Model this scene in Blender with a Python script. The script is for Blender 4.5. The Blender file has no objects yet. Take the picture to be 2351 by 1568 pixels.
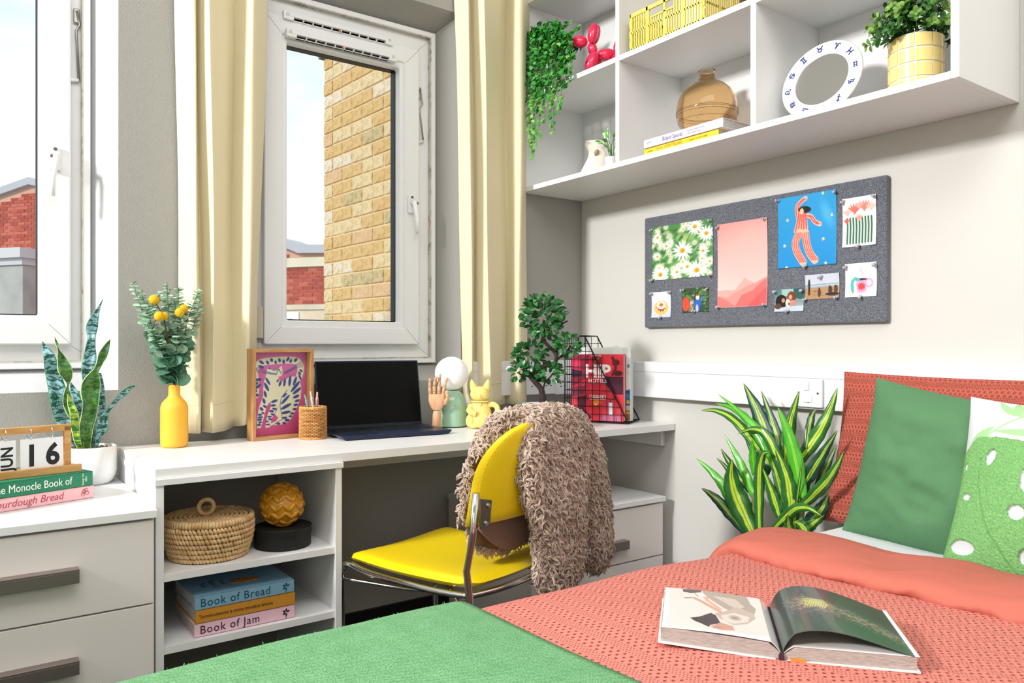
import bpy, math, random
import numpy as np
from mathutils import Vector, Matrix, noise
R = math.radians
sc = bpy.context.scene
C = sc.collection
random.seed(7)
rng = np.random.default_rng(7)

# ------------------------------------------------------------------ camera
TH = R(36.0); FPX = 1775.0; HC = 1.03; CX = 1175.5; HY = 791.0
cam = bpy.data.objects.new('camera', bpy.data.cameras.new('camera')); C.objects.link(cam)
cam.location = (0, 0, HC); cam.rotation_euler = (R(90), 0, -TH)
cam.data.sensor_width = 36; cam.data.lens = FPX / 2351 * 36
cam.data.shift_y = (HY - 784) / 2351; cam.data.clip_start = .02; cam.data.clip_end = 200
sc.camera = cam
sc.view_settings.view_transform = 'Standard'; sc.view_settings.look = 'None'
sc.view_settings.gamma = 1; sc.view_settings.use_curve_mapping = False
sc.view_settings.exposure = 0.27
# ------------------------------------------------------------------ sky
w = bpy.data.worlds.new('sky'); sc.world = w; w.use_nodes = True
nt = w.node_tree; nt.nodes.clear()
def nd(t, typ, **k):
    n = t.nodes.new(typ)
    for a, b in k.items():
        if a.startswith('i_'): n.inputs[a[2:].replace('_', ' ')].default_value = b
        else: setattr(n, a, b)
    return n
out = nd(nt, 'ShaderNodeOutputWorld'); bg = nd(nt, 'ShaderNodeBackground')
tc = nd(nt, 'ShaderNodeTexCoord'); mp = nd(nt, 'ShaderNodeMapping'); mp.inputs['Scale'].default_value = (1, 1, 1.8); mp.inputs['Location'].default_value = (.55, .2, .35)
nz = nd(nt, 'ShaderNodeTexNoise'); nz.inputs['Scale'].default_value = 3.2; nz.inputs['Detail'].default_value = 7; nz.inputs['Roughness'].default_value = .52
cr = nd(nt, 'ShaderNodeValToRGB'); cr.color_ramp.elements[0].position = .30; cr.color_ramp.elements[1].position = .47
cr.color_ramp.elements[0].color = (.68, .84, 1.0, 1); cr.color_ramp.elements[1].color = (.99, .99, 1.0, 1)
nt.links.new(tc.outputs['Generated'], mp.inputs['Vector']); nt.links.new(mp.outputs[0], nz.inputs['Vector'])
nt.links.new(nz.outputs['Fac'], cr.inputs[0]); nt.links.new(cr.outputs[0], bg.inputs[0]); nt.links.new(bg.outputs[0], out.inputs[0])
bg.inputs[1].default_value = 1.0
# ------------------------------------------------------------------ key softbox and two added fill lights
def area(name, loc, to, size, sy, power, col=(1, 1, 1)):
    l = bpy.data.lights.new(name, 'AREA'); l.energy = power; l.shape = 'RECTANGLE'; l.size = size; l.size_y = sy; l.color = col
    o = bpy.data.objects.new(name, l); C.objects.link(o); o.location = loc
    o.rotation_euler = (Vector(to) - Vector(loc)).to_track_quat('-Z', 'Y').to_euler(); return o
area('key_softbox', (-3.5, 1.7, 3.05), (1.9, 1.6, 1.2), .6, .6, 285, (1, .99, .975))
area('ceiling_fill', (0.3, .3, 3.15), (.8, 1.3, 0), 2.4, 1.4, 50, (1, .985, .965))  # added fill, stands in for light bounced off the ceiling
area('camera_side_fill', (-.9, -1.6, 1.9), (1.0, 1.8, .9), 1.2, 1.2, 9, (1, .95, .92))  # added unseen fill, brightens fronts facing the camera
sun = bpy.data.lights.new('sun', 'SUN'); sun.energy = 1.8; sun.angle = R(3); sun.color = (1, .96, .88)
so = bpy.data.objects.new('sun', sun); C.objects.link(so)
so.rotation_euler = Vector((.9, .25, -.55)).to_track_quat('-Z', 'Y').to_euler()

# ------------------------------------------------------------------ helpers
def at(x, y, X=None, Y=None, Z=None, D=None):
    """photograph point -> world point on the plane X=, Y=, Z= or at depth D="""
    u = (x - CX) / FPX; v = (HY - y) / FPX
    dx = u * math.cos(TH) + math.sin(TH); dy = math.cos(TH) - u * math.sin(TH)
    if D is None:
        D = X / dx if X is not None else Y / dy if Y is not None else (Z - HC) / v
    return Vector((D * dx, D * dy, HC + D * v))
RV = Vector((math.cos(TH), -math.sin(TH), 0)); FV = Vector((math.sin(TH), math.cos(TH), 0)); UV_ = Vector((0, 0, 1))

def lin(h):
    if isinstance(h, str):
        h = h.lstrip('#'); c = [int(h[i:i + 2], 16) / 255 for i in (0, 2, 4)]
    else: c = h
    return tuple((x / 12.92 if x <= .04045 else ((x + .055) / 1.055) ** 2.4) for x in c)
def srgb(h):
    h = h.lstrip('#'); return np.array([int(h[i:i + 2], 16) / 255 for i in (0, 2, 4)])

MATS = {}
def mat(name, col='#cccccc', rough=.5, metal=0, bump=0, bscale=200, bdetail=2, var=0, vscale=8, col2=None, spec=.5, trans=0, ior=1.45,
        coat=0, sheen=0, emit=0, kind=None, stretch=(1, 1, 1), coord='Object', alpha=1, pts=(.35, .65), sss=0):
    if name in MATS: return MATS[name]
    m = bpy.data.materials.new(name); m.use_nodes = True; t = m.node_tree
    b = t.nodes['Principled BSDF']; c = lin(col) + (1,)
    b.inputs['Base Color'].default_value = c; b.inputs['Roughness'].default_value = rough
    b.inputs['Metallic'].default_value = metal; b.inputs['Specular IOR Level'].default_value = spec
    b.inputs['Transmission Weight'].default_value = trans; b.inputs['IOR'].default_value = ior
    b.inputs['Coat Weight'].default_value = coat; b.inputs['Sheen Weight'].default_value = sheen; b.inputs['Alpha'].default_value = alpha
    if emit: b.inputs['Emission Color'].default_value = c; b.inputs['Emission Strength'].default_value = emit
    if sss: b.inputs['Subsurface Weight'].default_value = sss; b.inputs['Subsurface Radius'].default_value = (.02, .02, .015)
    tcn = nd(t, 'ShaderNodeTexCoord'); mpn = nd(t, 'ShaderNodeMapping'); mpn.inputs['Scale'].default_value = stretch
    t.links.new(tcn.outputs[coord], mpn.inputs[0])
    if var or col2:
        n = nd(t, 'ShaderNodeTexNoise'); n.inputs['Scale'].default_value = vscale; n.inputs['Detail'].default_value = 4
        t.links.new(mpn.outputs[0], n.inputs['Vector'])
        r = nd(t, 'ShaderNodeValToRGB'); e = r.color_ramp.elements; e[0].position, e[1].position = pts
        c1 = np.array(lin(col)); c2 = np.array(lin(col2)) if col2 else c1 * (1 - var)
        e[0].color = tuple(c1) + (1,); e[1].color = tuple(c2) + (1,)
        t.links.new(n.outputs['Fac'], r.inputs[0]); t.links.new(r.outputs[0], b.inputs['Base Color'])
    if bump:
        n = nd(t, 'ShaderNodeTexNoise'); n.inputs['Scale'].default_value = bscale; n.inputs['Detail'].default_value = bdetail
        t.links.new(mpn.outputs[0], n.inputs['Vector'])
        bn = nd(t, 'ShaderNodeBump'); bn.inputs['Strength'].default_value = 1; bn.inputs['Distance'].default_value = bump
        t.links.new(n.outputs['Fac'], bn.inputs['Height']); t.links.new(bn.outputs[0], b.inputs['Normal'])
    MATS[name] = m; return m
def mbsdf(m): return m.node_tree, m.node_tree.nodes['Principled BSDF']
def math_(t, op, a, b=None, clamp=False):
    n = t.nodes.new('ShaderNodeMath'); n.operation = op; n.use_clamp = clamp
    for i, q in enumerate((a, b)):
        if q is None: continue
        if isinstance(q, (int, float)): n.inputs[i].default_value = q
        else: t.links.new(q, n.inputs[i])
    return n.outputs[0]

class G:
    def __init__(s): s.v = []; s.f = []; s.uv = {}
    def add(s, V, F, M=None, uv=None):
        o = len(s.v)
        if M is not None: V = [M @ Vector(p) for p in V]
        s.v += [tuple(p) for p in V]; s.f += [tuple(i + o for i in f) for f in F]
        if uv:
            for i, q in enumerate(uv): s.uv[o + i] = q
        return s
    def box(s, x0, y0, z0, x1, y1, z1, M=None):
        V = [(x, y, z) for z in (z0, z1) for y in (y0, y1) for x in (x0, x1)]
        return s.add(V, [(0, 2, 3, 1), (4, 5, 7, 6), (0, 1, 5, 4), (2, 6, 7, 3), (0, 4, 6, 2), (1, 3, 7, 5)], M)
    def tube(s, P, r, n=8, caps=True, closed=False, M=None, flat=1):
        P = [Vector(p) for p in P]; m = len(P)
        rr = r if isinstance(r, (list, tuple)) else [r] * m
        T = [((P[(i + 1) % m] if (closed or i < m - 1) else P[i]) - (P[i - 1] if (closed or i > 0) else P[i])).normalized() for i in range(m)]
        a = Vector((0, 0, 1)) if abs(T[0].z) < .9 else Vector((1, 0, 0))
        N = (a - T[0] * a.dot(T[0])).normalized(); V = []; F = []
        for i in range(m):
            N = (N - T[i] * N.dot(T[i])).normalized(); B = T[i].cross(N)
            for k in range(n):
                q = 2 * math.pi * k / n; V.append(P[i] + N * math.cos(q) * rr[i] + B * math.sin(q) * rr[i] * flat)
        for i in range(m if closed else m - 1):
            for k in range(n):
                j = (i + 1) % m; k2 = (k + 1) % n; F.append((i * n + k, i * n + k2, j * n + k2, j * n + k))
        if caps and not closed: F.append(tuple(range(n - 1, -1, -1))); F.append(tuple((m - 1) * n + k for k in range(n)))
        return s.add(V, F, M)
    def lathe(s, prof, n=40, M=None, sx=1, sy=1, capb=False, capt=False):
        V = [(r * math.cos(2 * math.pi * k / n) * sx, r * math.sin(2 * math.pi * k / n) * sy, z) for r, z in prof for k in range(n)]
        F = [(i * n + k, i * n + (k + 1) % n, (i + 1) * n + (k + 1) % n, (i + 1) * n + k) for i in range(len(prof) - 1) for k in range(n)]
        if capb: F.append(tuple(range(n - 1, -1, -1)))
        if capt: F.append(tuple((len(prof) - 1) * n + k for k in range(n)))
        return s.add(V, F, M)
    def ell(s, c, r, M=None, n=20, m=12, fn=None):
        V = []; F = []
        for i in range(m + 1):
            a = math.pi * i / m
            for k in range(n):
                b = 2 * math.pi * k / n; p = Vector((math.sin(a) * math.cos(b), math.sin(a) * math.sin(b), -math.cos(a)))
                q = fn(p) if fn else 1
                V.append(Vector((p.x * r[0] * q, p.y * r[1] * q, p.z * r[2] * q)))
        for i in range(m):
            for k in range(n): F.append((i * n + k, i * n + (k + 1) % n, (i + 1) * n + (k + 1) % n, (i + 1) * n + k))
        MM = Matrix.Translation(c) @ (M.to_4x4() if M is not None else Matrix.Identity(4))
        return s.add(V, F, MM)
    def sheet(s, fn, nu, nv, uv=True, M=None):
        V = [fn(i / nu, j / nv) for j in range(nv + 1) for i in range(nu + 1)]
        F = [(j * (nu + 1) + i, j * (nu + 1) + i + 1, (j + 1) * (nu + 1) + i + 1, (j + 1) * (nu + 1) + i) for j in range(nv) for i in range(nu)]
        return s.add(V, F, M, [(i / nu, j / nv) for j in range(nv + 1) for i in range(nu + 1)] if uv else None)
    def prism(s, poly, a, b, ax='y', M=None):
        n = len(poly); mk = {'y': lambda p, q: (p[0], q, p[1]), 'z': lambda p, q: (p[0], p[1], q), 'x': lambda p, q: (q, p[0], p[1])}[ax]
        V = [mk(p, a) for p in poly] + [mk(p, b) for p in poly]
        F = [tuple(range(n)), tuple(range(2 * n - 1, n - 1, -1))] + [(i, i + n, (i + 1) % n + n, (i + 1) % n) for i in range(n)]
        return s.add(V, F, M)
    def ring(s, x0, z0, x1, z1, wd, y0, y1):
        """rectangular frame in the XZ plane with mitred corners"""
        o = [(x0, z0), (x1, z0), (x1, z1), (x0, z1)]; i_ = [(x0 + wd, z0 + wd), (x1 - wd, z0 + wd), (x1 - wd, z1 - wd), (x0 + wd, z1 - wd)]
        V = [(p[0], y, p[1]) for y in (y0, y1) for p in o + i_]; F = []
        for k in range(4):
            n = (k + 1) % 4
            F += [(k, n, n + 4, k + 4), (k + 8, k + 12, n + 12, n + 8), (k, k + 8, n + 8, n), (k + 4, n + 4, n + 12, k + 12)]
        return s.add(V, F)

ROOT = {}
NPART = {}
def newobj(name, data): o = bpy.data.objects.new(name, data); C.objects.link(o); return o
def meshof(name, g, mt, smooth):
    me = bpy.data.meshes.new(name); me.from_pydata(g.v, [], g.f)
    if g.uv:
        l = me.uv_layers.new(name='UVMap'); idx = np.zeros(len(me.loops), int); me.loops.foreach_get('vertex_index', idx)
        arr = np.zeros((len(g.v), 2)); 
        for k, q in g.uv.items(): arr[k] = q
        l.data.foreach_set('uv', arr[idx].ravel())
    if mt: me.materials.append(mt)
    me.validate(); me.update()
    if smooth: me.shade_smooth()
    return me
def part(name, g, mt, parent=None, smooth=False, bev=0, seg=2, thick=0, sub=0, label=None, kind=None, world=False, loc=None, rot=None, autosm=None, off=0):
    if world and parent is not None:
        Mi = ROOT[parent.name].inverted(); g.v = [tuple(Mi @ Vector(p)) for p in g.v]
    o = newobj(name, meshof(name, g, mt, smooth))
    if parent is not None: o.parent = parent; ROOT[o.name] = ROOT[parent.name]
    else: ROOT[o.name] = Matrix.Identity(4)
    if loc is not None: o.location = loc
    if rot is not None: o.rotation_euler = rot
    if bev:
        b = o.modifiers.new('bevel', 'BEVEL'); b.width = bev; b.segments = seg; b.limit_method = 'ANGLE'; b.angle_limit = R(35)
    if thick: q = o.modifiers.new('thickness', 'SOLIDIFY'); q.thickness = thick; q.offset = off
    if sub: q = o.modifiers.new('smooth', 'SUBSURF'); q.levels = sub; q.render_levels = sub
    if label: o['label'] = label
    if kind: o['kind'] = kind
    return o
def tag(o, label, cat, group=None):
    o['label'] = label; o['category'] = cat
    if group: o['group'] = group
    return o
def thing(name, label, cat, loc=(0, 0, 0), rz=0, group=None, rot=None):
    o = newobj(name, None); o.location = loc; o.empty_display_size = .05
    o.rotation_euler = rot or (0, 0, rz)
    ROOT[o.name] = Matrix.Translation(loc) @ o.rotation_euler.to_matrix().to_4x4()
    return tag(o, label, cat, group)
def struct(name): 
    o = newobj(name, None); o['kind'] = 'structure'; ROOT[o.name] = Matrix.Identity(4); return o
def inst(src, parent, loc=None, rot=None, scale=None, mt=None):
    o = src.copy(); C.objects.link(o); o.parent = parent; ROOT[o.name] = ROOT[parent.name]
    if loc is not None: o.location = loc
    if rot is not None: o.rotation_euler = rot
    if scale is not None: o.scale = scale
    return o
TEXTS = []
def text(name, s, size, mt, parent, M, shear=0, bold=0, sx=1, align='LEFT', depth=.0003, spacing=1, world=False):
    cu = bpy.data.curves.new(name, 'FONT'); cu.body = s; cu.size = size; cu.shear = shear; cu.offset = bold; cu.extrude = depth
    cu.align_x = align; cu.align_y = 'CENTER'; cu.space_character = spacing; cu.resolution_u = 3
    o = newobj('_t', cu); TEXTS.append((o, name, mt, parent, (ROOT[parent.name].inverted() if world else Matrix.Identity(4)) @ M @ Matrix.Diagonal((sx, 1, 1, 1))))
def flush_texts():
    dg = bpy.context.evaluated_depsgraph_get()
    for o, name, mt, parent, M in TEXTS:
        me = bpy.data.meshes.new_from_object(o.evaluated_get(dg)); me.transform(M); me.materials.clear(); me.materials.append(mt); me.name = name
        q = newobj(name, me); q.parent = parent; bpy.data.objects.remove(o)
def frame(o, x, y):
    x = Vector(x).normalized(); y = Vector(y).normalized(); z = x.cross(y)
    return Matrix(((x.x, y.x, z.x, o[0]), (x.y, y.y, z.y, o[1]), (x.z, y.z, z.z, o[2]), (0, 0, 0, 1)))

class Paint:
    """a small drawing, u to the right and v downwards in 0..1; becomes the colours of a fine grid"""
    def __init__(s, w, h, c, asp=None):
        s.w, s.h = w, h; s.a = np.ones((h, w, 3)) * (srgb(c) if isinstance(c, str) else np.array(c))
        y, x = np.mgrid[0:h, 0:w]; s.x = x / (w - 1.); s.y = y / (h - 1.); s.k = h / w if asp is None else asp; s.px = 1. / w
    def put(s, m, c, al=1):
        c = srgb(c) if isinstance(c, str) else np.array(c); m = (np.clip(m, 0, 1) * al)[..., None]; s.a = s.a * (1 - m) + c * m; return s
    def poly(s, P, c, al=1):
        m = np.zeros(s.x.shape, bool)
        for i in range(len(P)):
            (x1, y1), (x2, y2) = P[i], P[(i + 1) % len(P)]
            if y1 == y2: continue
            m ^= ((y1 > s.y) != (y2 > s.y)) & (s.x < (x2 - x1) * (s.y - y1) / (y2 - y1) + x1)
        return s.put(m.astype(float), c, al)
    def ell(s, cx, cy, rx, ry, c, ang=0, al=1, soft=None):
        """radii in units of the width"""
        dx = s.x - cx; dy = (s.y - cy) * s.k; ca, sa = math.cos(R(ang)), math.sin(R(ang))
        q = np.hypot((dx * ca + dy * sa) / rx, (-dx * sa + dy * ca) / ry)
        return s.put((1 - q) * min(rx, ry) / (soft or s.px) + .5, c, al)
    def line(s, P, wd, c, al=1):
        d = np.full(s.x.shape, 9.)
        for (x1, y1), (x2, y2) in zip(P[:-1], P[1:]):
            ax, ay, bx, by = x1, y1 * s.k, x2, y2 * s.k; vx, vy = bx - ax, by - ay; L = vx * vx + vy * vy + 1e-9
            t = np.clip(((s.x - ax) * vx + (s.y * s.k - ay) * vy) / L, 0, 1)
            d = np.minimum(d, np.hypot(s.x - ax - t * vx, s.y * s.k - ay - t * vy))
        return s.put((wd / 2 - d) / s.px + .5, c, al)
    def grad(s, c0, c1, horiz=False):
        t = (s.x if horiz else s.y)[..., None]; s.a = srgb(c0) * (1 - t) + srgb(c1) * t; return s
def printed(name, p, fn, mt, parent, label=None, world=False, thick=.0006, mask=None):
    """fn(u, v) gives arrays of world points"""
    h, wd = p.h, p.w; X, Y, Z = fn(p.x, p.y)
    V = np.stack([X, Y, Z], -1).reshape(-1, 3)
    if world: Mi = np.array(ROOT[parent.name].inverted()); V = V @ Mi[:3, :3].T + Mi[:3, 3]
    i = np.arange((h - 1) * (wd - 1)); r, c = i // (wd - 1), i % (wd - 1); a = r * wd + c
    F = np.stack([a, a + wd, a + wd + 1, a + 1], -1)
    if mask is not None: F = F[mask.reshape(-1)[F[:, 0]]]
    me = bpy.data.meshes.new(name); me.vertices.add(len(V)); me.vertices.foreach_set('co', V.ravel())
    me.loops.add(F.size); me.loops.foreach_set('vertex_index', F.ravel().astype(np.int32))
    me.polygons.add(len(F)); me.polygons.foreach_set('loop_start', np.arange(0, F.size, 4, dtype=np.int32))
    at_ = me.color_attributes.new('Col', 'FLOAT_COLOR', 'POINT'); s = np.clip(p.a, 0, 1).reshape(-1, 3)
    l = np.where(s <= .04045, s / 12.92, ((s + .055) / 1.055) ** 2.4); at_.data.foreach_set('color', np.hstack([l, np.ones((len(l), 1))]).ravel())
    me.update(calc_edges=True); me.validate(); me.materials.append(mt); me.shade_smooth()
    o = newobj(name, me)
    if parent is not None: o.parent = parent; ROOT[o.name] = ROOT[parent.name]
    else: ROOT[o.name] = Matrix.Identity(4)
    if label: o['label'] = label
    if thick: q = o.modifiers.new('thickness', 'SOLIDIFY'); q.thickness = thick; q.offset = 0
    return o
def pmat(name, rough=.5, coat=0, bump=0, bscale=500):
    if name in MATS: return MATS[name]
    m = mat(name, '#ffffff', rough, coat=coat, bump=bump, bscale=bscale); t, b = mbsdf(m)
    a = nd(t, 'ShaderNodeAttribute', attribute_name='Col'); t.links.new(a.outputs['Color'], b.inputs['Base Color']); return m
def flat(O, U, V):
    O, U, V = Vector(O), Vector(U), Vector(V)
    return lambda u, v: tuple(O[i] + u * U[i] + v * V[i] for i in range(3))
def leaf(g, base, d, up, L, wd, bend=.3, n=6, fold=.15, shape=None, twist=0):
    """a blade with a midrib; d = direction, up = side the blade faces"""
    d = Vector(d).normalized(); up = Vector(up); up = (up - d * up.dot(d)).normalized(); s = d.cross(up); V = []; uv = []; p = Vector(base)
    cur = d.copy()
    for i in range(n + 1):
        t = i / n; wv = (shape(t) if shape else math.sin(math.pi * min(1, t * .96 + .04)) ** .75) * wd / 2
        a = twist * t; ss = s * math.cos(a) + up * math.sin(a); uu = up * math.cos(a) - s * math.sin(a)
        for k, q in ((-1, 0), (0, .5), (1, 1)): V.append(p + ss * k * wv + uu * (abs(k) * wv * fold)); uv.append((q, t))
        cur = (cur - up * (bend / n) * 1.0).normalized(); p = p + cur * L / n
        up = (up - cur * up.dot(cur)).normalized()
    F = []
    for i in range(n):
        b = i * 3; F += [(b, b + 1, b + 4, b + 3), (b + 1, b + 2, b + 5, b + 4)]
    return g.add(V, F, None, uv)
def smoothpath(P, n=6):
    P = [Vector(p) for p in P]; out = []
    for i in range(len(P) - 1):
        p0, p1, p2, p3 = P[max(i - 1, 0)], P[i], P[i + 1], P[min(i + 2, len(P) - 1)]
        for k in range(n):
            t = k / n; out.append(.5 * ((2 * p1) + (p2 - p0) * t + (2 * p0 - 5 * p1 + 4 * p2 - p3) * t * t + (3 * p1 - p0 - 3 * p2 + p3) * t ** 3))
    return out + [P[-1]]

# ------------------------------------------------------------------ shared materials
WHITE = mat('white_melamine', '#e9e9e9', .35, bump=.00004, bscale=900)
FRONT = mat('drawer_melamine', '#e6dfdc', .4)
UPVC = mat('white_window_plastic', '#eff0f2', .3)
PAINTW = mat('white_gloss_paint', '#e4e5e8', .45, bump=.0004, bscale=40)
GREYW = mat('grey_wall_paint', '#a19f9a', .85, bump=.0009, bscale=230, bdetail=2)
PALEW = mat('pale_wall_paint', '#cfcdc8', .85, bump=.0003, bscale=60)
BLACK = mat('black_rubber', '#101214', .5)
CHROME = mat('chrome', '#d8d8d8', .12, metal=1)
STEEL = mat('brushed_nickel', '#8a7d79', .38, metal=.7)
PRINT = pmat('printed_card', .45)
GLOSS = pmat('printed_gloss_paper', .25, coat=.3)
PAGES = mat('page_edges', '#d9d3cb', .8, bump=.0006, bscale=300, stretch=(1, 1, 9), var=.25, vscale=60)
INKD = mat('dark_ink', '#1c1a1c', .6)
# ================================================================== the room
YW = 2.46; XR = 2.15; XL = -4.4; YF = -2.4; ZC = 3.25
fl = struct('floor'); part('carpet', G().box(XL, YF, -.03, XR, YW, 0), mat('dark_carpet', '#2b2927', .95, bump=.002, bscale=400), fl)
ce = struct('ceiling'); part('ceiling_board', G().box(XL, YF, ZC, XR + .1, YW + .14, ZC + .05), mat('ceiling_paint', '#ecebe7', .9), ce)
wr = struct('wall_right'); part('plaster', G().box(XR, YF, 0, XR + .1, YW + .14, ZC), PALEW, wr)
wl = struct('wall_left'); part('plaster', G().box(XL - .1, YF, 0, XL, YW + .14, ZC), PALEW, wl)
wf = struct('wall_front'); part('plaster', G().box(XL, YF - .1, 0, XR, YF, ZC), PALEW, wf)
wb = struct('wall_back')
OP = {1: (-.46, .39), 2: (.70, 1.55)}; Z0, Z1 = .90, 2.27
g = G()
for x0, x1 in ((XL, -.46), (.39, .70), (1.55, XR)): g.box(x0, YW, 0, x1, YW + .14, ZC)
for x0, x1 in OP.values(): g.box(x0, YW, 0, x1, YW + .14, Z0); g.box(x0, YW, Z1, x1, YW + .14, ZC)
part('plaster', g, GREYW, wb)
bb = struct('baseboard_back'); part('skirting', G().box(XL, YW - .015, 0, XR, YW, .115), mat('black_skirting', '#121110', .5), bb)
# windows: frame, opening sash, glazing bead, rubber gasket, glass
GLASS = mat('window_glass', '#ffffff', 0, trans=1, ior=1.45)
t, b = mbsdf(GLASS); t.nodes.remove(b)
tr = nd(t, 'ShaderNodeBsdfTransparent'); gl = nd(t, 'ShaderNodeBsdfGlossy'); gl.inputs['Roughness'].default_value = .02
lw = nd(t, 'ShaderNodeLayerWeight'); lw.inputs['Blend'].default_value = .12; mx = nd(t, 'ShaderNodeMixShader')
tr.inputs[0].default_value = (.97, .985, .985, 1); gl.inputs[0].default_value = (1, 1, 1, 1)
t.links.new(lw.outputs['Fresnel'], mx.inputs[0]); t.links.new(tr.outputs[0], mx.inputs[1]); t.links.new(gl.outputs[0], mx.inputs[2])
t.links.new(mx.outputs[0], [n for n in t.nodes if n.type == 'OUTPUT_MATERIAL'][0].inputs[0])
GRIME = mat('grimy_sealant', '#cfcac0', .8, bump=.0008, bscale=80, col2='#8d8373', vscale=35, pts=(.5, .72))
for n, fx in ((1, -.40), (2, .76)):
    x0, x1 = fx, fx + .731; W = struct('window_%d' % n)
    part('frame', G().ring(x0, .961, x1, 2.21, .021, 2.545, 2.63).ring(x0 + .0205, .981, x1 - .0205, 2.19, .06, 2.565, 2.62), UPVC, W, bev=.003)
    s0, s1 = (x0 + .075, x1 - .076) if n == 2 else (x0 + .05, x1 - .051)
    sash = part('sash', G().ring(s0, 1.03, s1, 2.13, .062, 2.535, 2.60), UPVC, W, bev=.005, seg=3)
    part('glazing_bead', G().ring(s0 + .055, 1.088, s1 - .055, 2.070, .024, 2.541, 2.585), UPVC, W, bev=.006, seg=3)
    part('gasket', G().ring(s0 + .070, 1.104, s1 - .070, 2.056, .012, 2.575, 2.606), BLACK, W)
    part('glass', G().box(s0 + .075, 2.592, 1.108, s1 - .075, 2.596, 2.052), GLASS, W)
    part('outer_gasket', G().ring(s0 + .066, 1.100, s1 - .066, 2.060, .014, 2.60, 2.612), BLACK, W)
    # mitre seams
    g = G()
    for (ax, az, bx, bz) in ((s0, 1.03, s0 + .055, 1.088), (s1, 1.03, s1 - .055, 1.088), (s0, 2.13, s0 + .055, 2.07), (s1, 2.13, s1 - .055, 2.07)):
        g.tube([(ax, 2.5349, az), (bx, 2.5349, bz)], .0006, 4)
    for (ax, az, bx, bz) in ((s1 + .004, 1.026, s1 + .055, .99), (s1 + .004, 2.134, s1 + .055, 2.18)): g.tube([(ax, 2.565, az), (bx, 2.565, bz)], .0006, 4)
    part('mitre_seam', g, mat('seam_grey', '#9b9892', .8), W)
    part('sealant', G().ring(x0 + .019, .979, x1 - .019, 2.192, .004, 2.5445, 2.566), GRIME, W)
    # handle with its rose and keyhole
    hp = at(943, 470, Y=2.535) if n == 2 else at(126, 365, Y=2.535)
    h = part('handle_plate', G().box(-.015, -.012, -.034, .015, 0, .036), UPVC, W, bev=.006, seg=3, loc=hp)
    sd = 1 if n == 2 else -1
    part('handle', G().tube([(0, -.012, .004), (0, -.03, .002), (.001 * sd, -.036, -.02), (.008 * sd, -.036, -.06), (.009 * sd, -.034, -.11)], [.011, .011, .010, .0085, .008], 12, flat=.8), UPVC, W, smooth=True, loc=hp)
    part('lock_screw', G().tube([(0, -.0135, .026), (0, -.011, .026)], .005, 12).tube([(.014 * sd, -.030, .002), (.0, -.03, .002)], .005, 12), mat('screw_steel', '#77746f', .3, metal=1), W, loc=hp)
    # restrictor arm
    q = (964, 205, 970, 238, 963, 250, 972, 325, 950, 327) if n == 2 else (176, 25, 183, 58, 175, 70, 181, 185, 148, 182)
    P = [at(q[i], q[i + 1], Y=2.555) for i in (0, 2, 4, 6, 8)]
    part('restrictor_bracket', G().box(-.008, 0, -.034, .008, .006, .010), mat('dull_zinc', '#a3a39c', .4, metal=.8), W, bev=.003, loc=P[0] + Vector((0, 0, -.002)))
    part('restrictor_arm', G().tube([P[0], P[1], P[2], P[3]], .0035, 8, flat=.6), MATS['dull_zinc'], W, smooth=True)
    part('restrictor_peg', G().tube([P[3], P[4]], .0055, 10), UPVC, W, smooth=True)
    if n == 2:
        for (a_, b_, yy) in ((at(650, 35, Y=2.53), at(901, 96, Y=2.53), 2.545), (at(658, 74, Y=2.515), at(911, 133, Y=2.515), 2.535)):
            g = G(); xa, xb = a_.x, b_.x; zz = (a_.z + b_.z) / 2; dp = yy - .022
            g.box(xa, dp, zz - .002, xb, yy, zz + .014); g.box(xa, dp, zz - .013, xa + .035, yy, zz - .002); g.box(xb - .03, dp, zz - .013, xb, yy, zz - .002)
            g.box(xa, dp + .006, zz - .013, xb, dp + .008, zz - .0105)
            for k in range(9): xx = xa + .035 + (xb - xa - .065) * (k + 1) / 10; g.box(xx - .0012, dp, zz - .0125, xx + .0012, yy, zz - .002)
            v = part('trickle_vent', g, UPVC, W, bev=.0008, seg=1)
            part('vent_slot', G().box(xa + .035, dp + .012, zz - .0105, xb - .03, yy, zz - .002), BLACK, v)
            part('vent_slider', G().box((xa + xb) / 2 - .005, dp + .001, zz - .010, (xa + xb) / 2 + .003, dp + .01, zz), mat('orange_slider', '#c89a62', .5), v)
            part('vent_cap', G().tube([(xa + .014, dp - .0008, zz + .003), (xa + .014, dp, zz + .003)], .006, 16).tube([(xb - .014, dp - .0008, zz + .003), (xb - .014, dp, zz + .003)], .006, 16), mat('vent_cap', '#d2d2d0', .4), v)
        part('hinge', G().box(s0 - .030, 2.53, 1.05, s0 - .004, 2.56, 1.155).box(s0 - .030, 2.535, 1.015, s0 - .010, 2.56, 1.035), mat('cream_hinge', '#cfc7b4', .5), W, bev=.003)
    # splayed reveal
    rv = struct('trim_%d' % n); ox0, ox1 = OP[n]; ix0, ix1 = x0, x1; zi0, zi1 = .961, 2.21; yb = 2.575
    mt = mat('reveal_paint', '#c6c7c9', .5, bump=.0004, bscale=40) if n == 1 else GREYW
    o4 = [(ox0, Z0), (ox1, Z0), (ox1, Z1), (ox0, Z1)]; i4 = [(ix0, zi0), (ix1, zi0), (ix1, zi1), (ix0, zi1)]
    for k, nm in enumerate(('sill', 'reveal_side', 'reveal_top', 'reveal_side')):
        j = (k + 1) % 4
        V = [(o4[k][0], YW, o4[k][1]), (o4[j][0], YW, o4[j][1]), (i4[j][0], yb, i4[j][1]), (i4[k][0], yb, i4[k][1])]
        part(nm, G().add(V, [(0, 1, 2, 3)]), mt, rv)
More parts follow.
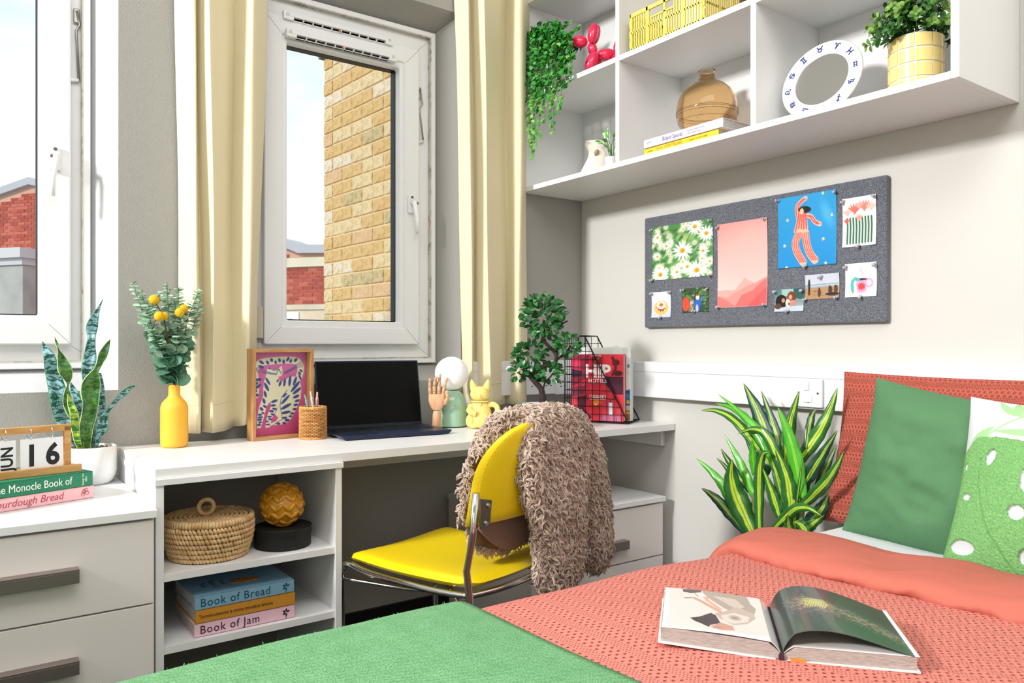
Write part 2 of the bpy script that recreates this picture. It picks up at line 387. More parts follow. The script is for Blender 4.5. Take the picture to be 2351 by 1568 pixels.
# ------------------------------------------------------------------ outside: yellow brick return wall
YB = [mat('yellow_brick_%s' % k, a, .9, bump=.003, bscale=60, col2=b_, vscale=30, pts=(.45, .62)) for k, a, b_ in
      (('plain', '#d0b27c', '#c39f68'), ('pale', '#d8c69e', '#c9b183'), ('pinkish', '#cfa983', '#d2b88c'), ('sooty', '#c4b184', '#a59a76'), ('limed', '#dad0be', '#cfb88e'))]
for m_ in YB:   # dark pits in the stock brick
    t, b = mbsdf(m_); src = b.inputs['Base Color'].links[0].from_socket
    vo = nd(t, 'ShaderNodeTexVoronoi'); vo.inputs['Scale'].default_value = 55; tcn = nd(t, 'ShaderNodeTexCoord'); t.links.new(tcn.outputs['Object'], vo.inputs['Vector'])
    n2 = nd(t, 'ShaderNodeTexNoise'); n2.inputs['Scale'].default_value = 14; t.links.new(tcn.outputs['Object'], n2.inputs['Vector'])
    k = math_(t, 'MULTIPLY', math_(t, 'LESS_THAN', vo.outputs['Distance'], .17), math_(t, 'GREATER_THAN', n2.outputs['Fac'], .52))
    mxc = nd(t, 'ShaderNodeMix', data_type='RGBA'); t.links.new(k, mxc.inputs['Factor']); t.links.new(src, mxc.inputs['A']); mxc.inputs['B'].default_value = lin('#4b4a42') + (1,)
    t.links.new(mxc.outputs['Result'], b.inputs['Base Color'])
ba = Vector((1.766, 4.30, 0)); bd = Vector((.075, -.997, 0)).normalized(); ang = math.atan2(bd.y, bd.x)
bw = thing('brick_wall', 'yellow stock brick wall standing close outside the middle window', 'wall', ba, ang)
MORT = mat('mortar', '#e0c69c', .95, bump=.002, bscale=120)
part('mortar_core', G().box(.004, .006, -.6, 1.75, .5, 2.70), MORT, bw)
part('coping', G().box(-.03, -.02, 2.70, 1.76, .5, 2.73), mat('slate', '#5f656b', .7), bw)
def roughbrick(L, Hh):   # a brick with worn arrises
    c_ = .0035; V = []
    for y_, q in ((0, c_), (c_, 0)): V += [(q + random.uniform(0, .001), y_, q), (L / 2, y_, q * .9), (L - q, y_, q + random.uniform(0, .001)), (L - q, y_, Hh - q), (L / 2, y_, Hh - q * .9), (q, y_, Hh - q - random.uniform(0, .001))]
    V += [(0, .1, 0), (L / 2, .1, 0), (L, .1, 0), (L, .1, Hh), (L / 2, .1, Hh), (0, .1, Hh)]
    return G().add(V, [(0, 1, 2, 3, 4, 5)] + [(i + k, i + 6 + k, i + 6 + (k + 1) % 6, i + (k + 1) % 6) for i in (0, 6) for k in range(6)])
bm = [meshof('brick', roughbrick(.2145, .0655), m_, False) for m_ in YB]
hm = [meshof('half_brick', G().box(0, 0, 0, .102, .1, .0655), m_, False) for m_ in YB]
for r in range(17, 44):
    x = .0; z = -.6 + r * .075 + .0048; k = 0
    while x < 1.1:
        half = (k == 0 and r % 2); pool = hm if half else bm
        o = newobj('brick', pool[random.choices(range(5), (10, 7, 2, 3, 2))[0]]); o.parent = bw
        o.location = (x, random.uniform(-.0015, .0015), z); o.rotation_euler = (random.uniform(-.01, .01), random.uniform(-.006, .006), random.uniform(-.004, .004)); ROOT[o.name] = ROOT[bw.name]
        x += .1125 if half else .225; k += 1
g = G()
for r in range(0, 17):
    for k in range(5): g.box(k * .225 + (r % 2) * .11, 0, -.6 + r * .075 + .0048, k * .225 + (r % 2) * .11 + .2145, .05, -.6 + r * .075 + .07)
part('lower_bricks', g, YB[0], bw, kind='stuff')
# ------------------------------------------------------------------ outside: red brick block across the yard
A = Vector((5.95, 15.5, 0)); D_ = Vector((-.577, .816, 0)).normalized()
rb = thing('brick_building', 'red brick block with stone bands and grey roof edge across the yard', 'building', A, math.atan2(D_.y, D_.x))
rb.scale = (1, -1, 1)
Mi = ROOT[rb.name].inverted()
def wall_uv(x, y):   # point of the photograph on the facade, as (along, height)
    r = (at(x, y, D=1) - Vector((0, 0, HC))); o = Vector((0, 0, HC)); nrm = Vector((D_.y, -D_.x, 0)); q = (A - o).dot(nrm) / r.dot(nrm); p = Mi @ (o + r * q); return p.x, p.z
RM = [mat('red_brick_%s' % k, a, .9, var=.25, vscale=3) for k, a in (('a', '#b4584a'), ('b', '#a64d42'), ('c', '#c06a58'))]
top = [wall_uv(*q) for q in ((742, 585), (690, 582), (652, 566))]; topl = [wall_uv(*q) for q in ((75, 425), (0, 446))]
x_r = -1.2; poly = [(x_r, -3), (x_r, top[0][1]), (top[1][0], top[1][1]), (top[2][0], top[2][1]), (topl[0][0], topl[0][1]), (topl[1][0] + 1.5, topl[1][1] - .35), (topl[1][0] + 1.5, -3)]
part('mortar_wall', G().prism(poly, 0.0, .6, M=None), mat('pale_mortar', '#c9a391', .95), rb)
cop = [(p[0], -.12, p[1]) for p in poly[1:6]]
g = G()
for a_, b_ in zip(cop[:-1], cop[1:]):
    a_, b_ = Vector(a_), Vector(b_); V = []
    for p in (a_, b_): V += [p, p + Vector((0, .8, 0)), p + Vector((0, .8, .17)), p + Vector((0, 0, .17))]
    g.add(V, [(0, 4, 5, 1), (1, 5, 6, 2), (2, 6, 7, 3), (3, 7, 4, 0), (0, 1, 2, 3), (4, 7, 6, 5)])
part('roof_edge', g, mat('grey_roof_edge', '#a9aeb8', .5), rb)
def band(y0, y1, nm, col, dy, xa=None, xb=None):
    z1, z0 = wall_uv(700, y0)[1], wall_uv(700, y1)[1]; return part(nm, G().box(xa or x_r, dy, z0, xb or 4.0, 0.01, z1), mat(nm, col, .85, var=.15, vscale=2), rb), z0, z1
_, c0, c1 = band(592, 613, 'stone_cornice', '#d8d2bd', -.06)
_, s0_, s1_ = band(700, 711, 'stone_band', '#cfc9b6', -.05)
part('pale_wall', G().box(x_r, -.015, -3, 4.0, .01, s0_), mat('cream_brick', '#d9cbb4', .9, var=.15, vscale=4), rb)
wa = wall_uv(652, 716); wb_ = wall_uv(688, 716)
o = part('window', G().ring(wb_[0], s0_ - 1.3, wa[0] + .5, s0_ - .05, .14, -.05, .02), mat('far_white_frame', '#dfe6ee', .5), rb)
part('pane', G().box(wb_[0] + .13, -.02, s0_ - 1.2, wa[0] + .4, .0, s0_ - .18), mat('far_pane', '#6d7c88', .2), o)
# stone pier in front, seen through the left window
pa, pb = wall_uv(17, 600), wall_uv(78, 585)
part('stone_pier', G().box(pb[0] - 1.0, -1.1, -3, pa[0], 0, pa[1] - .25), mat('pier_render', '#aeb0b0', .9, var=.2, vscale=2), rb)
part('pier_cap', G().box(pb[0] - 1.1, -1.25, pa[1] - .1, pa[0] + .12, 0, pa[1] + .12).box(pb[0] - 1.04, -1.15, pa[1] - .25, pa[0] + .05, 0, pa[1] - .1), mat('pier_cap', '#c3c6cc', .7), rb)
rm = [meshof('brick', G().box(0, 0, 0, .214, .03, .064), m_, False) for m_ in RM]
def topz(x):
    for (a_, az), (b_, bz) in zip(poly[1:5], poly[2:6]):
        if min(a_, b_) <= x <= max(a_, b_): return az + (bz - az) * (x - a_) / (b_ - a_)
    return -9
g = G(); cnt = 0; zb = s1_
regions = (wall_uv(742, 600)[0], wall_uv(652, 600)[0]), (wall_uv(80, 600)[0], wall_uv(0, 600)[0])
r = 0; z = -1.2
while z < 7:
    x = x_r + (r % 2) * .1125
    while x < poly[5][0] - .3:
        lowok = (z > s1_ or x > 4.0) and not (x < 4.0 and c0 - .07 < z < c1)
        if lowok and z < topz(x + .1) - .2:
            vis = regions[0][0] < x < regions[0][1] or (regions[1][0] < x < regions[1][1] and not (z < pa[1] and x < pa[0]))
            if vis and cnt < 298 and z > -.1:
                o = newobj('brick', random.choice(rm)); o.parent = rb; o.location = (x, -.012 + random.uniform(-.003, .003), z); cnt += 1; ROOT[o.name] = ROOT[rb.name]
            elif z > 0 and x < poly[5][0]: g.box(x, -.012, z, x + .214, .01, z + .064)
        x += .225
    z += .075; r += 1
part('more_bricks', g, RM[0], rb, kind='stuff')
gd = tag(part('yard', G().box(-30, 3.2, -3.3, 40, 45, -3.0), mat('yard_tarmac', '#8d8c88', .9), None), 'grey tarmac yard below the windows', 'yard')

# ------------------------------------------------------------------ trunking
def trunk(name, pts_box, seam_box, seam2):
    T = struct(name); part('trunking_cover', pts_box, PAINTW, T, bev=.003); part('trunking_seam', seam_box, mat('trunking_seam_grey', '#8f9096', .8), T); return T  # grey strip marks the joint of the cover
t4 = trunk('trim_4', G().box(XR - .045, -1.5, .834, XR, YW, .9665), G().box(XR - .0452, -1.5, .9275, XR - .04, YW, .9287), 0)
t3 = trunk('trim_3', G().box(1.56, YW - .045, .834, XR - .046, YW, .9665), G().box(1.56, YW - .0452, .9275, XR - .046, YW - .04, .9287), 0)
# sockets on the back trunking
for k, (xa, lab) in enumerate(((1240, 'white double power socket behind the bonsai trunk'), (1305, 'white double power socket behind the wire rack, nearest the corner'))):
    p = at(xa, 880, Y=YW - .046); s = thing('power_socket', lab, 'socket', p, 0, 'double sockets on the back wall trunking')
    part('face_plate', G().box(-.073, -.009, -.043, .073, 0, .043), PAINTW, s, bev=.003)
    g = G()
    for dx in (-.036, .036): g.box(dx - .003, -.0097, .004, dx + .003, -.009, .013); g.box(dx - .015, -.0097, -.012, dx - .008, -.009, -.008); g.box(dx + .008, -.0097, -.012, dx + .015, -.009, -.008)
    part('pin_holes', g, BLACK, s)
    for dx in (-.054, .054): part('rocker', G().box(dx - .006, -.0115, .012, dx + .006, -.009, .030), PAINTW, s, bev=.001)
p = at(1860.5, 902, X=XR - .046)
s = thing('fused_switch', 'white fused switch plate on the trunking above the striped plant', 'switch', (XR - .046, p.y, p.z))
part('face_plate', G().box(-.011, -.045, -.0435, 0, .045, .0435), PAINTW, s, bev=.004, seg=3)
part('rocker', G().box(-.0155, -.003, .008, -.011, .013, .034), PAINTW, s, bev=.002)
part('fuse_holder', G().box(-.0135, -.013, -.028, -.011, .016, -.009), PAINTW, s, bev=.001)
g = G()
for yy, zz in ((-.032, 0), (.032, 0), (0, -.0265)): g.tube([(-.0125, yy, zz), (-.011, yy, zz)], .0032, 12)
part('screw', g, MATS['screw_steel'], s)

# ------------------------------------------------------------------ curtains
CUR = mat('cream_curtain', '#f0e5c2', .8, bump=.0004, bscale=350, sheen=.2)
t, b = mbsdf(CUR); tl = nd(t, 'ShaderNodeBsdfTranslucent'); tl.inputs[0].default_value = lin('#f2e2b0') + (1,); mx = nd(t, 'ShaderNodeMixShader'); mx.inputs[0].default_value = .12
o_ = [n for n in t.nodes if n.type == 'OUTPUT_MATERIAL'][0]; t.links.new(b.outputs[0], mx.inputs[1]); t.links.new(tl.outputs[0], mx.inputs[2]); t.links.new(mx.outputs[0], o_.inputs[0])
def curtain(name, label, keys_top, keys_bot, zt, zbot, seed):
    """keys: plan-view points (x, y) of the pleats at the top and at the hem"""
    kt = smoothpath([(a, b_, 0) for a, b_ in keys_top], 8); kb = smoothpath([(a, b_, 0) for a, b_ in keys_bot], 8); n = len(kt) - 1
    rnd = random.Random(seed); ph = [rnd.uniform(0, 6) for _ in range(6)]
    def f(u, v):
        i = round(u * n); a, b_ = kt[i], kb[i]; q = v ** .8
        x = a.x * (1 - q) + b_.x * q; y = a.y * (1 - q) + b_.y * q
        z = zt + (zbot(u) - zt) * v
        x += .004 * math.sin(4 * v + ph[0]) * math.sin(5 * u + ph[1]) + .003 * math.sin(9 * v + 14 * u + ph[2]); y += .003 * math.sin(7 * v + 11 * u + ph[3]) - .002
        return (x, min(y, 2.452), z)
    g = G().sheet(f, n, 60); c = thing(name, label, 'curtain', (kb[0].x, YW - .03, zbot(0)), group='cream curtains at the middle window')
    o = part('cloth', g, CUR, c, smooth=True, thick=.0022, world=True)
    V = [f(i / n, .955) for i in range(n + 1)]
    part('hem_stitching', G().tube([(p[0], p[1] - .0016, p[2]) for p in V], .0006, 4), mat('hem_thread', '#cdbf92', .8), c, world=True)
    return c
def plan(px, ys, y): return [(at(a, 400, Y=yy).x, yy) for a, yy in zip(px, ys)]
yt = [2.452, 2.43, 2.405, 2.385, 2.40, 2.44, 2.41, 2.380, 2.378, 2.40, 2.42, 2.445, 2.448, 2.41, 2.38, 2.373, 2.38, 2.41, 2.44]
PL = [396, 410, 425, 440, 443, 447, 460, 477, 482, 500, 520, 536, 540, 560, 580, 588, 594, 608, 622]; PLb = [412, 424, 438, 452, 455, 458, 470, 486, 491, 505, 518, 530, 534, 548, 562, 571, 576, 583, 590]
PR = [1033, 1045, 1056, 1067, 1070, 1074, 1086, 1104, 1109, 1126, 1144, 1160, 1164, 1178, 1192, 1200, 1204, 1209, 1214]; PRb = [1064, 1070, 1078, 1086, 1089, 1092, 1102, 1122, 1126, 1138, 1148, 1158, 1162, 1174, 1186, 1193, 1198, 1202, 1206]
curtain('curtain', 'cream curtain hanging left of the middle window behind the yellow vase', plan(PL, yt, 0), plan(PLb, yt, 0), 2.62, lambda u: .768 + .022 * max(0, u * 3 - 1.6), 3)
curtain('curtain', 'cream curtain hanging right of the middle window behind the yellow cat', plan(PR, yt, 0), plan(PRb, yt, 0), 2.62, lambda u: .80, 5)
# ================================================================== fitted furniture
def handle_bar(parent, x0, x1, y, z, mt=STEEL):
    """square bar handle standing off the drawer front"""
    part('handle', G().box(x0, y - .028, z - .015, x1, y - .020, z + .013).box(x0, y - .028, z + .010, x1, y, z + .014).box(x0 + .01, y - .022, z - .012, x0 + .02, y, z + .01).box(x1 - .02, y - .022, z - .012, x1 - .01, y, z + .01), mt, parent, bev=.0008)
dk = thing('desk', 'long white desk under the middle window against the grey wall', 'desk', (.385, 1.94, 0))
part('desktop', G().box(.385, 1.94, .7165, XR - .003, 2.43, .74), WHITE, dk, bev=.0008, world=True)
a_ = at(1527, 1010, X=2.118)
part('wall_batten', G().box(2.128, 1.99, .655, XR - .001, 2.43, .7165), WHITE, dk, world=True, bev=.0005)
part('back_rail', G().box(.86, 2.40, .62, 2.128, 2.418, .7165), WHITE, dk, world=True)
# open bookcase
bc = thing('bookcase', 'open white bookcase unit with two shelves under the desk left end', 'bookcase', (.385, 1.94, 0))
x0, x1 = .385, .845
part('top_board', G().box(x0 - .002, 1.93, .702, x1 + .003, 2.40, .7163), WHITE, bc, world=True, bev=.0006)
for xa in (x0, x1 - .018): part('side_panel', G().box(xa, 1.935, 0.0, xa + .018, 2.40, .702), WHITE, bc, world=True, bev=.0006)
for zz in (.492, .322): part('shelf', G().box(x0 + .018, 1.94, zz - .018, x1 - .018, 2.385, zz), WHITE, bc, world=True, bev=.0006)
part('back_panel', G().box(x0 + .018, 2.385, .06, x1 - .018, 2.397, .702), mat('bookcase_back', '#a09b93', .6), bc, world=True)
# left chest of drawers
ch = thing('chest_of_drawers', 'white chest of drawers under the left window holding the snake plant', 'chest', (-.42, 1.913, 0), group='white chests of drawers')
part('top_board', G().box(-.42, 1.905, .635, .383, 2.45, .6525), WHITE, ch, world=True, bev=.0008)
part('carcass', G().box(-.42, 1.93, .02, .381, 2.45, .635), FRONT, ch, world=True)
for z0, z1 in ((.44, .629), (.245, .436), (.05, .241)):
    d = part('drawer', G().box(-.418, 1.912, z0, .376, 1.929, z1), FRONT, ch, world=True, bev=.001)
    L = ROOT[ch.name].inverted(); o = Vector(L @ Vector((0, 0, 0)))
    zz = (.549 + .519) / 2 if z0 == .44 else z0 + .093
    part('handle', G().box(-.25, 1.884, zz - .015, .224, 1.891, zz + .011).box(-.25, 1.884, zz + .011, .224, 1.912, zz + .015).box(.20, 1.89, zz - .012, .21, 1.912, zz + .011).box(-.24, 1.89, zz - .012, -.23, 1.912, zz + .011), STEEL, d, world=True, bev=.0006)
# right drawer unit under the desk
ch = thing('chest_of_drawers', 'white chest of drawers under the desk behind the yellow chair', 'chest', (1.49, 1.95, 0), group='white chests of drawers')
part('top_board', G().box(1.485, 1.943, .462, 2.103, 2.45, .479), WHITE, ch, world=True, bev=.0008)
part('carcass', G().box(1.49, 1.968, .02, 2.095, 2.45, .462), FRONT, ch, world=True)
for z0, z1 in ((.27, .455), (.055, .265)):
    d = part('drawer', G().box(1.493, 1.95, z0, 2.094, 1.967, z1), FRONT, ch, world=True, bev=.001)
    zz = .338 if z0 == .27 else .16
    part('handle', G().box(1.70, 1.922, zz - .015, 1.90, 1.929, zz + .011).box(1.70, 1.922, zz + .011, 1.90, 1.95, zz + .015).box(1.88, 1.93, zz - .012, 1.89, 1.95, zz + .011).box(1.71, 1.93, zz - .012, 1.72, 1.95, zz + .011), STEEL, d, world=True, bev=.0006)
# wall shelf unit
SX0, SX1 = 1.83, XR - .001
su = thing('wall_shelf_unit', 'white cube shelf unit fixed high on the pale wall', 'shelf unit', (SX0, 1.64, 1.631))
part('bottom_board', G().box(SX0, .832, 1.631, SX1, 2.455, 1.649), WHITE, su, world=True, bev=.0006)
part('top_board', G().box(SX0, .832, 2.365, SX1, 2.455, 2.383), WHITE, su, world=True, bev=.0006)
part('side_panel', G().box(SX0, .813, 1.631, SX1, .8315, 2.383), WHITE, su, world=True, bev=.0006)
part('side_panel', G().box(SX0, 2.437, 1.649, SX1, 2.455, 2.365), WHITE, su, world=True, bev=.0006)
for yy in (1.354, 1.903): part('divider', G().box(SX0, yy, 1.649, SX1, yy + .018, 2.365), WHITE, su, world=True, bev=.0006)
for y0, y1 in ((.832, 1.354), (1.372, 1.903), (1.921, 2.437)): part('shelf', G().box(SX0, y0, 1.990, SX1 - .012, y1, 2.008), WHITE, su, world=True, bev=.0006)
part('back_panel', G().box(SX1 - .012, .832, 1.649, SX1 - .003, 2.437, 2.365), WHITE, su, world=True)

# ================================================================== bed
bed = thing('bed', 'single bed with white sheet standing along the pale wall end', 'bed', (.9, .65, 0))
part('bed_base', G().box(-.25, .14, .08, 2.10, 1.16, .30), mat('bed_fabric', '#8b8680', .9), bed, world=True, bev=.02)
for xx, yy in ((-.2, .2), (-.2, 1.1), (2.02, .2), (2.02, 1.1)): part('leg', G().lathe([(.02, 0), (.025, .08)], 14, Matrix.Translation((xx, yy, 0)), capb=True), BLACK, bed, world=True)
SHEET = mat('white_sheet', '#e6e8ee', .85, bump=.0006, bscale=60)
part('mattress', G().box(-.25, .13, .30, 2.10, 1.175, .545), SHEET, bed, world=True, bev=.035, seg=4, smooth=True)
CORAL = mat('coral_waffle_cotton', '#e2705c', .85)
t, b = mbsdf(CORAL)
tcn = nd(t, 'ShaderNodeTexCoord'); sp = nd(t, 'ShaderNodeSeparateXYZ'); t.links.new(tcn.outputs['UV'], sp.inputs[0])
nz_ = nd(t, 'ShaderNodeTexNoise'); nz_.inputs['Scale'].default_value = 9; t.links.new(tcn.outputs['UV'], nz_.inputs['Vector'])
U = math_(t, 'ADD', sp.outputs['X'], math_(t, 'MULTIPLY', nz_.outputs['Fac'], .006)); Vv = math_(t, 'ADD', sp.outputs['Y'], math_(t, 'MULTIPLY', nz_.outputs['Fac'], .008))
def dots(pu, pv, lo, hi, off):
    """staggered rows of short woven dimples; pu, pv = pitch in metres"""
    row = math_(t, 'FLOOR', math_(t, 'DIVIDE', U, pu)); sh = math_(t, 'MULTIPLY', math_(t, 'MODULO', math_(t, 'ABSOLUTE', row), 2), .5)
    fu = math_(t, 'ABSOLUTE', math_(t, 'SUBTRACT', math_(t, 'FRACT', math_(t, 'DIVIDE', U, pu)), .5))
    fv = math_(t, 'ABSOLUTE', math_(t, 'SUBTRACT', math_(t, 'FRACT', math_(t, 'ADD', math_(t, 'DIVIDE', Vv, pv), sh)), .5))
    q = math_(t, 'SQRT', math_(t, 'ADD', math_(t, 'POWER', math_(t, 'MULTIPLY', fu, lo), 2), math_(t, 'POWER', math_(t, 'MULTIPLY', fv, hi), 2)))
    return math_(t, 'SUBTRACT', 1.0, q, True)
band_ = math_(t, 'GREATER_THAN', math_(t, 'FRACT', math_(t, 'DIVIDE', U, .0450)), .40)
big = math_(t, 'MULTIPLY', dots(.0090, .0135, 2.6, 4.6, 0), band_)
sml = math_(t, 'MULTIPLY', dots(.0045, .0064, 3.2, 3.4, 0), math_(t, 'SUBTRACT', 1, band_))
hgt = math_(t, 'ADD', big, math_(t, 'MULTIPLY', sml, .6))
bn = nd(t, 'ShaderNodeBump', invert=True); bn.inputs['Strength'].default_value = 1; bn.inputs['Distance'].default_value = .0028
t.links.new(hgt, bn.inputs['Height']); t.links.new(bn.outputs[0], b.inputs['Normal'])
mxc = nd(t, 'ShaderNodeMix', data_type='RGBA'); t.links.new(math_(t, 'MULTIPLY', hgt, 1.9, True), mxc.inputs['Factor']); mxc.inputs['A'].default_value = lin('#cc7a6e') + (1,); mxc.inputs['B'].default_value = lin('#99443a') + (1,)  # woven dimples coloured darker coral, with their shade put into the colour
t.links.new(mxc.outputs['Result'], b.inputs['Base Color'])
def prof(s, lift=0, ztop=.568, yfar=1.085, rad=.10, y0=.10):
    """cross-section of the bedding over the far bed edge, s = arc length from the near side"""
    L1 = yfar - y0; La = math.pi / 2 * rad
    if s < L1: return y0 + s, ztop + lift, 0
    if s < L1 + La: a = (s - L1) / rad; return yfar + math.sin(a) * (rad + lift), ztop - rad + math.cos(a) * (rad + lift), a
    return yfar + rad + lift, ztop - rad - (s - L1 - La), math.pi / 2
def und(x, y): return .004 - .007 * math.sin(3.1 * x + 2.0 * y + .4) - .004 * math.sin(7.3 * x - 3.1 * y) - .0015 * math.sin(17 * x + 9 * y) + .009 * math.exp(-((x - .90) / .12) ** 2 - ((y - .85) / .14) ** 2)
def uvm(g, fx):   # replace 0..1 uv by metres
    for k in g.uv: g.uv[k] = fx(*g.uv[k])
    return g
TOT = .985 + .157 + .34
def duv(u, v):
    x = -.55 + u * 2.03; y, z, a = prof(v * TOT); return (x, y + .01 * math.sin(x * 9 + v * 3) * (a / 1.6), z + und(x, y) - (.02 * max(0, x - 1.3) if a < .1 else 0))
dv = thing('duvet', 'coral waffle duvet covering the bed', 'duvet', (.5, .65, .30))
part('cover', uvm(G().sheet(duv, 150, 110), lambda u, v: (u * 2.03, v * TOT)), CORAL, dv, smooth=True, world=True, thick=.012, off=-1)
PLAIN = mat('coral_plain_cotton', '#b86454', .8, bump=.0012, bscale=35, bdetail=5, stretch=(1, .35, 1))
def foldprof(u):   # roll of the turned-back top edge, in x and lift
    P = [(1.50, -.012), (1.452, -.006), (1.430, .010), (1.437, .030), (1.475, .043), (1.53, .046), (1.58, .040), (1.63, .026), (1.665, .006), (1.68, -.015), (1.66, -.02)]
    k = u * (len(P) - 1); i = min(int(k), len(P) - 2); q = k - i; q = q * q * (3 - 2 * q) if 0 else q
    p = smoothfold[min(int(u * (len(smoothfold) - 1) + .5), len(smoothfold) - 1)]; return p.x, p.z
smoothfold = smoothpath([(p[0], 0, p[1]) for p in [(1.50, -.012), (1.450, -.010), (1.430, -.004), (1.424, .008), (1.432, .020), (1.452, .029), (1.50, .035), (1.56, .036), (1.61, .030), (1.655, .010), (1.68, -.015), (1.66, -.02)]], 5)
def fold(u, v):
    fx, fl_ = foldprof(u); y, z, a = prof(v * (TOT - .1), 0)
    wr = .0030 * math.sin(34 * y + 9 * u + 3 * math.sin(9 * y)) * math.exp(-((u - .22) / .12) ** 2) + .007 * noise.noise(Vector((fx * 7, y * 9, 2))) + .004 * abs(noise.noise(Vector((fx * 22, y * 14 + fx * 30, 5)))) - (.010 * abs(noise.noise(Vector((y * 16 + fx * 25, fx * 5, 9)))) ** 1.0 + .004 * abs(noise.noise(Vector((y * 45, fx * 20, 1))))) * math.exp(-((u - .30) / .16) ** 2)
    fx += wr + .012 * math.sin(y * 5) - .03 * max(0, y - 1.0) * 0; lift = fl_ + wr
    return (fx, y + math.sin(a) * lift, z + math.cos(a) * lift + und(fx, y) * .6)
part('turned_back_edge', G().sheet(fold, len(smoothfold) - 1, 160), PLAIN, dv, smooth=True, world=True, thick=.004, label='smooth plain coral underside of the duvet turned back')
# green throw at the foot
THROW = mat('green_wool', '#7cc07e', .95)
t, b = mbsdf(THROW)
tcn = nd(t, 'ShaderNodeTexCoord'); wv = nd(t, 'ShaderNodeTexWave', wave_type='BANDS', bands_direction='DIAGONAL'); wv.inputs['Scale'].default_value = 110; wv.inputs['Distortion'].default_value = 2.2; wv.inputs['Detail'].default_value = 2; wv.inputs['Detail Scale'].default_value = 3
n1 = nd(t, 'ShaderNodeTexNoise'); n1.inputs['Scale'].default_value = 420; n1.inputs['Detail'].default_value = 3; n3 = nd(t, 'ShaderNodeTexNoise'); n3.inputs['Scale'].default_value = 30
for q in (wv, n1, n3): t.links.new(tcn.outputs['UV'], q.inputs['Vector'])
f_ = math_(t, 'ADD', math_(t, 'MULTIPLY', wv.outputs['Fac'], .16), math_(t, 'ADD', math_(t, 'MULTIPLY', n1.outputs['Fac'], .85), math_(t, 'MULTIPLY', n3.outputs['Fac'], .16)))
r_ = nd(t, 'ShaderNodeValToRGB'); e = r_.color_ramp.elements; e[0].position, e[1].position = .42, .78; e[0].color = lin('#3f7d47') + (1,); e[1].color = lin('#84b589') + (1,)
t.links.new(f_, r_.inputs[0]); t.links.new(r_.outputs[0], b.inputs['Base Color']); bn = nd(t, 'ShaderNodeBump'); bn.inputs['Distance'].default_value = .0015; t.links.new(f_, bn.inputs['Height']); t.links.new(bn.outputs[0], b.inputs['Normal'])
def thr(u, v):
    x = -.62 + u * 1.333; y, z, a = prof(v * TOT, .012)
    e = .012 * math.sin(v * 7) * u; fl2 = .009 * math.exp(-((x - .62) / .10) ** 2) * math.exp(-((y - 1.02) / .14) ** 2)
    return (x + e, y + .012 * math.sin(x * 8 + v * 4) * (a / 1.6), z + und(x, y) + .002 + fl2)
th = thing('throw_blanket', 'green wool throw spread over the foot of the bed', 'blanket', (.1, .65, .3))
part('wool_cloth', uvm(G().sheet(thr, 110, 110), lambda u, v: (u * 1.333, v * TOT)), THROW, th, smooth=True, world=True, thick=.006, off=1)
g = G()
for k in range(3500):
    s_ = random.uniform(.9, 1.18); u = random.random(); p = Vector(thr(u, s_ / TOT)); q = Vector((random.uniform(-.5, .5), random.uniform(.2, 1), random.uniform(.2, 1))).normalized()
    l = random.uniform(.002, .006); p += q * .005; m_ = Vector((random.uniform(-1, 1), random.uniform(-1, 1), random.uniform(-1, 1))) * l * .3
    g.add([p, p + Vector((  .0003, 0, 0)), p + q * l * .5 + m_, p + q * l + m_ * .3], [(0, 1, 2), (1, 3, 2)])
part('wool_fuzz', g, mat('wool_fuzz', '#5a9a62', .9), th, world=True, kind='stuff')

# ================================================================== pillows
def pillow(g, wd, ht, tk, seed, n=44, pinch=.07, soft=.5, sag=0):
    rnd = random.Random(seed); o = [rnd.uniform(0, 20) for _ in range(3)]
    def f(u, v, s):
        a, b_ = u * 2 - 1, v * 2 - 1
        x = a * wd / 2 * (1 - pinch * (1 - b_ * b_) * a * a); y = b_ * ht / 2 * (1 - pinch * (1 - a * a) * b_ * b_)
        q = max(0, (1 - abs(a) ** 2.3)) ** .62 * max(0, (1 - abs(b_) ** 2.3)) ** .62
        wr = noise.noise(Vector((a * 2.2 + o[0], b_ * 2.2 + o[1], s))) * .25 + noise.noise(Vector((a * 6 + o[0], b_ * 6 + o[2], s))) * .08
        return (x, y, s * q * tk / 2 * (1 + wr) - sag * (1 - b_ * b_) * 0)
    for s in (1, -1):
        a = len(g.v); g.sheet(lambda u, v: f(u, v, s), n, n)
        if s == -1: g.f[-n * n:] = [tuple(reversed(q)) for q in g.f[-n * n:]]
    return f
def place(P, U, V):  # matrix with origin centre P, x along U, y along V
    return frame(P, U, V)
SHAM = mat('coral_crinkle', '#b65949', .9)
t, b = mbsdf(SHAM)
tcn = nd(t, 'ShaderNodeTexCoord'); sp = nd(t, 'ShaderNodeSeparateXYZ'); t.links.new(tcn.outputs['UV'], sp.inputs[0]); nz_ = nd(t, 'ShaderNodeTexNoise'); nz_.inputs['Scale'].default_value = 14; t.links.new(tcn.outputs['UV'], nz_.inputs['Vector'])
U = math_(t, 'ADD', sp.outputs['Y'], math_(t, 'MULTIPLY', nz_.outputs['Fac'], .008)); Vv = math_(t, 'ADD', sp.outputs['X'], math_(t, 'MULTIPLY', nz_.outputs['Fac'], .008))
band_ = math_(t, 'GREATER_THAN', math_(t, 'FRACT', math_(t, 'DIVIDE', U, .040)), .42)
big = math_(t, 'MULTIPLY', dots(.0110, .0125, 2.2, 3.2, 0), band_); sml = math_(t, 'MULTIPLY', dots(.0050, .0062, 2.2, 3, 0), math_(t, 'SUBTRACT', 1, band_))
hgt = math_(t, 'ADD', big, math_(t, 'MULTIPLY', sml, .7)); bn = nd(t, 'ShaderNodeBump', invert=True); bn.inputs['Distance'].default_value = .006
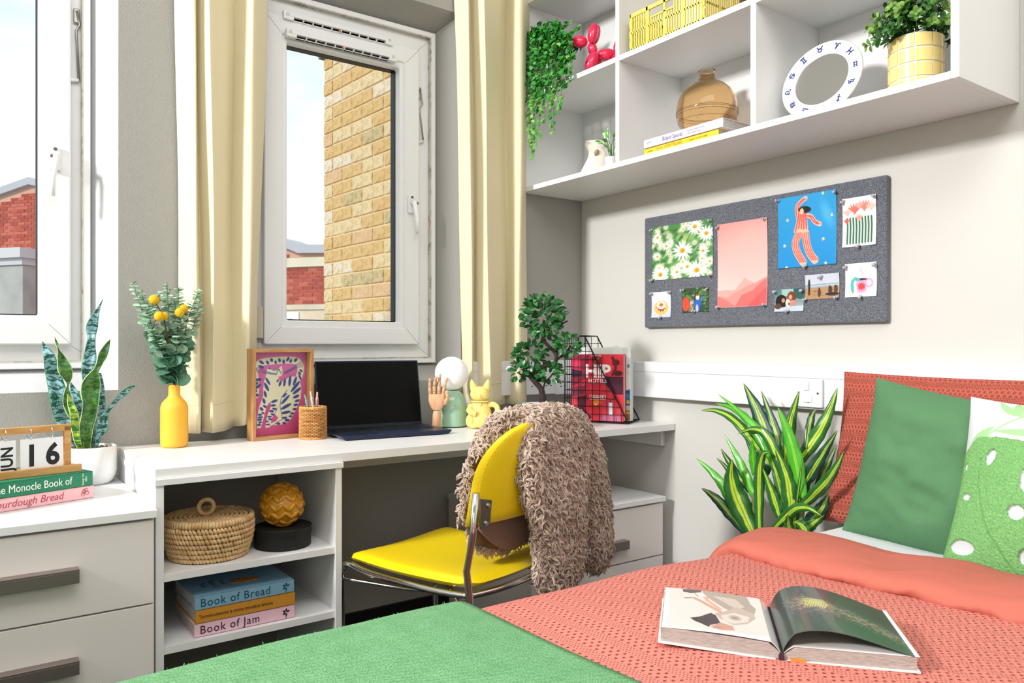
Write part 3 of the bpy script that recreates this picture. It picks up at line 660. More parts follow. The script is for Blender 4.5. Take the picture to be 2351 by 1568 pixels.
t.links.new(hgt, bn.inputs['Height']); t.links.new(bn.outputs[0], b.inputs['Normal'])
ps = thing('pillow', 'large coral crinkle pillow leaning on the wall at the bed head', 'pillow', (2.02, .86, .56))
g = G(); pillow(g, .76, .43, .11, 1, pinch=.045); uvm(g, lambda u, v: (u * .76, v * .43))
M = place((2.035, .865, .745), (0, -1, 0), (.27, 0, .96)); g.v = [tuple(M @ Vector(p)) for p in g.v]
part('pillowcase', g, SHAM, ps, smooth=True, world=True)
g = G(); M = place((1.918, .872, .712), (.0, -.985, -.14), (.16, -.14, .975)); pillow(g, .46, .41, .19, 2, pinch=.06); g.v = [tuple(M @ Vector(p)) for p in g.v]
GRN = mat('green_cotton', '#54825a', .9, bump=.0005, bscale=700, var=.1, vscale=400)
ps = thing('pillow', 'plain green cushion leaning on the coral pillow', 'pillow', (1.93, .84, .55)); part('cushion_cover', g, GRN, ps, smooth=True, world=True)
# white cushion with tufted green leaf
pp = Paint(260, 260, '#d0d2d7')
LG = '#9cc58e'; TG = '#86c46d'
def lf(P, c=LG): pp.poly([tuple(q) for q in P], c)
def leafpoly(x0, y0, x1, y1, wd, bow=0):
    dx, dy = x1 - x0, y1 - y0; L = math.hypot(dx, dy); nx, ny = -dy / L, dx / L; T = [i / 12 for i in range(13)]
    a = [(x0 + dx * t_ + nx * (math.sin(math.pi * t_) * (wd + bow)), y0 + dy * t_ + ny * (math.sin(math.pi * t_) * (wd + bow))) for t_ in T]
    c = [(x0 + dx * t_ - nx * (math.sin(math.pi * t_) * (wd - bow)), y0 + dy * t_ - ny * (math.sin(math.pi * t_) * (wd - bow))) for t_ in T]
    return a + c[::-1]
lf(leafpoly(.30, .10, .14, .00, .02, -.02)); lf(leafpoly(.27, .11, .22, .0, .025)); lf(leafpoly(.28, .10, .42, .02, .018, -.02)); lf(leafpoly(.28, .12, .62, .12, .03, -.01)); lf(leafpoly(.16, .20, .55, .19, .025)); lf(leafpoly(.17, .17, .04, .29, .025)); lf(leafpoly(.45, .03, .75, .10, .03)); lf(leafpoly(.6, .02, .9, .16, .03))
pp.line([(.0, .42), (.10, .27), (.22, .15), (.30, .08), (.42, .03)], .010, LG)
tuft = [(.10, .24), (.2, .235), (.33, .245), (.385, .28), (.37, .33), (.345, .42), (.35, .48), (.39, .52), (.44, .46), (.46, .36), (.47, .27), (.60, .26), (.80, .30), (1.1, .26), (1.1, 1.1), (-.1, 1.1), (-.1, .5), (.0, .36)]
mk = Paint(260, 260, (0, 0, 0)); mk.poly(tuft, (1, 1, 1))
OV = [(.19, .345, .022, .042, 15), (.05, .40, .012, .018, 0), (.0, .50, .014, .016, 0), (.09, .555, .024, .017, 5), (.0, .645, .03, .018, 0), (.35, .60, .036, .035, -20), (.12, .81, .065, .038, 0), (.40, .80, .022, .036, 5), (.12, .985, .09, .05, 5), (.6, .45, .04, .06, 10), (.62, .72, .05, .04, 0), (.8, .5, .04, .07, 0), (.85, .8, .05, .05, 0), (.6, .95, .05, .05, 0)]
for o in OV: mk.ell(*o[:4], (0, 0, 0), ang=o[4])
mk.line([(.14, .36), (.15, .5), (.22, .68), (.36, .88), (.5, 1.0)], .006, (.35, .35, .35))
msk = mk.a[..., 0]
pp.a = pp.a * (1 - (msk > .2)[..., None]) + (srgb('#74a866') * (1 + .22 * (rng.random((260, 260, 1)) - .5))) * (msk > .2)[..., None]
M = np.array(place((1.795, .582, .708), (.03, -1, -.03), (.33, -.03, .94)))
tmp = G(); f3 = pillow(tmp, .44, .42, .16, 5, pinch=.07)
def pf(u, v, bump=True):
    out = np.zeros(u.shape + (3,))
    a, b_ = u * 2 - 1, (1 - v) * 2 - 1; pinch = .07; wd, ht, tk = .45, .42, .18
    x = a * wd / 2 * (1 - pinch * (1 - b_ * b_) * a * a); y = b_ * ht / 2 * (1 - pinch * (1 - a * a) * b_ * b_)
    q = np.clip(1 - np.abs(a) ** 2.3, 0, 1) ** .62 * np.clip(1 - np.abs(b_) ** 2.3, 0, 1) ** .62
    z = q * tk / 2 * (1 + .08 * np.sin(3 * a + 1) * np.cos(4 * b_))
    if bump:
        edge = np.clip(np.minimum(np.minimum(u, 1 - u), np.minimum(v, 1 - v)) * 25, 0, 1)
        z = z + edge * msk * (.007 + .0035 * rng.random(u.shape))
    P = np.stack([x, y, z, np.ones_like(x)], -1) @ M.T; return P[..., 0], P[..., 1], P[..., 2]
ps = thing('pillow', 'white cushion with raised tufted green leaf pattern', 'pillow', (1.8, .6, .55))
g = G(); pillow(g, .45, .42, .15, 5, pinch=.07); n_ = 45 * 45; g.f = g.f[44 * 44:]
MM = place((1.795, .582, .708), (.03, -1, -.03), (.33, -.03, .94)); g.v = [tuple(MM @ Vector(p)) for p in g.v]
part('back_cloth', g, mat('white_cotton', '#e6e8ee', .9), ps, smooth=True, world=True)
printed('embroidered_front', pp, pf, pmat('embroidery', .9), ps, world=True, thick=0)
# ================================================================== things on the desk
DZ = .7402
# laptop
NAVY = mat('navy_laptop_shell', '#232c44', .35, metal=.3); SCR = mat('laptop_screen', '#060708', .35, spec=.15); KEY_ = mat('laptop_key', '#15181f', .5)
lp = thing('laptop', 'open dark navy laptop with black screen under the window', 'laptop', (1.131, 2.152, DZ), -R(5))
B = G(); B.prism([(-.172, .002), (.172, .002), (.1845, .012), (.1845, .0145), (-.1845, .0145), (-.1845, .012)], .004, .238, 'y')
part('base', B, NAVY, lp, bev=.0015)
part('keyboard_bed', G().box(-.160, .085, .0143, .160, .215, .0150), mat('keyboard_bed', '#1b2233', .5), lp)
kb_ = [o for o in lp.children if o.name.startswith('keyboard_bed')][0]; k1m = meshof('key', G().box(0, 0, 0, .0185, .0165, .0018), KEY_, False); k5m = meshof('space_key', G().box(0, 0, 0, .0995, .0165, .0018), KEY_, False)
for r in range(6):
    for k in range(15):
        if r == 5 and 4 < k < 9: continue
        big_ = r == 5 and k == 4; o = newobj('space_key' if big_ else 'key', k5m if big_ else k1m); o.parent = kb_; o.location = (-.156 + .0210 * k, .192 - r * .020, .015); ROOT[o.name] = ROOT[lp.name]
part('touchpad', G().box(-.055, .010, .0143, .055, .078, .0148), mat('touchpad', '#2f3a55', .25), lp, bev=.0005)
lid = G(); lid.box(-.1845, 0, 0, .1845, .006, .224); Ml = Matrix.Translation((0, .238, .014)) @ Matrix.Rotation(R(-10), 4, 'X'); lid.v = [tuple(Ml @ Vector(p)) for p in lid.v]
part('lid', lid, NAVY, lp, bev=.002)
s_ = G(); s_.box(-.180, -.0008, .008, .180, .0002, .2195); s_.v = [tuple(Ml @ Vector(p)) for p in s_.v]; part('screen', s_, SCR, lp)
part('hinge', G().tube([(-.15, .238, .013), (.15, .238, .013)], .006, 10), BLACK, lp)
# framed print of a striped cat
OAK = mat('oak_wood', '#c99a67', .55, bump=.0004, bscale=70, stretch=(6, 6, 1), col2='#b07f4c', vscale=14)
OAKH = mat('oak_wood_rail', '#c99a67', .55, bump=.0004, bscale=70, stretch=(1, 6, 6), col2='#b07f4c', vscale=14)
fa = R(6); fr = thing('picture_frame', 'oak framed print of a striped cat on pink standing left of the laptop', 'picture', (.730, 2.322, DZ), fa)
FW, FH, FD = .200, .277, .042
part('frame_side', G().prism([(0, 0), (.011, .011), (.011, FH - .011), (0, FH)], 0, FD, 'y'), OAK, fr, bev=.0008)
part('frame_side', G().prism([(FW, 0), (FW - .011, .011), (FW - .011, FH - .011), (FW, FH)], 0, FD, 'y'), OAK, fr, bev=.0008)
part('frame_rail', G().prism([(0, 0), (.011, .011), (FW - .011, .011), (FW, 0)], 0, FD, 'y'), OAKH, fr, bev=.0008)
part('frame_rail', G().prism([(0, FH), (.011, FH - .011), (FW - .011, FH - .011), (FW, FH)], 0, FD, 'y'), OAKH, fr, bev=.0008)
part('backing', G().box(.004, FD - .006, .004, FW - .004, FD - .002, FH - .004), OAKH, fr)
c = Paint(150, 216, '#d8679f'); CR_, BL_ = '#ece2bf', '#3c4f92'
c.grad('#d873a8', '#cf4f86')
K = lambda L: [((x - 170) / 690., (y - 175) / 1190.) for x, y in L]   # zoomed pixels -> 0..1
tail = smoothpath([(p[0], p[1], 0) for p in K([(215, 780), (215, 560), (200, 420), (290, 320), (420, 300), (600, 290), (740, 310), (790, 400), (775, 520), (740, 600)])], 6)
c.line([(p.x, p.y) for p in tail], .125, CR_)
c.poly(K([(340, 520), (360, 420), (385, 375), (405, 425), (500, 420), (545, 370), (555, 470), (540, 520), (500, 530), (510, 580), (560, 600), (640, 540), (700, 530), (770, 570), (800, 700), (790, 850), (740, 1000), (690, 1100), (640, 1190), (560, 1220), (480, 1225), (400, 1230), (400, 1200), (470, 1170), (500, 1120), (450, 1060), (420, 1120), (390, 1250), (320, 1250), (350, 1130), (380, 1010), (400, 880), (350, 950), (320, 1100), (280, 1250), (230, 1250), (235, 1100), (260, 950), (310, 800), (315, 620)]), CR_)
c.poly(K([(495, 1030), (450, 1060), (395, 1215), (330, 1250), (560, 1250), (450, 1180)]), '#cf4f86', 0)
c.poly(K([(400, 870), (330, 1060), (280, 1300), (330, 1300), (360, 1080), (405, 960)]), '#cf4f86')
for L in ((290, 318, 34, 16, 35), (365, 322, 26, 16, 55), (415, 288, 24, 17, 70), (466, 320, 22, 15, 80), (515, 292, 26, 17, 75), (568, 312, 28, 17, 85), (622, 278, 30, 16, -55), (660, 305, 26, 16, -65), (724, 292, 28, 17, -50), (285, 382, 38, 18, 20), (205, 413, 26, 14, 5), (198, 496, 22, 17, 0), (250, 563, 44, 18, -8), (213, 625, 42, 18, -25), (243, 662, 50, 17, -35), (205, 724, 34, 18, -8), (226, 782, 34, 19, -5),
          (795, 450, 24, 13, 35), (775, 485, 26, 13, 45), (780, 545, 42, 13, 65), (368, 590, 52, 15, 58), (352, 670, 58, 18, 62), (336, 772, 40, 17, 75), (492, 588, 20, 12, -60), (523, 628, 36, 16, -70), (580, 615, 50, 16, -80), (648, 595, 66, 18, -83), (715, 600, 58, 18, -68), (720, 680, 86, 20, -48), (740, 745, 66, 20, -35), (730, 828, 44, 18, -20), (745, 890, 34, 16, -15), (725, 950, 30, 16, -8), (710, 1012, 28, 14, -6),
          (580, 800, 36, 15, -40), (590, 865, 76, 18, -45), (600, 965, 72, 20, -25), (597, 1052, 60, 18, -8), (678, 1072, 26, 13, 0), (655, 1112, 24, 12, 0), (582, 1130, 32, 15, 0), (614, 1168, 34, 17, 8), (575, 1205, 26, 15, 10), (500, 1206, 26, 14, 8), (320, 870, 34, 17, 70), (450, 880, 42, 17, -15), (436, 940, 36, 14, 0), (330, 948, 26, 14, 40), (290, 982, 28, 17, 40), (452, 992, 30, 14, 15), (308, 1040, 20, 12, 20), (415, 1022, 32, 15, 8), (270, 1062, 28, 13, 5), (428, 1070, 24, 13, 20), (275, 1098, 34, 12, 0), (390, 1100, 30, 12, 0), (265, 1132, 32, 14, 0), (398, 1135, 26, 12, 15), (272, 1170, 24, 13, 0), (360, 1165, 22, 10, 0), (258, 1205, 28, 14, 0), (370, 1210, 28, 12, 0)):
    c.ell((L[0] - 170) / 690., (L[1] - 175) / 1190., L[2] / 690., L[3] / 690., BL_, ang=L[4])
for k in range(5):
    c.line(K([(560 + 8 * k, 470 + 6 * k), (620, 440 + 8 * k), (690, 400 + 8 * k), (740, 350 + 14 * k), (820, 300 + 22 * k)]), .006, BL_); c.line(K([(480, 500 - 4 * k), (400, 490 - 6 * k), (330, 480 - 10 * k), (260, 455 - 18 * k), (215, 440 - 10 * k)]), .006, BL_, .8)
c.line(K([(615, 725), (540, 830), (520, 950), (545, 1080), (550, 1150), (480, 1190), (410, 1240)]), .010, BL_); c.line(K([(495, 965), (455, 1060)]), .008, BL_)
c.ell(*K([(487, 463)])[0], .02, .012, '#5aa36a'); c.line(K([(500, 425), (530, 460), (540, 490)]), .012, BL_); c.poly(K([(370, 420), (385, 375), (400, 415)]), BL_)
for x in (435, 455, 475, 495, 512): c.ell((x - 170) / 690., (430 - 175) / 1190., .008, .018, BL_, ang=20)
printed('cat_print', c, flat((.011, FD - .010, FH - .011), (FW - .022, 0, 0), (0, 0, -(FH - .022))), PRINT, fr)
gm = mat('picture_glass', '#ffffff', 0); 
part('glazing', G().box(.009, FD - .016, .009, FW - .009, FD - .0145, FH - .009), GLASS, fr)
# rattan pen cup with four pens
RAT = mat('rattan', '#e0aa68', .6, col2='#c98a4a', vscale=60)
cp = thing('pen_cup', 'small woven rattan pen cup in front of the cat print', 'cup', (.905, 2.290, DZ))
part('liner', G().lathe([(.0, .002), (.0365, .002), (.0375, .096), (.0350, .096), (.0345, .006), (0, .006)], 32), mat('rattan_dark', '#5a3418', .8), cp, smooth=True)
g = G()
for k in range(40):
    a = 2 * math.pi * k / 40; g.tube([(.0388 * math.cos(a), .0388 * math.sin(a), .002), (.0396 * math.cos(a), .0396 * math.sin(a), .094)], .0009, 5)
for r in range(22):
    z = .004 + r * .0042; P = []
    for k in range(120):
        a = 2 * math.pi * k / 120; q = .0398 + .0019 * math.sin(a * 20 + (r % 2) * math.pi); P.append((q * math.cos(a), q * math.sin(a), z))
    g.tube(P, .0015, 5, closed=True)
part('weave', g, RAT, cp, smooth=True, kind='stuff')
g = G(); g.tube([(.0385 * math.cos(2 * math.pi * k / 40), .0385 * math.sin(2 * math.pi * k / 40), .0965) for k in range(40)], .0036, 8, closed=True); g.tube([(.0385 * math.cos(2 * math.pi * k / 40), .0385 * math.sin(2 * math.pi * k / 40), .003) for k in range(40)], .003, 8, closed=True)
part('rim', g, RAT, cp, smooth=True)
for (lab, col, tip, base, r) in (('sage green pen leaning left in the rattan cup', '#7f9c96', (-.028, -.004, .136), (.008, .0, .01), .0046), ('grey white pen in the rattan cup next to the sage pen', '#c6c8c8', (-.012, -.010, .146), (.014, -.008, .01), .0042),
                                 ('tall pink pen standing in the rattan cup', '#e8a4a0', (.014, .0, .143), (.010, .004, .01), .0050), ('thin pink pen behind the tall pink pen in the cup', '#d98b8b', (.006, .012, .126), (.004, .014, .01), .0032)):
    p0 = Vector((.905, 2.290, DZ)); a, b_ = p0 + Vector(base), p0 + Vector(tip); d_ = (b_ - a); pn = thing('pen', lab, 'pen', a, group='pens in the rattan cup')
    part('barrel', G().tube([a, a + d_ * .82], r, 12), mat('pen_' + col[1:], col, .4), pn, world=True, smooth=False)
    part('clicker', G().tube([a + d_ * .82, a + d_ * .86, a + d_ * .87, a + d_], [r, r * .9, r * .62, r * .55], 12), mat('pen_' + col[1:], col, .4), pn, world=True)
    part('clip', G().tube([a + d_ * .84 + Vector((0, -r * 1.5, 0)), a + d_ * .55 + Vector((0, -r * 1.4, 0))], .0008, 6), CHROME, pn, world=True)
# wooden artist's hand
WD = mat('beech_wood', '#dfb28c', .5, bump=.0002, bscale=60, stretch=(4, 4, 1), col2='#d3a078', vscale=20)
hd = thing('wooden_hand', 'jointed wooden artist hand standing right of the laptop', 'figurine', (1.352, 2.300, DZ), R(-30))
part('wrist', G().lathe([(.0, 0), (.0165, 0), (.0145, .05), (.0125, .058), (.012, .062), (0, .062)], 28), WD, hd, smooth=True)
def palm(u, v):
    a = 2 * math.pi * u; t_ = v; wx = .0125 + .017 * min(1, t_ * 1.7) ** .6 - .001 * t_; wy = .008 + .004 * math.sin(math.pi * min(1, t_ * 1.1))
    if t_ > .98: wy *= .8
    ca, sa = math.cos(a), math.sin(a); return (wx * math.copysign(abs(ca) ** .8, ca), wy * math.copysign(abs(sa) ** .8, sa), .064 + .056 * t_)
g = G().sheet(palm, 28, 14, uv=False); n0 = len(g.v); g.f += [tuple(range(27, -1, -1)), tuple(14 * 29 + k for k in range(28))]
part('palm', g, WD, hd, smooth=True)
def finger(nm, base, dirs, lens, r0):
    p = Vector(base); f = None
    for i, (d_, L) in enumerate(zip(dirs, lens)):
        d_ = Vector(d_).normalized(); r = r0 * (1 - .09 * i); q = p + d_ * L
        G_ = G().ell((0, 0, 0), (r, r, r), n=14, m=8); G_.v = [tuple(Vector(x) + p) for x in G_.v]
        G_.tube([p + d_ * L * .06, p + d_ * L * .3, p + d_ * L * .9, p + d_ * L], [r * .86, r, r * .93, r * .6 if i < 2 else r * .45], 14)
        o = part(nm if i == 0 else 'finger_joint', G_, WD, hd if i == 0 else f, smooth=True)
        if i == 0: f = o
        p = q
finger('finger', (-.0235, 0, .123), [(-.04, -.02, 1), (.0, -.1, 1), (.12, -.12, 1)], (.020, .016, .016), .0056)
finger('finger', (-.0085, 0, .125), [(-.02, -.1, 1), (.16, -.35, 1), (.3, -.5, 1)], (.022, .019, .018), .0060)
finger('finger', (.0070, 0, .125), [(.02, .0, 1), (.08, -.05, 1), (.1, -.12, 1)], (.024, .021, .019), .0062)
finger('finger', (.0215, 0, .122), [(.18, -.02, 1), (.3, -.1, 1), (.35, -.15, 1)], (.021, .018, .017), .0058)
finger('thumb', (.028, -.004, .088), [(.35, -.35, .8), (-.05, -.2, 1), (-.1, -.1, 1)], (.022, .016, .011), .0068)
# lamp
SAGE = mat('sage_lacquer', '#9cc4ab', .28, coat=.6)
la = thing('table_lamp', 'round table lamp, white glass globe on sage green dome base', 'lamp', (1.436, 2.340, DZ))
P = [(.0, .003), (.054, .003), (.0555, .006)] + [(.0555 * math.cos(R(a)) ** .62, .052 + .076 * math.sin(R(a))) for a in range(0, 86, 5)] + [(.016, .1285), (0, .1285)]
part('dome_base', G().lathe(P, 56), SAGE, la, smooth=True)
part('foot_ring', G().lathe([(0, 0), (.0535, 0), (.0535, .0035), (0, .0035)], 48), BLACK, la, smooth=False)
part('collar', G().lathe([(.0, .127), (.018, .127), (.018, .1335), (0, .1335)], 32), mat('dark_collar', '#6d7f74', .4, metal=.5), la, smooth=False)
part('globe', G().ell((0, 0, .1875), (.0595, .0595, .0595), n=48, m=28), mat('opal_glass', '#f4f4f4', .35, coat=.3, sss=.2, emit=.12), la, smooth=True)
part('power_cord', G().tube(smoothpath([(.05, .02, .004), (.09, .05, .004), (.06, .075, .004)], 6), .0018, 6), BLACK, la, smooth=True)
# beckoning cat
YC = mat('pale_yellow_vinyl', '#f6dc82', .5, sss=.1)
kc = thing('cat_figurine', 'pale yellow beckoning cat figurine right of the sage lamp', 'figurine', (1.490, 2.240, DZ), R(-32))
body = G(); body.lathe([(0, 0), (.036, 0), (.041, .004), (.0435, .022), (.042, .042), (.037, .062), (.031, .080), (.027, .090), (0, .094)], 40, sx=1.0, sy=.82)
part('body', body, YC, kc, smooth=True)
part('head', G().ell((0, 0, .117), (.0345, .029, .0285), n=36, m=22, fn=lambda p: 1 + .05 * max(0, -p.y) - .04 * abs(p.z)), YC, kc, smooth=True)
for s in (-1, 1):
    e_ = G(); e_.tube(smoothpath([(s * .0185, .002, .128), (s * .0225, .002, .142), (s * .0265, .001, .155), (s * .0285, .0, .166), (s * .029, .0, .169)], 4), [.0135] * 4 + [.0125 - .0009 * k for k in range(4)] + [.0088 - .0012 * k for k in range(4)] + [.0036, .003, .0022, .0012, .0004], 16, flat=.62); part('ear', e_, YC, kc, smooth=True)
    part('eye', G().tube([(s * .0145 + .0058 * math.cos(a * math.pi / 8), -.0272 + .001 * abs(math.cos(a * math.pi / 8)), .1215 + .0042 * math.sin(a * math.pi / 8)) for a in range(16)], .0008, 6, closed=True), YC, kc, smooth=True)
    part('foot', G().ell((s * .021, -.028, .010), (.016, .014, .010), n=18, m=10).tube([(s * .021 - .004, -.0415, .006), (s * .021 - .004, -.040, .014)], .0008, 5).tube([(s * .021 + .004, -.0415, .006), (s * .021 + .004, -.040, .014)], .0008, 5), YC, kc, smooth=True)
    part('thigh', G().ell((s * .033, -.012, .026), (.017, .022, .024), n=20, m=12), YC, kc, smooth=True)
part('nose', G().ell((0, -.0300, .113), (.0028, .004, .009), n=12, m=8).tube([(0, -.0300, .104), (-.005, -.0285, .1005), (-.010, -.0265, .1015)], .0009, 6).tube([(0, -.0300, .104), (.005, -.0285, .1005), (.010, -.0265, .1015)], .0009, 6), YC, kc, smooth=True)
part('collar', G().tube([(.0290 * math.cos(2 * math.pi * k / 32), .0250 * math.sin(2 * math.pi * k / 32) - .001, .092 - .001 * math.sin(2 * math.pi * k / 32)) for k in range(32)], .0032, 8, closed=True).ell((0, -.0275, .084), (.0048, .0045, .0052), n=12, m=8), YC, kc, smooth=True)
part('lowered_arm', G().tube(smoothpath([(-.031, -.006, .078), (-.037, -.020, .064), (-.026, -.034, .055), (-.014, -.038, .052)], 5), [.010] * 5 + [.0115] * 5 + [.0095] * 6, 14), YC, kc, smooth=True)
part('beckoning_arm', G().tube(smoothpath([(.028, -.002, .078), (.044, -.006, .082), (.058, -.010, .074), (.060, -.014, .058), (.050, -.018, .044)], 5), .0095, 14), YC, kc, smooth=True)
cn = G().ell((.004, -.0385, .030), (.019, .0055, .027), M=Matrix.Rotation(R(38), 3, 'Y'), n=24, m=14)
for k in range(5):
    for q in range(4): a = Vector((.010 - .0065 * q + .001 * k, -.0435, .044 - .006 * k - .0035 * q)); cn.tube([a, a + Vector((.0045, -.0004, -.003))], .0007, 5)
part('coin', cn, YC, kc, smooth=True)
# yellow bottle with stems
YV = mat('yellow_ceramic', '#f6b83c', .5)
VX, VY = .5135, 2.335
vs = thing('bottle_vase', 'matt yellow bottle vase near the left end of the desk', 'vase', (VX, VY, DZ))
part('bottle', G().lathe([(0, 0), (.030, 0), (.0345, .003), (.0365, .008), (.0368, .02), (.0368, .105), (.0362, .114), (.033, .124), (.026, .133), (.018, .141), (.0155, .147), (.0150, .175), (.0155, .1765), (.0125, .1765), (.012, .15), (.012, .03), (0, .03)], 48), YV, vs, smooth=True)
EUC = mat('eucalyptus_leaf', '#7fa98a', .6, col2='#b3cfb6', vscale=40); EUD = mat('eucalyptus_leaf_dark', '#3d7059', .6, col2='#6f9f82', vscale=30); STM = mat('eucalyptus_stem', '#4d6b5c', .7); BST = mat('brown_stem', '#6d4a2b', .7)
mouth = Vector((VX, VY, DZ + .17)); Z3 = lambda zx, zy, dy: at(300 + zx / 6.533, 640 + zy / 6.533, Y=VY + dy)
SPR = [(('left tallest', (50, 110), (250, 700), (430, 1050)), -.02), (('left second', (170, 235), (290, 640), (400, 1000)), .0), (('third from left curling over the yellow ball', (415, 265), (290, 560), (420, 1000)), -.035), (('centre tallest', (545, 110), (570, 500), (590, 1000)), -.01), (('centre left', (480, 235), (560, 640), (540, 1050)), .03),
       (('centre right', (640, 290), (710, 620), (690, 1000)), -.03), (('thin one before the curtain', (722, 180), (720, 500), (690, 1000)), .03), (('right tallest', (1010, 215), (860, 600), (760, 1100)), -.02), (('rightmost', (1030, 340), (960, 660), (800, 1080)), .02), (('hidden low middle', (760, 620), (740, 900), (650, 1200)), -.05), (('low left', (330, 800), (420, 1000), (520, 1250)), -.045)]
for (lab, p0, p1, p2), dy in SPR:
    path = smoothpath([mouth - Vector((0, 0, .12)) + Vector((0, 0, 0)), mouth + Vector((0, dy * .1, 0)), Z3(*p2, dy * .5), Z3(*p1, dy * .9), Z3(*p0, dy)], 7)
    sp_ = thing('eucalyptus_sprig', 'eucalyptus sprig in the yellow vase, %s' % lab, 'sprig', mouth, group='eucalyptus sprigs in the yellow vase')
    part('stem', G().tube(path, [.0015 - .0009 * i / len(path) for i in range(len(path))], 6), STM, sp_, world=True, smooth=True)
    g = G(); g2 = G(); i0 = 8; n = len(path)
    for i in range(i0, n):
        t_ = (i - i0) / (n - i0); p = path[i]; d_ = (path[min(i + 1, n - 1)] - path[i - 1]).normalized()
        for rep in range(1 if t_ < .6 else 2):
            pp_ = p + d_ * rep * .006; a = random.uniform(0, 3.14) if t_ < .45 else random.uniform(-.9, .9); s = (RV * math.cos(a) + FV * math.sin(a)); L = (.026 * (1 - t_) ** 1.2 + .012) * random.uniform(.8, 1.2)
            for sg in (-1, 1):
                dd = s * sg + d_ * random.uniform(-.1, .7) - FV * .1; fc = -FV * random.uniform(.5, 1.2) if t_ < .5 and random.random() < .6 else Vector((random.uniform(-.3, .3), random.uniform(-.9, -.1), 1))
                leaf(g2 if t_ < .4 else g, pp_, dd, fc, L, L * .78, bend=random.uniform(-.2, .5), n=5, shape=lambda q: math.sin(math.pi * min(1, q ** 1.2 * .88 + .06)) ** .6)
    if g.v: part('leaves', g, EUC, sp_, world=True, smooth=True, kind='stuff')
    if g2.v: part('lower_leaves', g2, EUD, sp_, world=True, smooth=True, kind='stuff')
BAL = mat('billy_button', '#e9b923', .95, bump=.003, bscale=420)
for lab, (bx, by), r_, dy, mid in (('top left', (352, 315), .0138, -.04, (520, 700)), ('middle left, in front', (428, 562), .0135, -.055, (350, 800)), ('small one half hidden in the middle', (505, 560), .0115, -.04, (540, 900)), ('right rear', (792, 452), .0128, -.035, (830, 740)), ('right front', (735, 505), .0128, -.055, (700, 800))):
    q = Z3(bx, by, dy); cb = thing('craspedia_flower', 'round yellow button flower in the yellow vase, %s' % lab, 'flower', mouth, group='yellow button flowers in the vase')
    part('stem', G().tube(smoothpath([mouth - Vector((0, 0, .1)), mouth + Vector((0, dy * .1, 0)), Z3(*mid, dy * .7), q], 6), .0016, 6), BST, cb, world=True, smooth=True)
    part('flower_head', G().ell(q, (r_, r_, r_), n=28, m=18, fn=lambda p: 1 + .03 * noise.noise(p * 9)), BAL, cb, world=True, smooth=True)
# bonsai
bz = Vector((1.646, 2.085, DZ)); BD = 2.66
bo = thing('bonsai', 'small green ficus bonsai in a white pot beside the wire rack', 'plant', bz)
part('pot', G().lathe([(0, .0), (.05, .0), (.066, .012), (.071, .05), (.071, .088), (.0665, .088), (.066, .07), (0, .07)], 44), mat('matt_white_pot', '#e6e5e1', .6), bo, smooth=True)
part('soil', G().lathe([(.066, .078), (.03, .081), (0, .082)], 24, capb=False), mat('dark_soil', '#2b2420', .95, bump=.004, bscale=160), bo, smooth=True)
B3 = lambda zx, zy, dd=0: at(1160 + zx / 3.92, 640 + zy / 3.92, D=BD + dd)
BARK = mat('bonsai_bark', '#3b312c', .85, bump=.003, bscale=90, stretch=(1, 1, .4), var=.4, vscale=40)
g = G()
g.tube(smoothpath([B3(335, 1110), B3(332, 1040), B3(318, 985), B3(265, 925), B3(225, 870), B3(230, 835), B3(290, 810, .01)], 6), [.013] * 6 + [.0105] * 6 + [.0095] * 6 + [.009] * 6 + [.008] * 6 + [.007] * 6 + [.006], 10)
g.tube(smoothpath([B3(290, 812), B3(370, 780, .01), B3(440, 760, .01), B3(462, 705), B3(440, 655), B3(385, 600), B3(345, 555), B3(340, 510)], 6), [.008 - .00006 * i for i in range(43)], 10)
for P_ in (((345, 985), (360, 930), (400, 890), (430, 850)), ((220, 870), (195, 840), (190, 810)), ((215, 878), (165, 872), (120, 850)), ((440, 755), (500, 700), (555, 650), (590, 600)), ((500, 700), (505, 640), (510, 600)), ((340, 520), (300, 460), (240, 400)), ((345, 540), (400, 450), (480, 420), (560, 380)), ((340, 500), (400, 350), (420, 280)), ((430, 770), (450, 800), (480, 830)), ((240, 850), (270, 760), (230, 700))):
    g.tube(smoothpath([B3(*q, random.uniform(-.01, .02)) for q in P_], 4), .0030, 7)
part('trunk', g, BARK, bo, world=True, smooth=True)
BL = mat('bonsai_leaf', '#15501f', .35, coat=.3, col2='#2f8034', vscale=18, pts=(.45, .75))
CL = [('crown', (340, 330), (175, 165), 210), ('left_tuft', (230, 680), (130, 100), 90), ('low_left_tuft', (120, 830), (60, 90), 34), ('right_tuft', (560, 590), (105, 80), 60), ('low_middle_tuft', (400, 850), (120, 70), 60), ('neck_tuft', (340, 490), (50, 50), 14)]
for nm, (cx, cy), (rx, ry), n in CL:
    g = G()
    for k in range(n):
        a, q = random.uniform(0, 6.28), math.sqrt(random.random()); zx, zy = cx + rx * q * math.cos(a), cy + ry * q * math.sin(a); dd = random.uniform(-.045, .045) * (rx / 175) ** .5
        p = B3(zx, zy, dd); d_ = (RV * math.cos(a) * .9 + Vector((0, 0, 1)) * (-math.sin(a) * .5 + random.uniform(-.5, .5)) + FV * random.uniform(-.6, .4))
        leaf(g, p, d_, -FV * random.uniform(.4, 1) + Vector((random.uniform(-.6, .6), random.uniform(-.5, .5), random.uniform(0, 1))), random.uniform(.019, .028), random.uniform(.0135, .0175), bend=random.uniform(0, .5), n=5, fold=.2)
    part('leaves', g, BL, bo, world=True, smooth=True, kind='stuff')
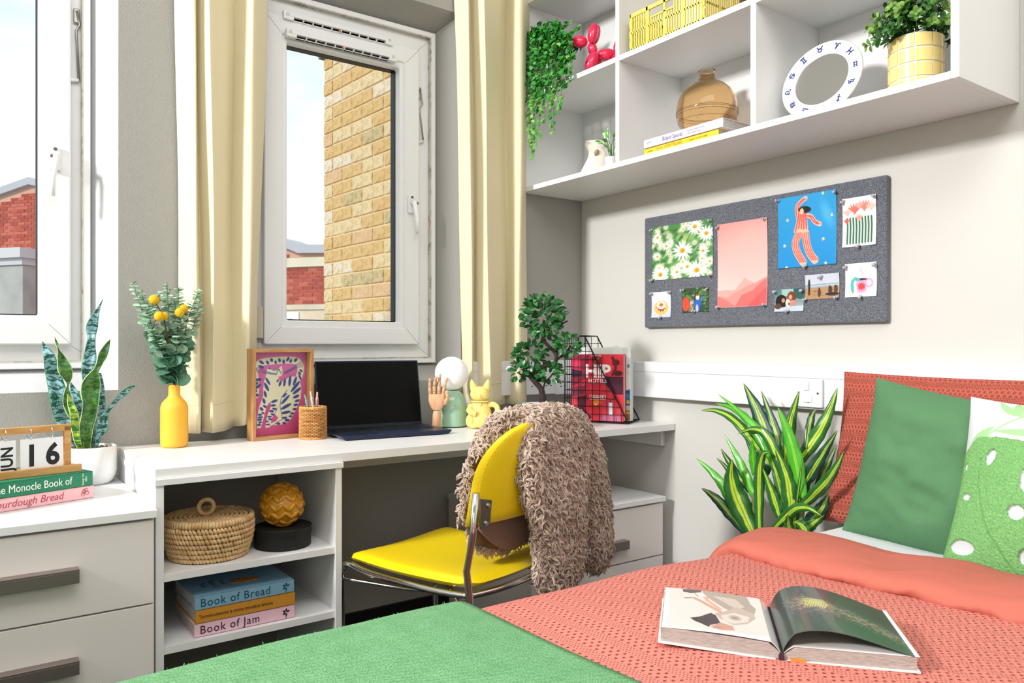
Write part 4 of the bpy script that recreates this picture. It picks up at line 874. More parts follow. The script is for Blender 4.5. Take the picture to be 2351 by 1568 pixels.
# wire magazine rack
N1 = Vector((1.986, 2.016, DZ)); N2 = N1 + .245 * Vector((-.497, .868, 0)); SD = Vector((.868, .497, 0)); HR = .318; WR = .150
rk = thing('magazine_rack', 'black wire magazine rack at the right end of the desk', 'rack', (1.98, 2.16, DZ)); WIRE = mat('black_wire', '#17171a', .4, metal=.4)
ax = Vector((-.497, .868, 0)); zz = Vector((0, 0, 1))
for side, nm in ((0, 'side_panel'), (WR, 'side_panel')):
    o = N1 + SD * side + zz * .004; g = G(); T1, TT = .245, .1675
    pts = [o, o + ax * T1, o + ax * T1 + zz * HR, o + ax * TT + zz * HR]
    g.tube([pts[0], pts[1]], .0024, 8); g.tube([pts[1], pts[2]], .0024, 8); g.tube([pts[2], pts[3]], .0024, 8); g.tube([pts[3], pts[0]], .0026, 8)
    for k in range(1, 9):
        t_ = T1 * k / 9; top_ = HR if t_ > TT else HR * t_ / TT; g.tube([o + ax * t_, o + ax * t_ + zz * top_], .0013, 6)
    for k in range(1, 11):
        h_ = HR * k / 11; t0 = TT * h_ / HR; g.tube([o + ax * t0 + zz * h_, o + ax * T1 + zz * h_], .0013, 6)
    part(nm, g, WIRE, rk, world=True, smooth=True)
g = G(); o = N1 + zz * .004
for q in (0, .245): g.tube([o + ax * q, o + ax * q + SD * WR], .0024, 8)
for q in (.06, .12, .18): g.tube([o + ax * q, o + ax * q + SD * WR], .0013, 6)
for k in range(1, 6): g.tube([o + SD * WR * k / 6, o + SD * WR * k / 6 + ax * .245], .0013, 6)
part('bottom_grid', g, WIRE, rk, world=True, smooth=True)
g = G()
for k in range(0, 12): h_ = HR * k / 11; g.tube([o + ax * .245 + zz * h_, o + ax * .245 + zz * h_ + SD * WR], .0013 if 0 < k < 11 else .0024, 6)
for k in range(1, 6): g.tube([o + ax * .245 + SD * WR * k / 6, o + ax * .245 + SD * WR * k / 6 + zz * HR], .0013, 6)
g.tube([o + ax * .1675 + zz * HR, o + ax * .1675 + zz * HR + SD * WR], .0024, 8)
part('back_grid', g, WIRE, rk, world=True, smooth=True)
# books in the rack: local x along the cover (left to right seen from the room), y into the rack
ra = math.atan2(-ax.y, -ax.x)
def rackbook(nm, lab, off, t0, wd, ht, tk, covm, rot=0):
    o = N1 + SD * off + ax * (t0 + wd) + zz * .007; b_ = thing('book', lab, 'book', o, ra, group='books in the wire rack')
    part('page_block', G().box(.004, .002, .003, wd - .003, tk - .002, ht - .003), PAGES, b_)
    part('cover', G().box(0, 0, 0, wd, .002, ht).box(0, tk - .002, 0, wd, tk, ht).box(0, 0, 0, .003, tk, ht), covm, b_, bev=.0005)
    return b_
b1 = rackbook('a', 'thick red travel book front most in the wire rack', .012, .022, .203, .247, .030, mat('red_cover', '#c4283c', .35, coat=.3))
c = Paint(120, 146, '#cf2a3f'); c.grad('#c9263c', '#e03542')
c.poly([(0, 0), (.35, 0), (.33, .35), (0, .5)], '#8f1d3a'); c.poly([(0, .05), (.18, .08), (.2, .3), (0, .36)], '#d63458'); c.poly([(0, .22), (.22, .25), (.2, .33), (0, .36)], '#3a1734'); c.poly([(.4, .02), (.62, .02), (.58, .2), (.44, .2)], '#9a2c34'); c.poly([(.62, 0), (1, 0), (1, .33), (.62, .33)], '#e2343f')
c.line([(.42, .15), (.5, .08), (.58, .02)], .02, '#a8763a'); c.ell(.86, .12, .07, .06, '#5d1420'); c.ell(.9, .28, .09, .05, '#4a1020'); c.line([(.8, .05), (.86, .2), (.8, .3)], .05, '#6e1524')
c.poly([(.62, .33), (1, .33), (1, .6), (.86, .6), (.72, .5), (.62, .4)], '#4a1730'); c.poly([(.0, .5), (.3, .46), (.25, .6), (0, .66)], '#7d1c38'); c.poly([(.12, .64), (.3, .62), (.26, .86), (.14, .9)], '#5a1a30'); c.ell(.12, .9, .2, .1, '#4b1a36'); c.ell(.28, .95, .12, .05, '#392047')
c.ell(.5, .72, .08, .035, '#f08a2e'); c.ell(.48, .75, .04, .02, '#ffc34a'); c.poly([(.73, .72), (.79, .72), (.8, .98), (.72, .98)], '#c8dbe8'); c.ell(.76, .70, .016, .02, '#2e2a33'); c.line([(.22, .48), (.28, .44)], .012, '#e05ab8'); c.poly([(.6, .9), (.95, .9), (.95, 1), (.55, 1)], '#c36a8c')
printed('cover_print', c, flat((.001, -.0012, .246), (.2015, 0, 0), (0, 0, -.245)), GLOSS, b1)
Mt = lambda x, z: Matrix.Translation((x, -.0020, z)) @ Matrix.Rotation(R(90), 4, 'X')
TW = mat('white_print', '#f5f3f1', .5)
text('title_lettering', 'HIP', .066, TW, b1, Mt(.105, .182), bold=.0022, align='CENTER', sx=1.0); text('title_lettering', 'HOTELS', .020, TW, b1, Mt(.105, .148), bold=.0003, align='CENTER')
text('region_lettering', 'FRANCE', .0125, TW, b1, Mt(.105, .088), bold=.0003, align='CENTER'); text('author_lettering', 'HERBERT YPMA', .006, TW, b1, Mt(.100, .241), align='CENTER')
part('title_box', G().ring(.074, .080, .136, .096, .0012, -.0024, -.0012), TW, b1)
b2 = rackbook('b', 'tall white cover book behind the red book in the rack', .052, .006, .21, .272, .016, mat('white_cover', '#e2e6e6', .4))
c = Paint(60, 80, '#e4e8e6'); c.poly([(.86, .6), (1, .56), (1, .8), (.86, .8)], '#2c4f86'); c.ell(.93, .66, .05, .05, '#2f8fc0'); c.ell(.95, .74, .03, .04, '#d9c23a'); c.poly([(.84, .8), (1, .79), (1, .85), (.84, .85)], '#b9bfa6'); c.poly([(.84, .85), (1, .85), (1, 1), (.84, 1)], '#8d5a2e'); c.ell(.95, .89, .03, .02, '#e3b53a'); c.line([(.86, .3), (1, .36)], .01, '#cfc79a')
printed('cover_print', c, flat((.001, -.0012, .271), (.2085, 0, 0), (0, 0, -.270)), PRINT, b2)
text('cover_lettering', 'e', .022, mat('teal_print', '#2d8a9c', .5), b2, Mt(.196, .205), bold=.0006)
b3 = rackbook('c', 'thin pale grey magazine at the back of the wire rack', .072, .004, .21, .268, .006, mat('pale_cover', '#cfd6d6', .4))
# ================================================================== left chest: calendar, books, snake plant
TZ = .6528
ang2 = R(20); o0 = Vector((.286, 2.151, TZ))
def spinebook(lab, loc, rz, L, Dp, tk, colr, group=None, name='book', cov='#'):
    b_ = thing(name, lab, 'book', loc, rz, group); m_ = mat('cover_' + colr[1:], colr, .5)
    part('page_block', G().box(-L + .003, .003, .002, -.003, Dp - .003, tk - .002), PAGES, b_)
    part('cover', G().box(-L, 0, 0, 0, Dp, .0022).box(-L, 0, tk - .0022, 0, Dp, tk).box(-L, 0, 0, 0, .003, tk), m_, b_, bev=.001)
    return b_
MS = lambda x, z, y=-.0004: Matrix.Translation((x, y, z)) @ Matrix.Rotation(R(90), 4, 'X')
k1 = spinebook('pink bread book under the green book on the chest', o0, ang2, .30, .21, .031, '#f3bcc0', 'books under the calendar')
text('title_lettering', 'Sourdough Bread', .024, mat('rose_ink', '#b8505c', .6), k1, MS(-.072, .0155), shear=.25, align='RIGHT', sx=.92)
g = G()
for k, (x, z) in enumerate(((-.022, .020), (-.016, .014), (-.026, .012), (-.018, .021), (-.024, .0165))): g.tube([(x + .0042 * math.cos(a * .52), -.0006, z + .0042 * math.sin(a * .52)) for a in range(12)], .0005, 4, closed=True)
part('flower_mark', g, MATS['rose_ink'], k1)
k2 = spinebook('green design book holding the desk calendar', o0 + Vector((-.002, -.004, .0312)), ang2, .30, .21, .035, '#1c7a58', 'books under the calendar')
text('title_lettering', 'The Monocle Book of', .0255, mat('cream_ink', '#f2f0e6', .6), k2, MS(-.050, .0175), align='RIGHT', sx=.78)
text('edition_lettering', 'Design Art', .0066, MATS['cream_ink'], k2, MS(-.024, .0175) @ Matrix.Rotation(R(90), 4, 'Z'), align='CENTER'); text('edition_lettering', '2023', .0066, MATS['cream_ink'], k2, MS(-.0165, .0175) @ Matrix.Rotation(R(90), 4, 'Z'), align='CENTER')
# calendar
co = Vector((.262, 2.158, TZ + .0665)); ca_ = thing('desk_calendar', 'wooden flip calendar showing JUN 16 standing on the green book', 'calendar', co, R(13))
PINE = mat('pine_wood', '#d6a468', .5, bump=.0003, bscale=60, stretch=(1, 5, 5), col2='#c08a4c', vscale=16)
part('base_bar', G().box(-.30, 0, 0, 0, .012, .0175).box(-.30, .012, 0, 0, .05, .006).box(-.30, .040, 0, 0, .052, .014), PINE, ca_, bev=.001)
part('post', G().box(-.034, .018, .006, -.018, .030, .112), PINE, ca_, bev=.0008)
part('post', G().box(-.290, .018, .006, -.275, .030, .112), PINE, ca_, bev=.0008)
part('top_rail', G().box(-.290, .018, .100, -.018, .030, .116), PINE, ca_, bev=.0008)
CARD = mat('white_card', '#eeeef2', .5)
for x0_, x1_, s_ in ((-.085, -.040, '6'), (-.130, -.085, '1')):
    for q in range(3): part('number_card', G().box(x0_ + .0012 * q - .001, .009 + .0012 * q, .014 - .002 * q, x1_ + .0008 * q, .0094 + .0012 * q, .088 - .001 * q), CARD, ca_)
    text('numeral', s_, .070, INKD, ca_, Matrix.Translation(((x0_ + x1_) / 2, .0086, .046)) @ Matrix.Rotation(R(90), 4, 'X'), bold=.0022, align='CENTER', sx=.88)
for q in range(3): part('month_card', G().box(-.205 + .0012 * q, .009 + .0012 * q, .010 - .002 * q, -.140, .0094 + .0012 * q, .088 - .001 * q), CARD, ca_)
text('month_lettering', 'JUN', .034, INKD, ca_, Matrix.Translation((-.157, .0086, .046)) @ Matrix.Rotation(R(90), 4, 'X') @ Matrix.Rotation(R(90), 4, 'Z'), bold=.0008, align='CENTER', sx=.95)
for xx in (-.0635, -.1085, -.160): part('ring', G().tube([(xx, .022 + .016 * math.cos(a * .3491), .098 + .019 * math.sin(a * .3491)) for a in range(18)], .0011, 6, closed=True), CHROME, ca_, smooth=True)
# snake plant
sp0 = Vector((.311, 2.372, TZ)); sn = thing('snake_plant', 'snake plant in a white pot behind the flip calendar', 'plant', sp0)
part('pot', G().lathe([(0, 0), (.042, 0), (.050, .006), (.0585, .022), (.0615, .035), (.0615, .100), (.0595, .102), (.0565, .100), (.056, .085), (0, .085)], 48), mat('chalk_pot', '#e3e4e4', .75, bump=.0006, bscale=60), sn, smooth=True)
g = G()
for k in range(150):
    a, q = random.uniform(0, 6.28), .054 * math.sqrt(random.random()); g.ell((q * math.cos(a), q * math.sin(a), .092 + random.uniform(0, .004)), (random.uniform(.003, .006), random.uniform(.003, .005), .003), n=6, m=4)
part('pebbles', g, mat('brown_pebbles', '#8a6b52', .7, col2='#4e3a2c', vscale=80), sn, smooth=True, kind='stuff')
def snakemat(nm, base, dark, edge):
    m_ = mat(nm, base, .35, coat=.3); t, b = mbsdf(m_); tcn = nd(t, 'ShaderNodeTexCoord'); sp = nd(t, 'ShaderNodeSeparateXYZ'); t.links.new(tcn.outputs['Object'], sp.inputs[0])
    n = nd(t, 'ShaderNodeTexNoise'); n.inputs['Scale'].default_value = 45; n.inputs['Detail'].default_value = 5; mpn = nd(t, 'ShaderNodeMapping'); mpn.inputs['Scale'].default_value = (1, 1, 2.4); t.links.new(tcn.outputs['Object'], mpn.inputs[0]); t.links.new(mpn.outputs[0], n.inputs['Vector'])
    s = math_(t, 'ADD', math_(t, 'MULTIPLY', math_(t, 'SINE', math_(t, 'ADD', math_(t, 'MULTIPLY', sp.outputs['Z'], 300), math_(t, 'MULTIPLY', n.outputs['Fac'], 22))), .16), math_(t, 'MULTIPLY', n.outputs['Fac'], 1.0))
    r = nd(t, 'ShaderNodeValToRGB'); e = r.color_ramp.elements; e[0].position, e[1].position = .46, .54; e[0].color = lin(base) + (1,); e[1].color = lin(dark) + (1,)
    t.links.new(s, r.inputs[0]); u = nd(t, 'ShaderNodeSeparateXYZ'); t.links.new(tcn.outputs['UV'], u.inputs[0])
    k = math_(t, 'GREATER_THAN', math_(t, 'ABSOLUTE', math_(t, 'SUBTRACT', u.outputs['X'], .5)), .46); mxc = nd(t, 'ShaderNodeMix', data_type='RGBA'); t.links.new(k, mxc.inputs['Factor']); t.links.new(r.outputs[0], mxc.inputs['A']); mxc.inputs['B'].default_value = lin(edge) + (1,)
    t.links.new(mxc.outputs['Result'], b.inputs['Base Color']); return m_
SB = snakemat('snake_leaf_blue', '#8dbccb', '#1f5b48', '#5d9a72'); SG = snakemat('snake_leaf_green', '#4d7d27', '#205c26', '#b9cf9c'); SY = snakemat('snake_leaf_yellow', '#a9c23f', '#2f7a24', '#cfe0a0')
def ribbon(parent, pts, dy, mt_, y0=2.372, nsub=5, fold=.2, thick=.0016):
    P = smoothpath([Vector((x, y, w_)) for x, y, w_ in pts], nsub); g = G(); V = []; uv = []; n = len(P)
    for i, p in enumerate(P):
        T = (P[min(i + 1, n - 1)] - P[max(i - 1, 0)]); L = math.hypot(T.x, T.y); nx, ny = -T.y / L, T.x / L
        if nx < 0: nx, ny = -nx, -ny
        for k in range(5):
            q = (k - 2) / 2; yy = y0 + dy * (1 - .35 * i / n) + (abs(q) - .5) * -fold * max(1.5, p.z) * .0012 + .004 * math.sin(i * .5)
            V.append(at(p.x + nx * q * max(.8, p.z) / 2, p.y + ny * q * max(.8, p.z) / 2, Y=yy)); uv.append((k / 4, i / n))
    F = [(i * 5 + k, i * 5 + k + 1, i * 5 + k + 6, i * 5 + k + 5) for i in range(n - 1) for k in range(4)]
    g.add(V, F, None, uv); return part('leaf', g, mt_, parent, world=True, smooth=True, thick=thick)
ribbon(sn, [(97, 784, 1), (104, 800, 14), (113, 820, 27), (120, 852, 34), (130, 890, 40), (139, 929, 46), (149, 963, 44), (172, 1000, 32), (192, 1032, 22)], .02, SB)
ribbon(sn, [(125, 774, 1), (131, 790, 7), (134, 802, 4), (140, 820, 18), (148, 845, 33), (155, 865, 24), (156, 883, 6), (154, 900, 14), (156, 925, 24), (165, 945, 26), (176, 970, 16), (182, 1000, 16), (188, 1032, 12)], -.022, SG)
ribbon(sn, [(236, 687, 1), (228, 705, 6), (218, 727, 18), (211, 752, 27), (210, 775, 18), (208, 795, 22), (206, 822, 31), (201, 848, 28), (203, 880, 25), (207, 940, 26), (203, 1032, 20)], .03, SB)
ribbon(sn, [(253, 779, 1), (245, 795, 14), (236, 815, 21), (228, 835, 14), (220, 852, 16), (212, 875, 40), (207, 898, 46), (208, 925, 38), (205, 950, 36), (198, 980, 34), (195, 1010, 30), (194, 1034, 26)], -.03, SG)
ribbon(sn, [(314, 884, 1), (300, 890, 8), (285, 902, 13), (270, 916, 9), (258, 930, 10), (247, 945, 8), (238, 962, 22), (232, 985, 28), (226, 1003, 12), (220, 1032, 6)], -.015, SB, fold=.4)
ribbon(sn, [(229, 856, 6), (231, 880, 14), (231, 920, 22), (229, 960, 24), (223, 1000, 20), (216, 1032, 14)], .036, SB)
ribbon(sn, [(162, 878, 3), (170, 900, 16), (180, 930, 24), (190, 965, 24), (197, 1032, 16)], .04, SB)
ribbon(sn, [(156, 905, 3), (162, 928, 14), (170, 950, 20), (172, 975, 20), (176, 1005, 16), (184, 1032, 12)], -.04, SY)
# ================================================================== inside the bookcase
STRAW = mat('palm_straw', '#e6c594', .75, col2='#c99f6a', vscale=45, bump=.0006, bscale=200); STD = mat('dark_straw', '#7a5a38', .9)  # darker brown straw behind the stitches
BK = Vector((.536, 2.058, .4925)); sb = thing('lidded_basket', 'round lidded straw basket on the bookcase upper shelf', 'basket', BK)
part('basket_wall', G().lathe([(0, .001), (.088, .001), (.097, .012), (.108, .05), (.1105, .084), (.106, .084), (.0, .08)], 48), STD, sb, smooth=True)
g = G()
for r in range(7):
    z = .008 + r * .0122; R0 = .092 + .017 * math.sin(min(1, (r + .5) / 6) * 1.5); n = 74
    for k in range(n):
        a = 2 * math.pi * (k + .5 * (r % 2)) / n + random.uniform(-.01, .01); tl_ = random.uniform(.4, .75)
        M = Matrix.Translation((R0 * math.cos(a), R0 * math.sin(a), z)) @ Matrix.Rotation(a, 4, 'Z') @ Matrix.Rotation(tl_, 4, 'X')
        s_ = len(g.v); g.ell((0, 0, 0), (.0042, .0050, .0084), n=6, m=4)
        for i in range(s_, len(g.v)): g.v[i] = tuple(M @ Vector(g.v[i]))
part('coil_stitches', g, STRAW, sb, smooth=True, kind='stuff')
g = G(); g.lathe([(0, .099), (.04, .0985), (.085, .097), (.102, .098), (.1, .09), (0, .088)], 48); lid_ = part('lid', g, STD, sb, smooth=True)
g = G(); n = 84
for k in range(n):
    a = 2 * math.pi * k / n; M = Matrix.Translation((.104 * math.cos(a), .104 * math.sin(a), .0955)) @ Matrix.Rotation(a, 4, 'Z') @ Matrix.Rotation(random.uniform(-.06, .06), 4, 'X')
    s_ = len(g.v); g.lathe([(.0035, -.0040), (.0078, -.0037), (.0078, .0037), (.0035, .0040)], 8, Matrix.Rotation(R(90), 4, 'X'))
    for i in range(s_, len(g.v)): g.v[i] = tuple(M @ Vector((g.v[i][0], g.v[i][1], g.v[i][2] * 1.25)))
part('lid_rim_wraps', g, STRAW, lid_, smooth=True, kind='stuff')
g = G()
for r in range(8):
    R0 = .012 + r * .0112; n = int(16 + r * 9)
    for k in range(n):
        a = 2 * math.pi * k / n + r; M = Matrix.Translation((R0 * math.cos(a), R0 * math.sin(a), .0995)) @ Matrix.Rotation(a + .5, 4, 'Z'); s_ = len(g.v)
        g.ell((0, 0, 0), (.0062, .0034, .0026), n=6, m=4)
        for i in range(s_, len(g.v)): g.v[i] = tuple(M @ Vector(g.v[i]))
part('lid_spiral', g, STRAW, lid_, smooth=True, kind='stuff')
part('ring_handle', G().tube([(.0185 * math.cos(k * .2618) - .006, .002, .1225 + .0185 * math.sin(k * .2618)) for k in range(24)], [.0052 + .0006 * (k % 2) for k in range(24)], 8, closed=True), STRAW, lid_, smooth=True)
bx = thing('round_box', 'black round lidded box on the bookcase upper shelf', 'box', (.722, 2.040, .4925)); BB = mat('black_card_box', '#121212', .6, bump=.0003, bscale=120)
part('box_body', G().lathe([(0, 0), (.072, 0), (.0735, .002), (.0735, .037), (0, .037)], 56), BB, bx, smooth=False); part('box_lid', G().lathe([(0, .036), (.0755, .036), (.0755, .052), (.0745, .0535), (0, .0535)], 56), BB, bx, smooth=False)
BC = Vector((.7185, 2.036, .4925 + .0535 + .0565)); MUS = mat('mustard_glaze', '#c98a17', .22, coat=.6)
ba_ = thing('leaf_ball', 'mustard glazed ball with raised leaves on the black box', 'ornament', BC)
part('ball', G().ell((0, 0, 0), (.0555, .0555, .0555), n=40, m=26), MUS, ba_, smooth=True); g = G()
for row in range(-3, 4):
    lat = row * .43; n = max(4, int(10.5 * math.cos(lat)))
    for k in range(n):
        for sg in (-1, 1):
            lon = 2 * math.pi * (k + .5 * (row % 2)) / n + sg * .17 / max(.4, math.cos(lat)); M = (Matrix.Rotation(lon, 4, 'Z') @ Matrix.Rotation(-lat - .02, 4, 'Y') @ Matrix.Translation((.0545, 0, 0)) @ Matrix.Rotation(sg * .8, 4, 'X')); s_ = len(g.v)
            g.ell((0, 0, 0), (.0052, .0062, .0150), n=10, m=8)
            for i in range(s_, len(g.v)): g.v[i] = tuple(M @ Vector(g.v[i]))
part('raised_leaves', g, MUS, ba_, smooth=True, kind='stuff')
for i, (lab, colr, dx, s_, ink, sz, sx) in enumerate((('pink jam cookbook at the bottom of the bookcase stack', '#eec3d3', .0, 'Book of Jam', '#3a2233', .0285, .92), ('orange brown recipe book in the middle of the bookcase stack', '#c88a2c', .003, 'Tammikuukammo ja mmira mimaferja fahioira', '#4a3114', .0125, .78), ('light blue bread cookbook on top of the bookcase stack', '#7ba5bd', .001, 'Book of Bread', '#1f4c68', .0285, .92))):
    b_ = spinebook(lab, (.7227 + dx, 1.956 + .002 * i, .3225 + .0326 * i), R(.5 * i), .247, .20, .0322, colr, 'cookbooks on the lower bookcase shelf')
    im = mat('ink_' + ink[1:], ink, .6)
    text('title_lettering', s_, sz, im, b_, MS(-.235 if i != 1 else -.240, .0155), sx=sx, spacing=1.12 if i != 1 else 1.0)
    if i != 1:
        g = G()
        for k in range(5): a = k * 1.1 + .4; g.ell((-.022 + .006 * math.cos(a), -.0004, .017 + .006 * math.sin(a)), (.0042, .0004, .0026), M=Matrix.Rotation(-a, 3, 'Y'), n=10, m=6)
        g.ell((-.022, -.0004, .007), (.0012, .0004, .006), n=8, m=6); part('plant_mark', g, im, b_)
    if i == 2:
        Mc = lambda x, y, a: Matrix.Translation((x, y, .0324)) @ Matrix.Rotation(R(a), 4, 'Z')
        for j, wd_ in enumerate(('Book', 'Book of', 'Bread')): text('cover_lettering', wd_, .020, im, b_, Mc(-.205 + .024 * j, .085, -90), align='CENTER', sx=.9)
        part('bread_picture', G().lathe([(0, 0), (.03, 0), (.026, .0008), (0, .0012)], 28, Matrix.Translation((-.105, .075, .0322)), sx=1.25, sy=.8), mat('bread_brown', '#8a5422', .6, col2='#c98c48', vscale=60), b_, smooth=True)
# ================================================================== things on the wall shelf
S1 = 1.6492; S2 = 2.0082
# trailing plant
tp = Vector((1.905, 2.335, S2)); tr_ = thing('trailing_plant', 'trailing green plant spilling from a white pot over the shelf end by the curtain', 'plant', tp)
part('pot', G().lathe([(0, 0), (.045, 0), (.058, .11), (.055, .11), (.052, .09), (0, .09)], 36), mat('pale_pot', '#e3e1e3', .6), tr_, smooth=True)
TL1 = mat('trailing_leaf', '#3f9a3a', .45, col2='#2c7a2c', vscale=14); TL2 = mat('trailing_leaf_light', '#7dbb4e', .5, col2='#55a042', vscale=20); TST = mat('trailing_stem', '#5c8a45', .6)
g1, g2, gs = G(), G(), G(); T3 = lambda zx, zy, X: at(1180 + zx / 6.535, zy / 6.533, X=X)
ends = [(260, 700, 1.86), (230, 1150, 1.82), (200, 1500, 1.815), (240, 1900, 1.81), (280, 2250, 1.81), (330, 1700, 1.815), (380, 2050, 1.81), (300, 2350, 1.805), (430, 1650, 1.81), (470, 1850, 1.81), (520, 1500, 1.81), (560, 1750, 1.81), (600, 1950, 1.805), (650, 1400, 1.81), (700, 1650, 1.81), (750, 1300, 1.81), (780, 1100, 1.82), (820, 1250, 1.815), (860, 900, 1.84), (880, 700, 1.87), (1000, 720, 1.90), (420, 1300, 1.80), (540, 1250, 1.80), (350, 1250, 1.80), (640, 1150, 1.80), (480, 1000, 1.83), (720, 980, 1.83), (590, 1560, 1.80), (300, 1600, 1.80), (260, 2100, 1.80), (340, 2200, 1.80), (400, 1500, 1.80), (960, 420, 1.90), (300, 500, 1.87), (500, 340, 1.9), (620, 320, 1.92), (820, 340, 1.92), (400, 350, 1.88), (700, 350, 1.9)]
for j, (zx, zy, X) in enumerate(ends):
    e_ = T3(zx, zy, X); r0 = tp + Vector((random.uniform(-.03, .03), random.uniform(-.03, .03), .112)); 
    if zy > 800:
        mid = T3(zx + random.uniform(-40, 40), 480 + random.uniform(-60, 120), max(X, 1.815) + .01); low = T3(zx + random.uniform(-50, 50), (zy + 700) / 2, X); P = smoothpath([r0, r0 * .4 + mid * .6 + Vector((0, 0, .03)), mid, low, e_], 9)
    else: P = smoothpath([r0, (r0 + e_) / 2 + Vector((-.01, 0, .015)), e_], 7)
    for p in P: p.y = min(p.y, 2.43)
    gs.tube(P, .0008, 4, caps=False)
    for i, p in enumerate(P[3:]):
        for sg in range(2 if zy > 800 else 3):
            a = random.uniform(0, 6.28); d_ = Vector((-abs(math.cos(a)) * .7 - .1, math.sin(a), random.uniform(-.9, .6))); L = random.uniform(.013, .020)
            q = p + d_.normalized() * .004; leaf(g2 if (p.z < S2 - .05 and random.random() < .75) or random.random() < .1 else g1, q, d_, Vector((-1, random.uniform(-.6, .6), random.uniform(0, 1))), L, L * .86, bend=random.uniform(0, .6), n=3, fold=.15, shape=lambda t_: math.sin(math.pi * min(1, t_ * .85 + .1)) ** .7)
for k in range(420):
    a, q = random.uniform(0, 6.28), math.sqrt(random.random()); p = tp + Vector((-.012 + .07 * q * math.cos(a), .065 * q * math.sin(a), .115 + random.uniform(-.012, .035) * (1.4 - q))); p.y = min(p.y, 2.43)
    d_ = Vector((math.cos(a) * q - .2, math.sin(a) * q, random.uniform(-.3, .9))); L = random.uniform(.012, .019); leaf(g1, p, d_, Vector((-1, random.uniform(-.6, .6), random.uniform(.1, 1))), L, L * .8, bend=random.uniform(0, .6), n=3, fold=.15)
part('vines', gs, TST, tr_, world=True, smooth=True); part('leaves', g1, TL1, tr_, world=True, smooth=True, kind='stuff'); part('light_leaves', g2, TL2, tr_, world=True, smooth=True, kind='stuff')
# balloon dog
RD = mat('raspberry_gloss', '#ea2a55', .25, coat=.7); dD = 2.87; Z5 = lambda zx, zy, dd=0: at(1180 + zx / 6.535, zy / 6.533, D=dD + dd); S_ = dD / FPX / 6.535
dg_ = thing('balloon_dog', 'raspberry red balloon dog figurine on the shelf beside the trailing plant', 'figurine', Z5(1250, 1060))
Mv = Matrix((RV, FV, Vector((0, 0, 1)))).transposed()
def bal(nm, cx, cy, rx, rz, ang, dd=0, ry=None):
    M_ = (Mv @ Matrix.Rotation(R(ang), 3, 'Y')); part(nm, G().ell(Z5(cx, cy, dd), (rx * S_, (ry or min(rx, rz)) * S_, rz * S_), M=M_, n=28, m=20), RD, dg_, world=True, smooth=True)
bal('snout', 985, 628, 122, 92, 4); bal('ear', 1185, 500, 78, 152, 10, -.020); bal('ear', 1225, 520, 72, 148, 12, .022); bal('neck', 1180, 735, 72, 104, -14)
bal('front_leg', 1165, 925, 88, 165, 22, -.026); bal('front_leg', 1225, 945, 82, 160, 22, .030); bal('trunk', 1385, 820, 150, 88, -4); bal('hind_leg', 1540, 930, 88, 165, 12, -.026); bal('hind_leg', 1590, 925, 84, 160, 12, .03); bal('tail', 1545, 690, 50, 110, 14)
part('knot', G().tube([Z5(880, 605), Z5(850, 598), Z5(828, 592)], [.009 * .35, .0035, .0062], 12), RD, dg_, world=True, smooth=True)
# cream vase with a hole
cd = 2.985; Z6 = lambda zx, zy, dd=0: at(1180 + zx / 3.408, zy / 3.408, D=cd + dd); CV = mat('cream_bisque', '#efe9da', .8, bump=.0005, bscale=80)
cv = thing('sculptural_vase', 'cream pear shaped vase with a pierced handle hole on the lower left shelf', 'vase', Z6(640, 1345))
b0 = Z6(640, 1345); b0.z = S1; H_ = .185
outL = [(0, -128), (60, -128), (110, -112), (160, -85), (205, -62), (240, -55), (275, -66), (310, -85), (335, -82)]; outR = [(0, 92), (60, 112), (110, 118), (160, 105), (205, 98), (240, 88), (275, 66), (310, 108), (335, 105)]
def cvf(u, v):
    a = 2 * math.pi * u; h_ = v * 335
    l = np.interp(h_, [q[0] for q in outL], [q[1] for q in outL]); r = np.interp(h_, [q[0] for q in outR], [q[1] for q in outR]); c_, w_ = (l + r) / 2, (r - l) / 2; s_ = cd / FPX / 3.408
    return tuple(b0 + RV * (c_ + w_ * math.cos(a)) * s_ + FV * (min(w_, 75) * math.sin(a) * .62) * s_ + Vector((0, 0, h_ * s_)))
bm_ = G().sheet(cvf, 40, 30, uv=False); vb = part('body', bm_, CV, cv, world=True, smooth=True, thick=.004, off=-1)
hole = part('painted_hole', G().ell(tuple(Vector(Z6(640, 1205)) - FV * .022), (.0085, .012, .013), M=Mv @ Matrix.Rotation(R(20), 3, 'Y'), n=20, m=14), mat('hole_shade', '#a8926c', .9), cv, world=True, smooth=True)  # solid ellipsoid, the shade inside the hole is put into its colour
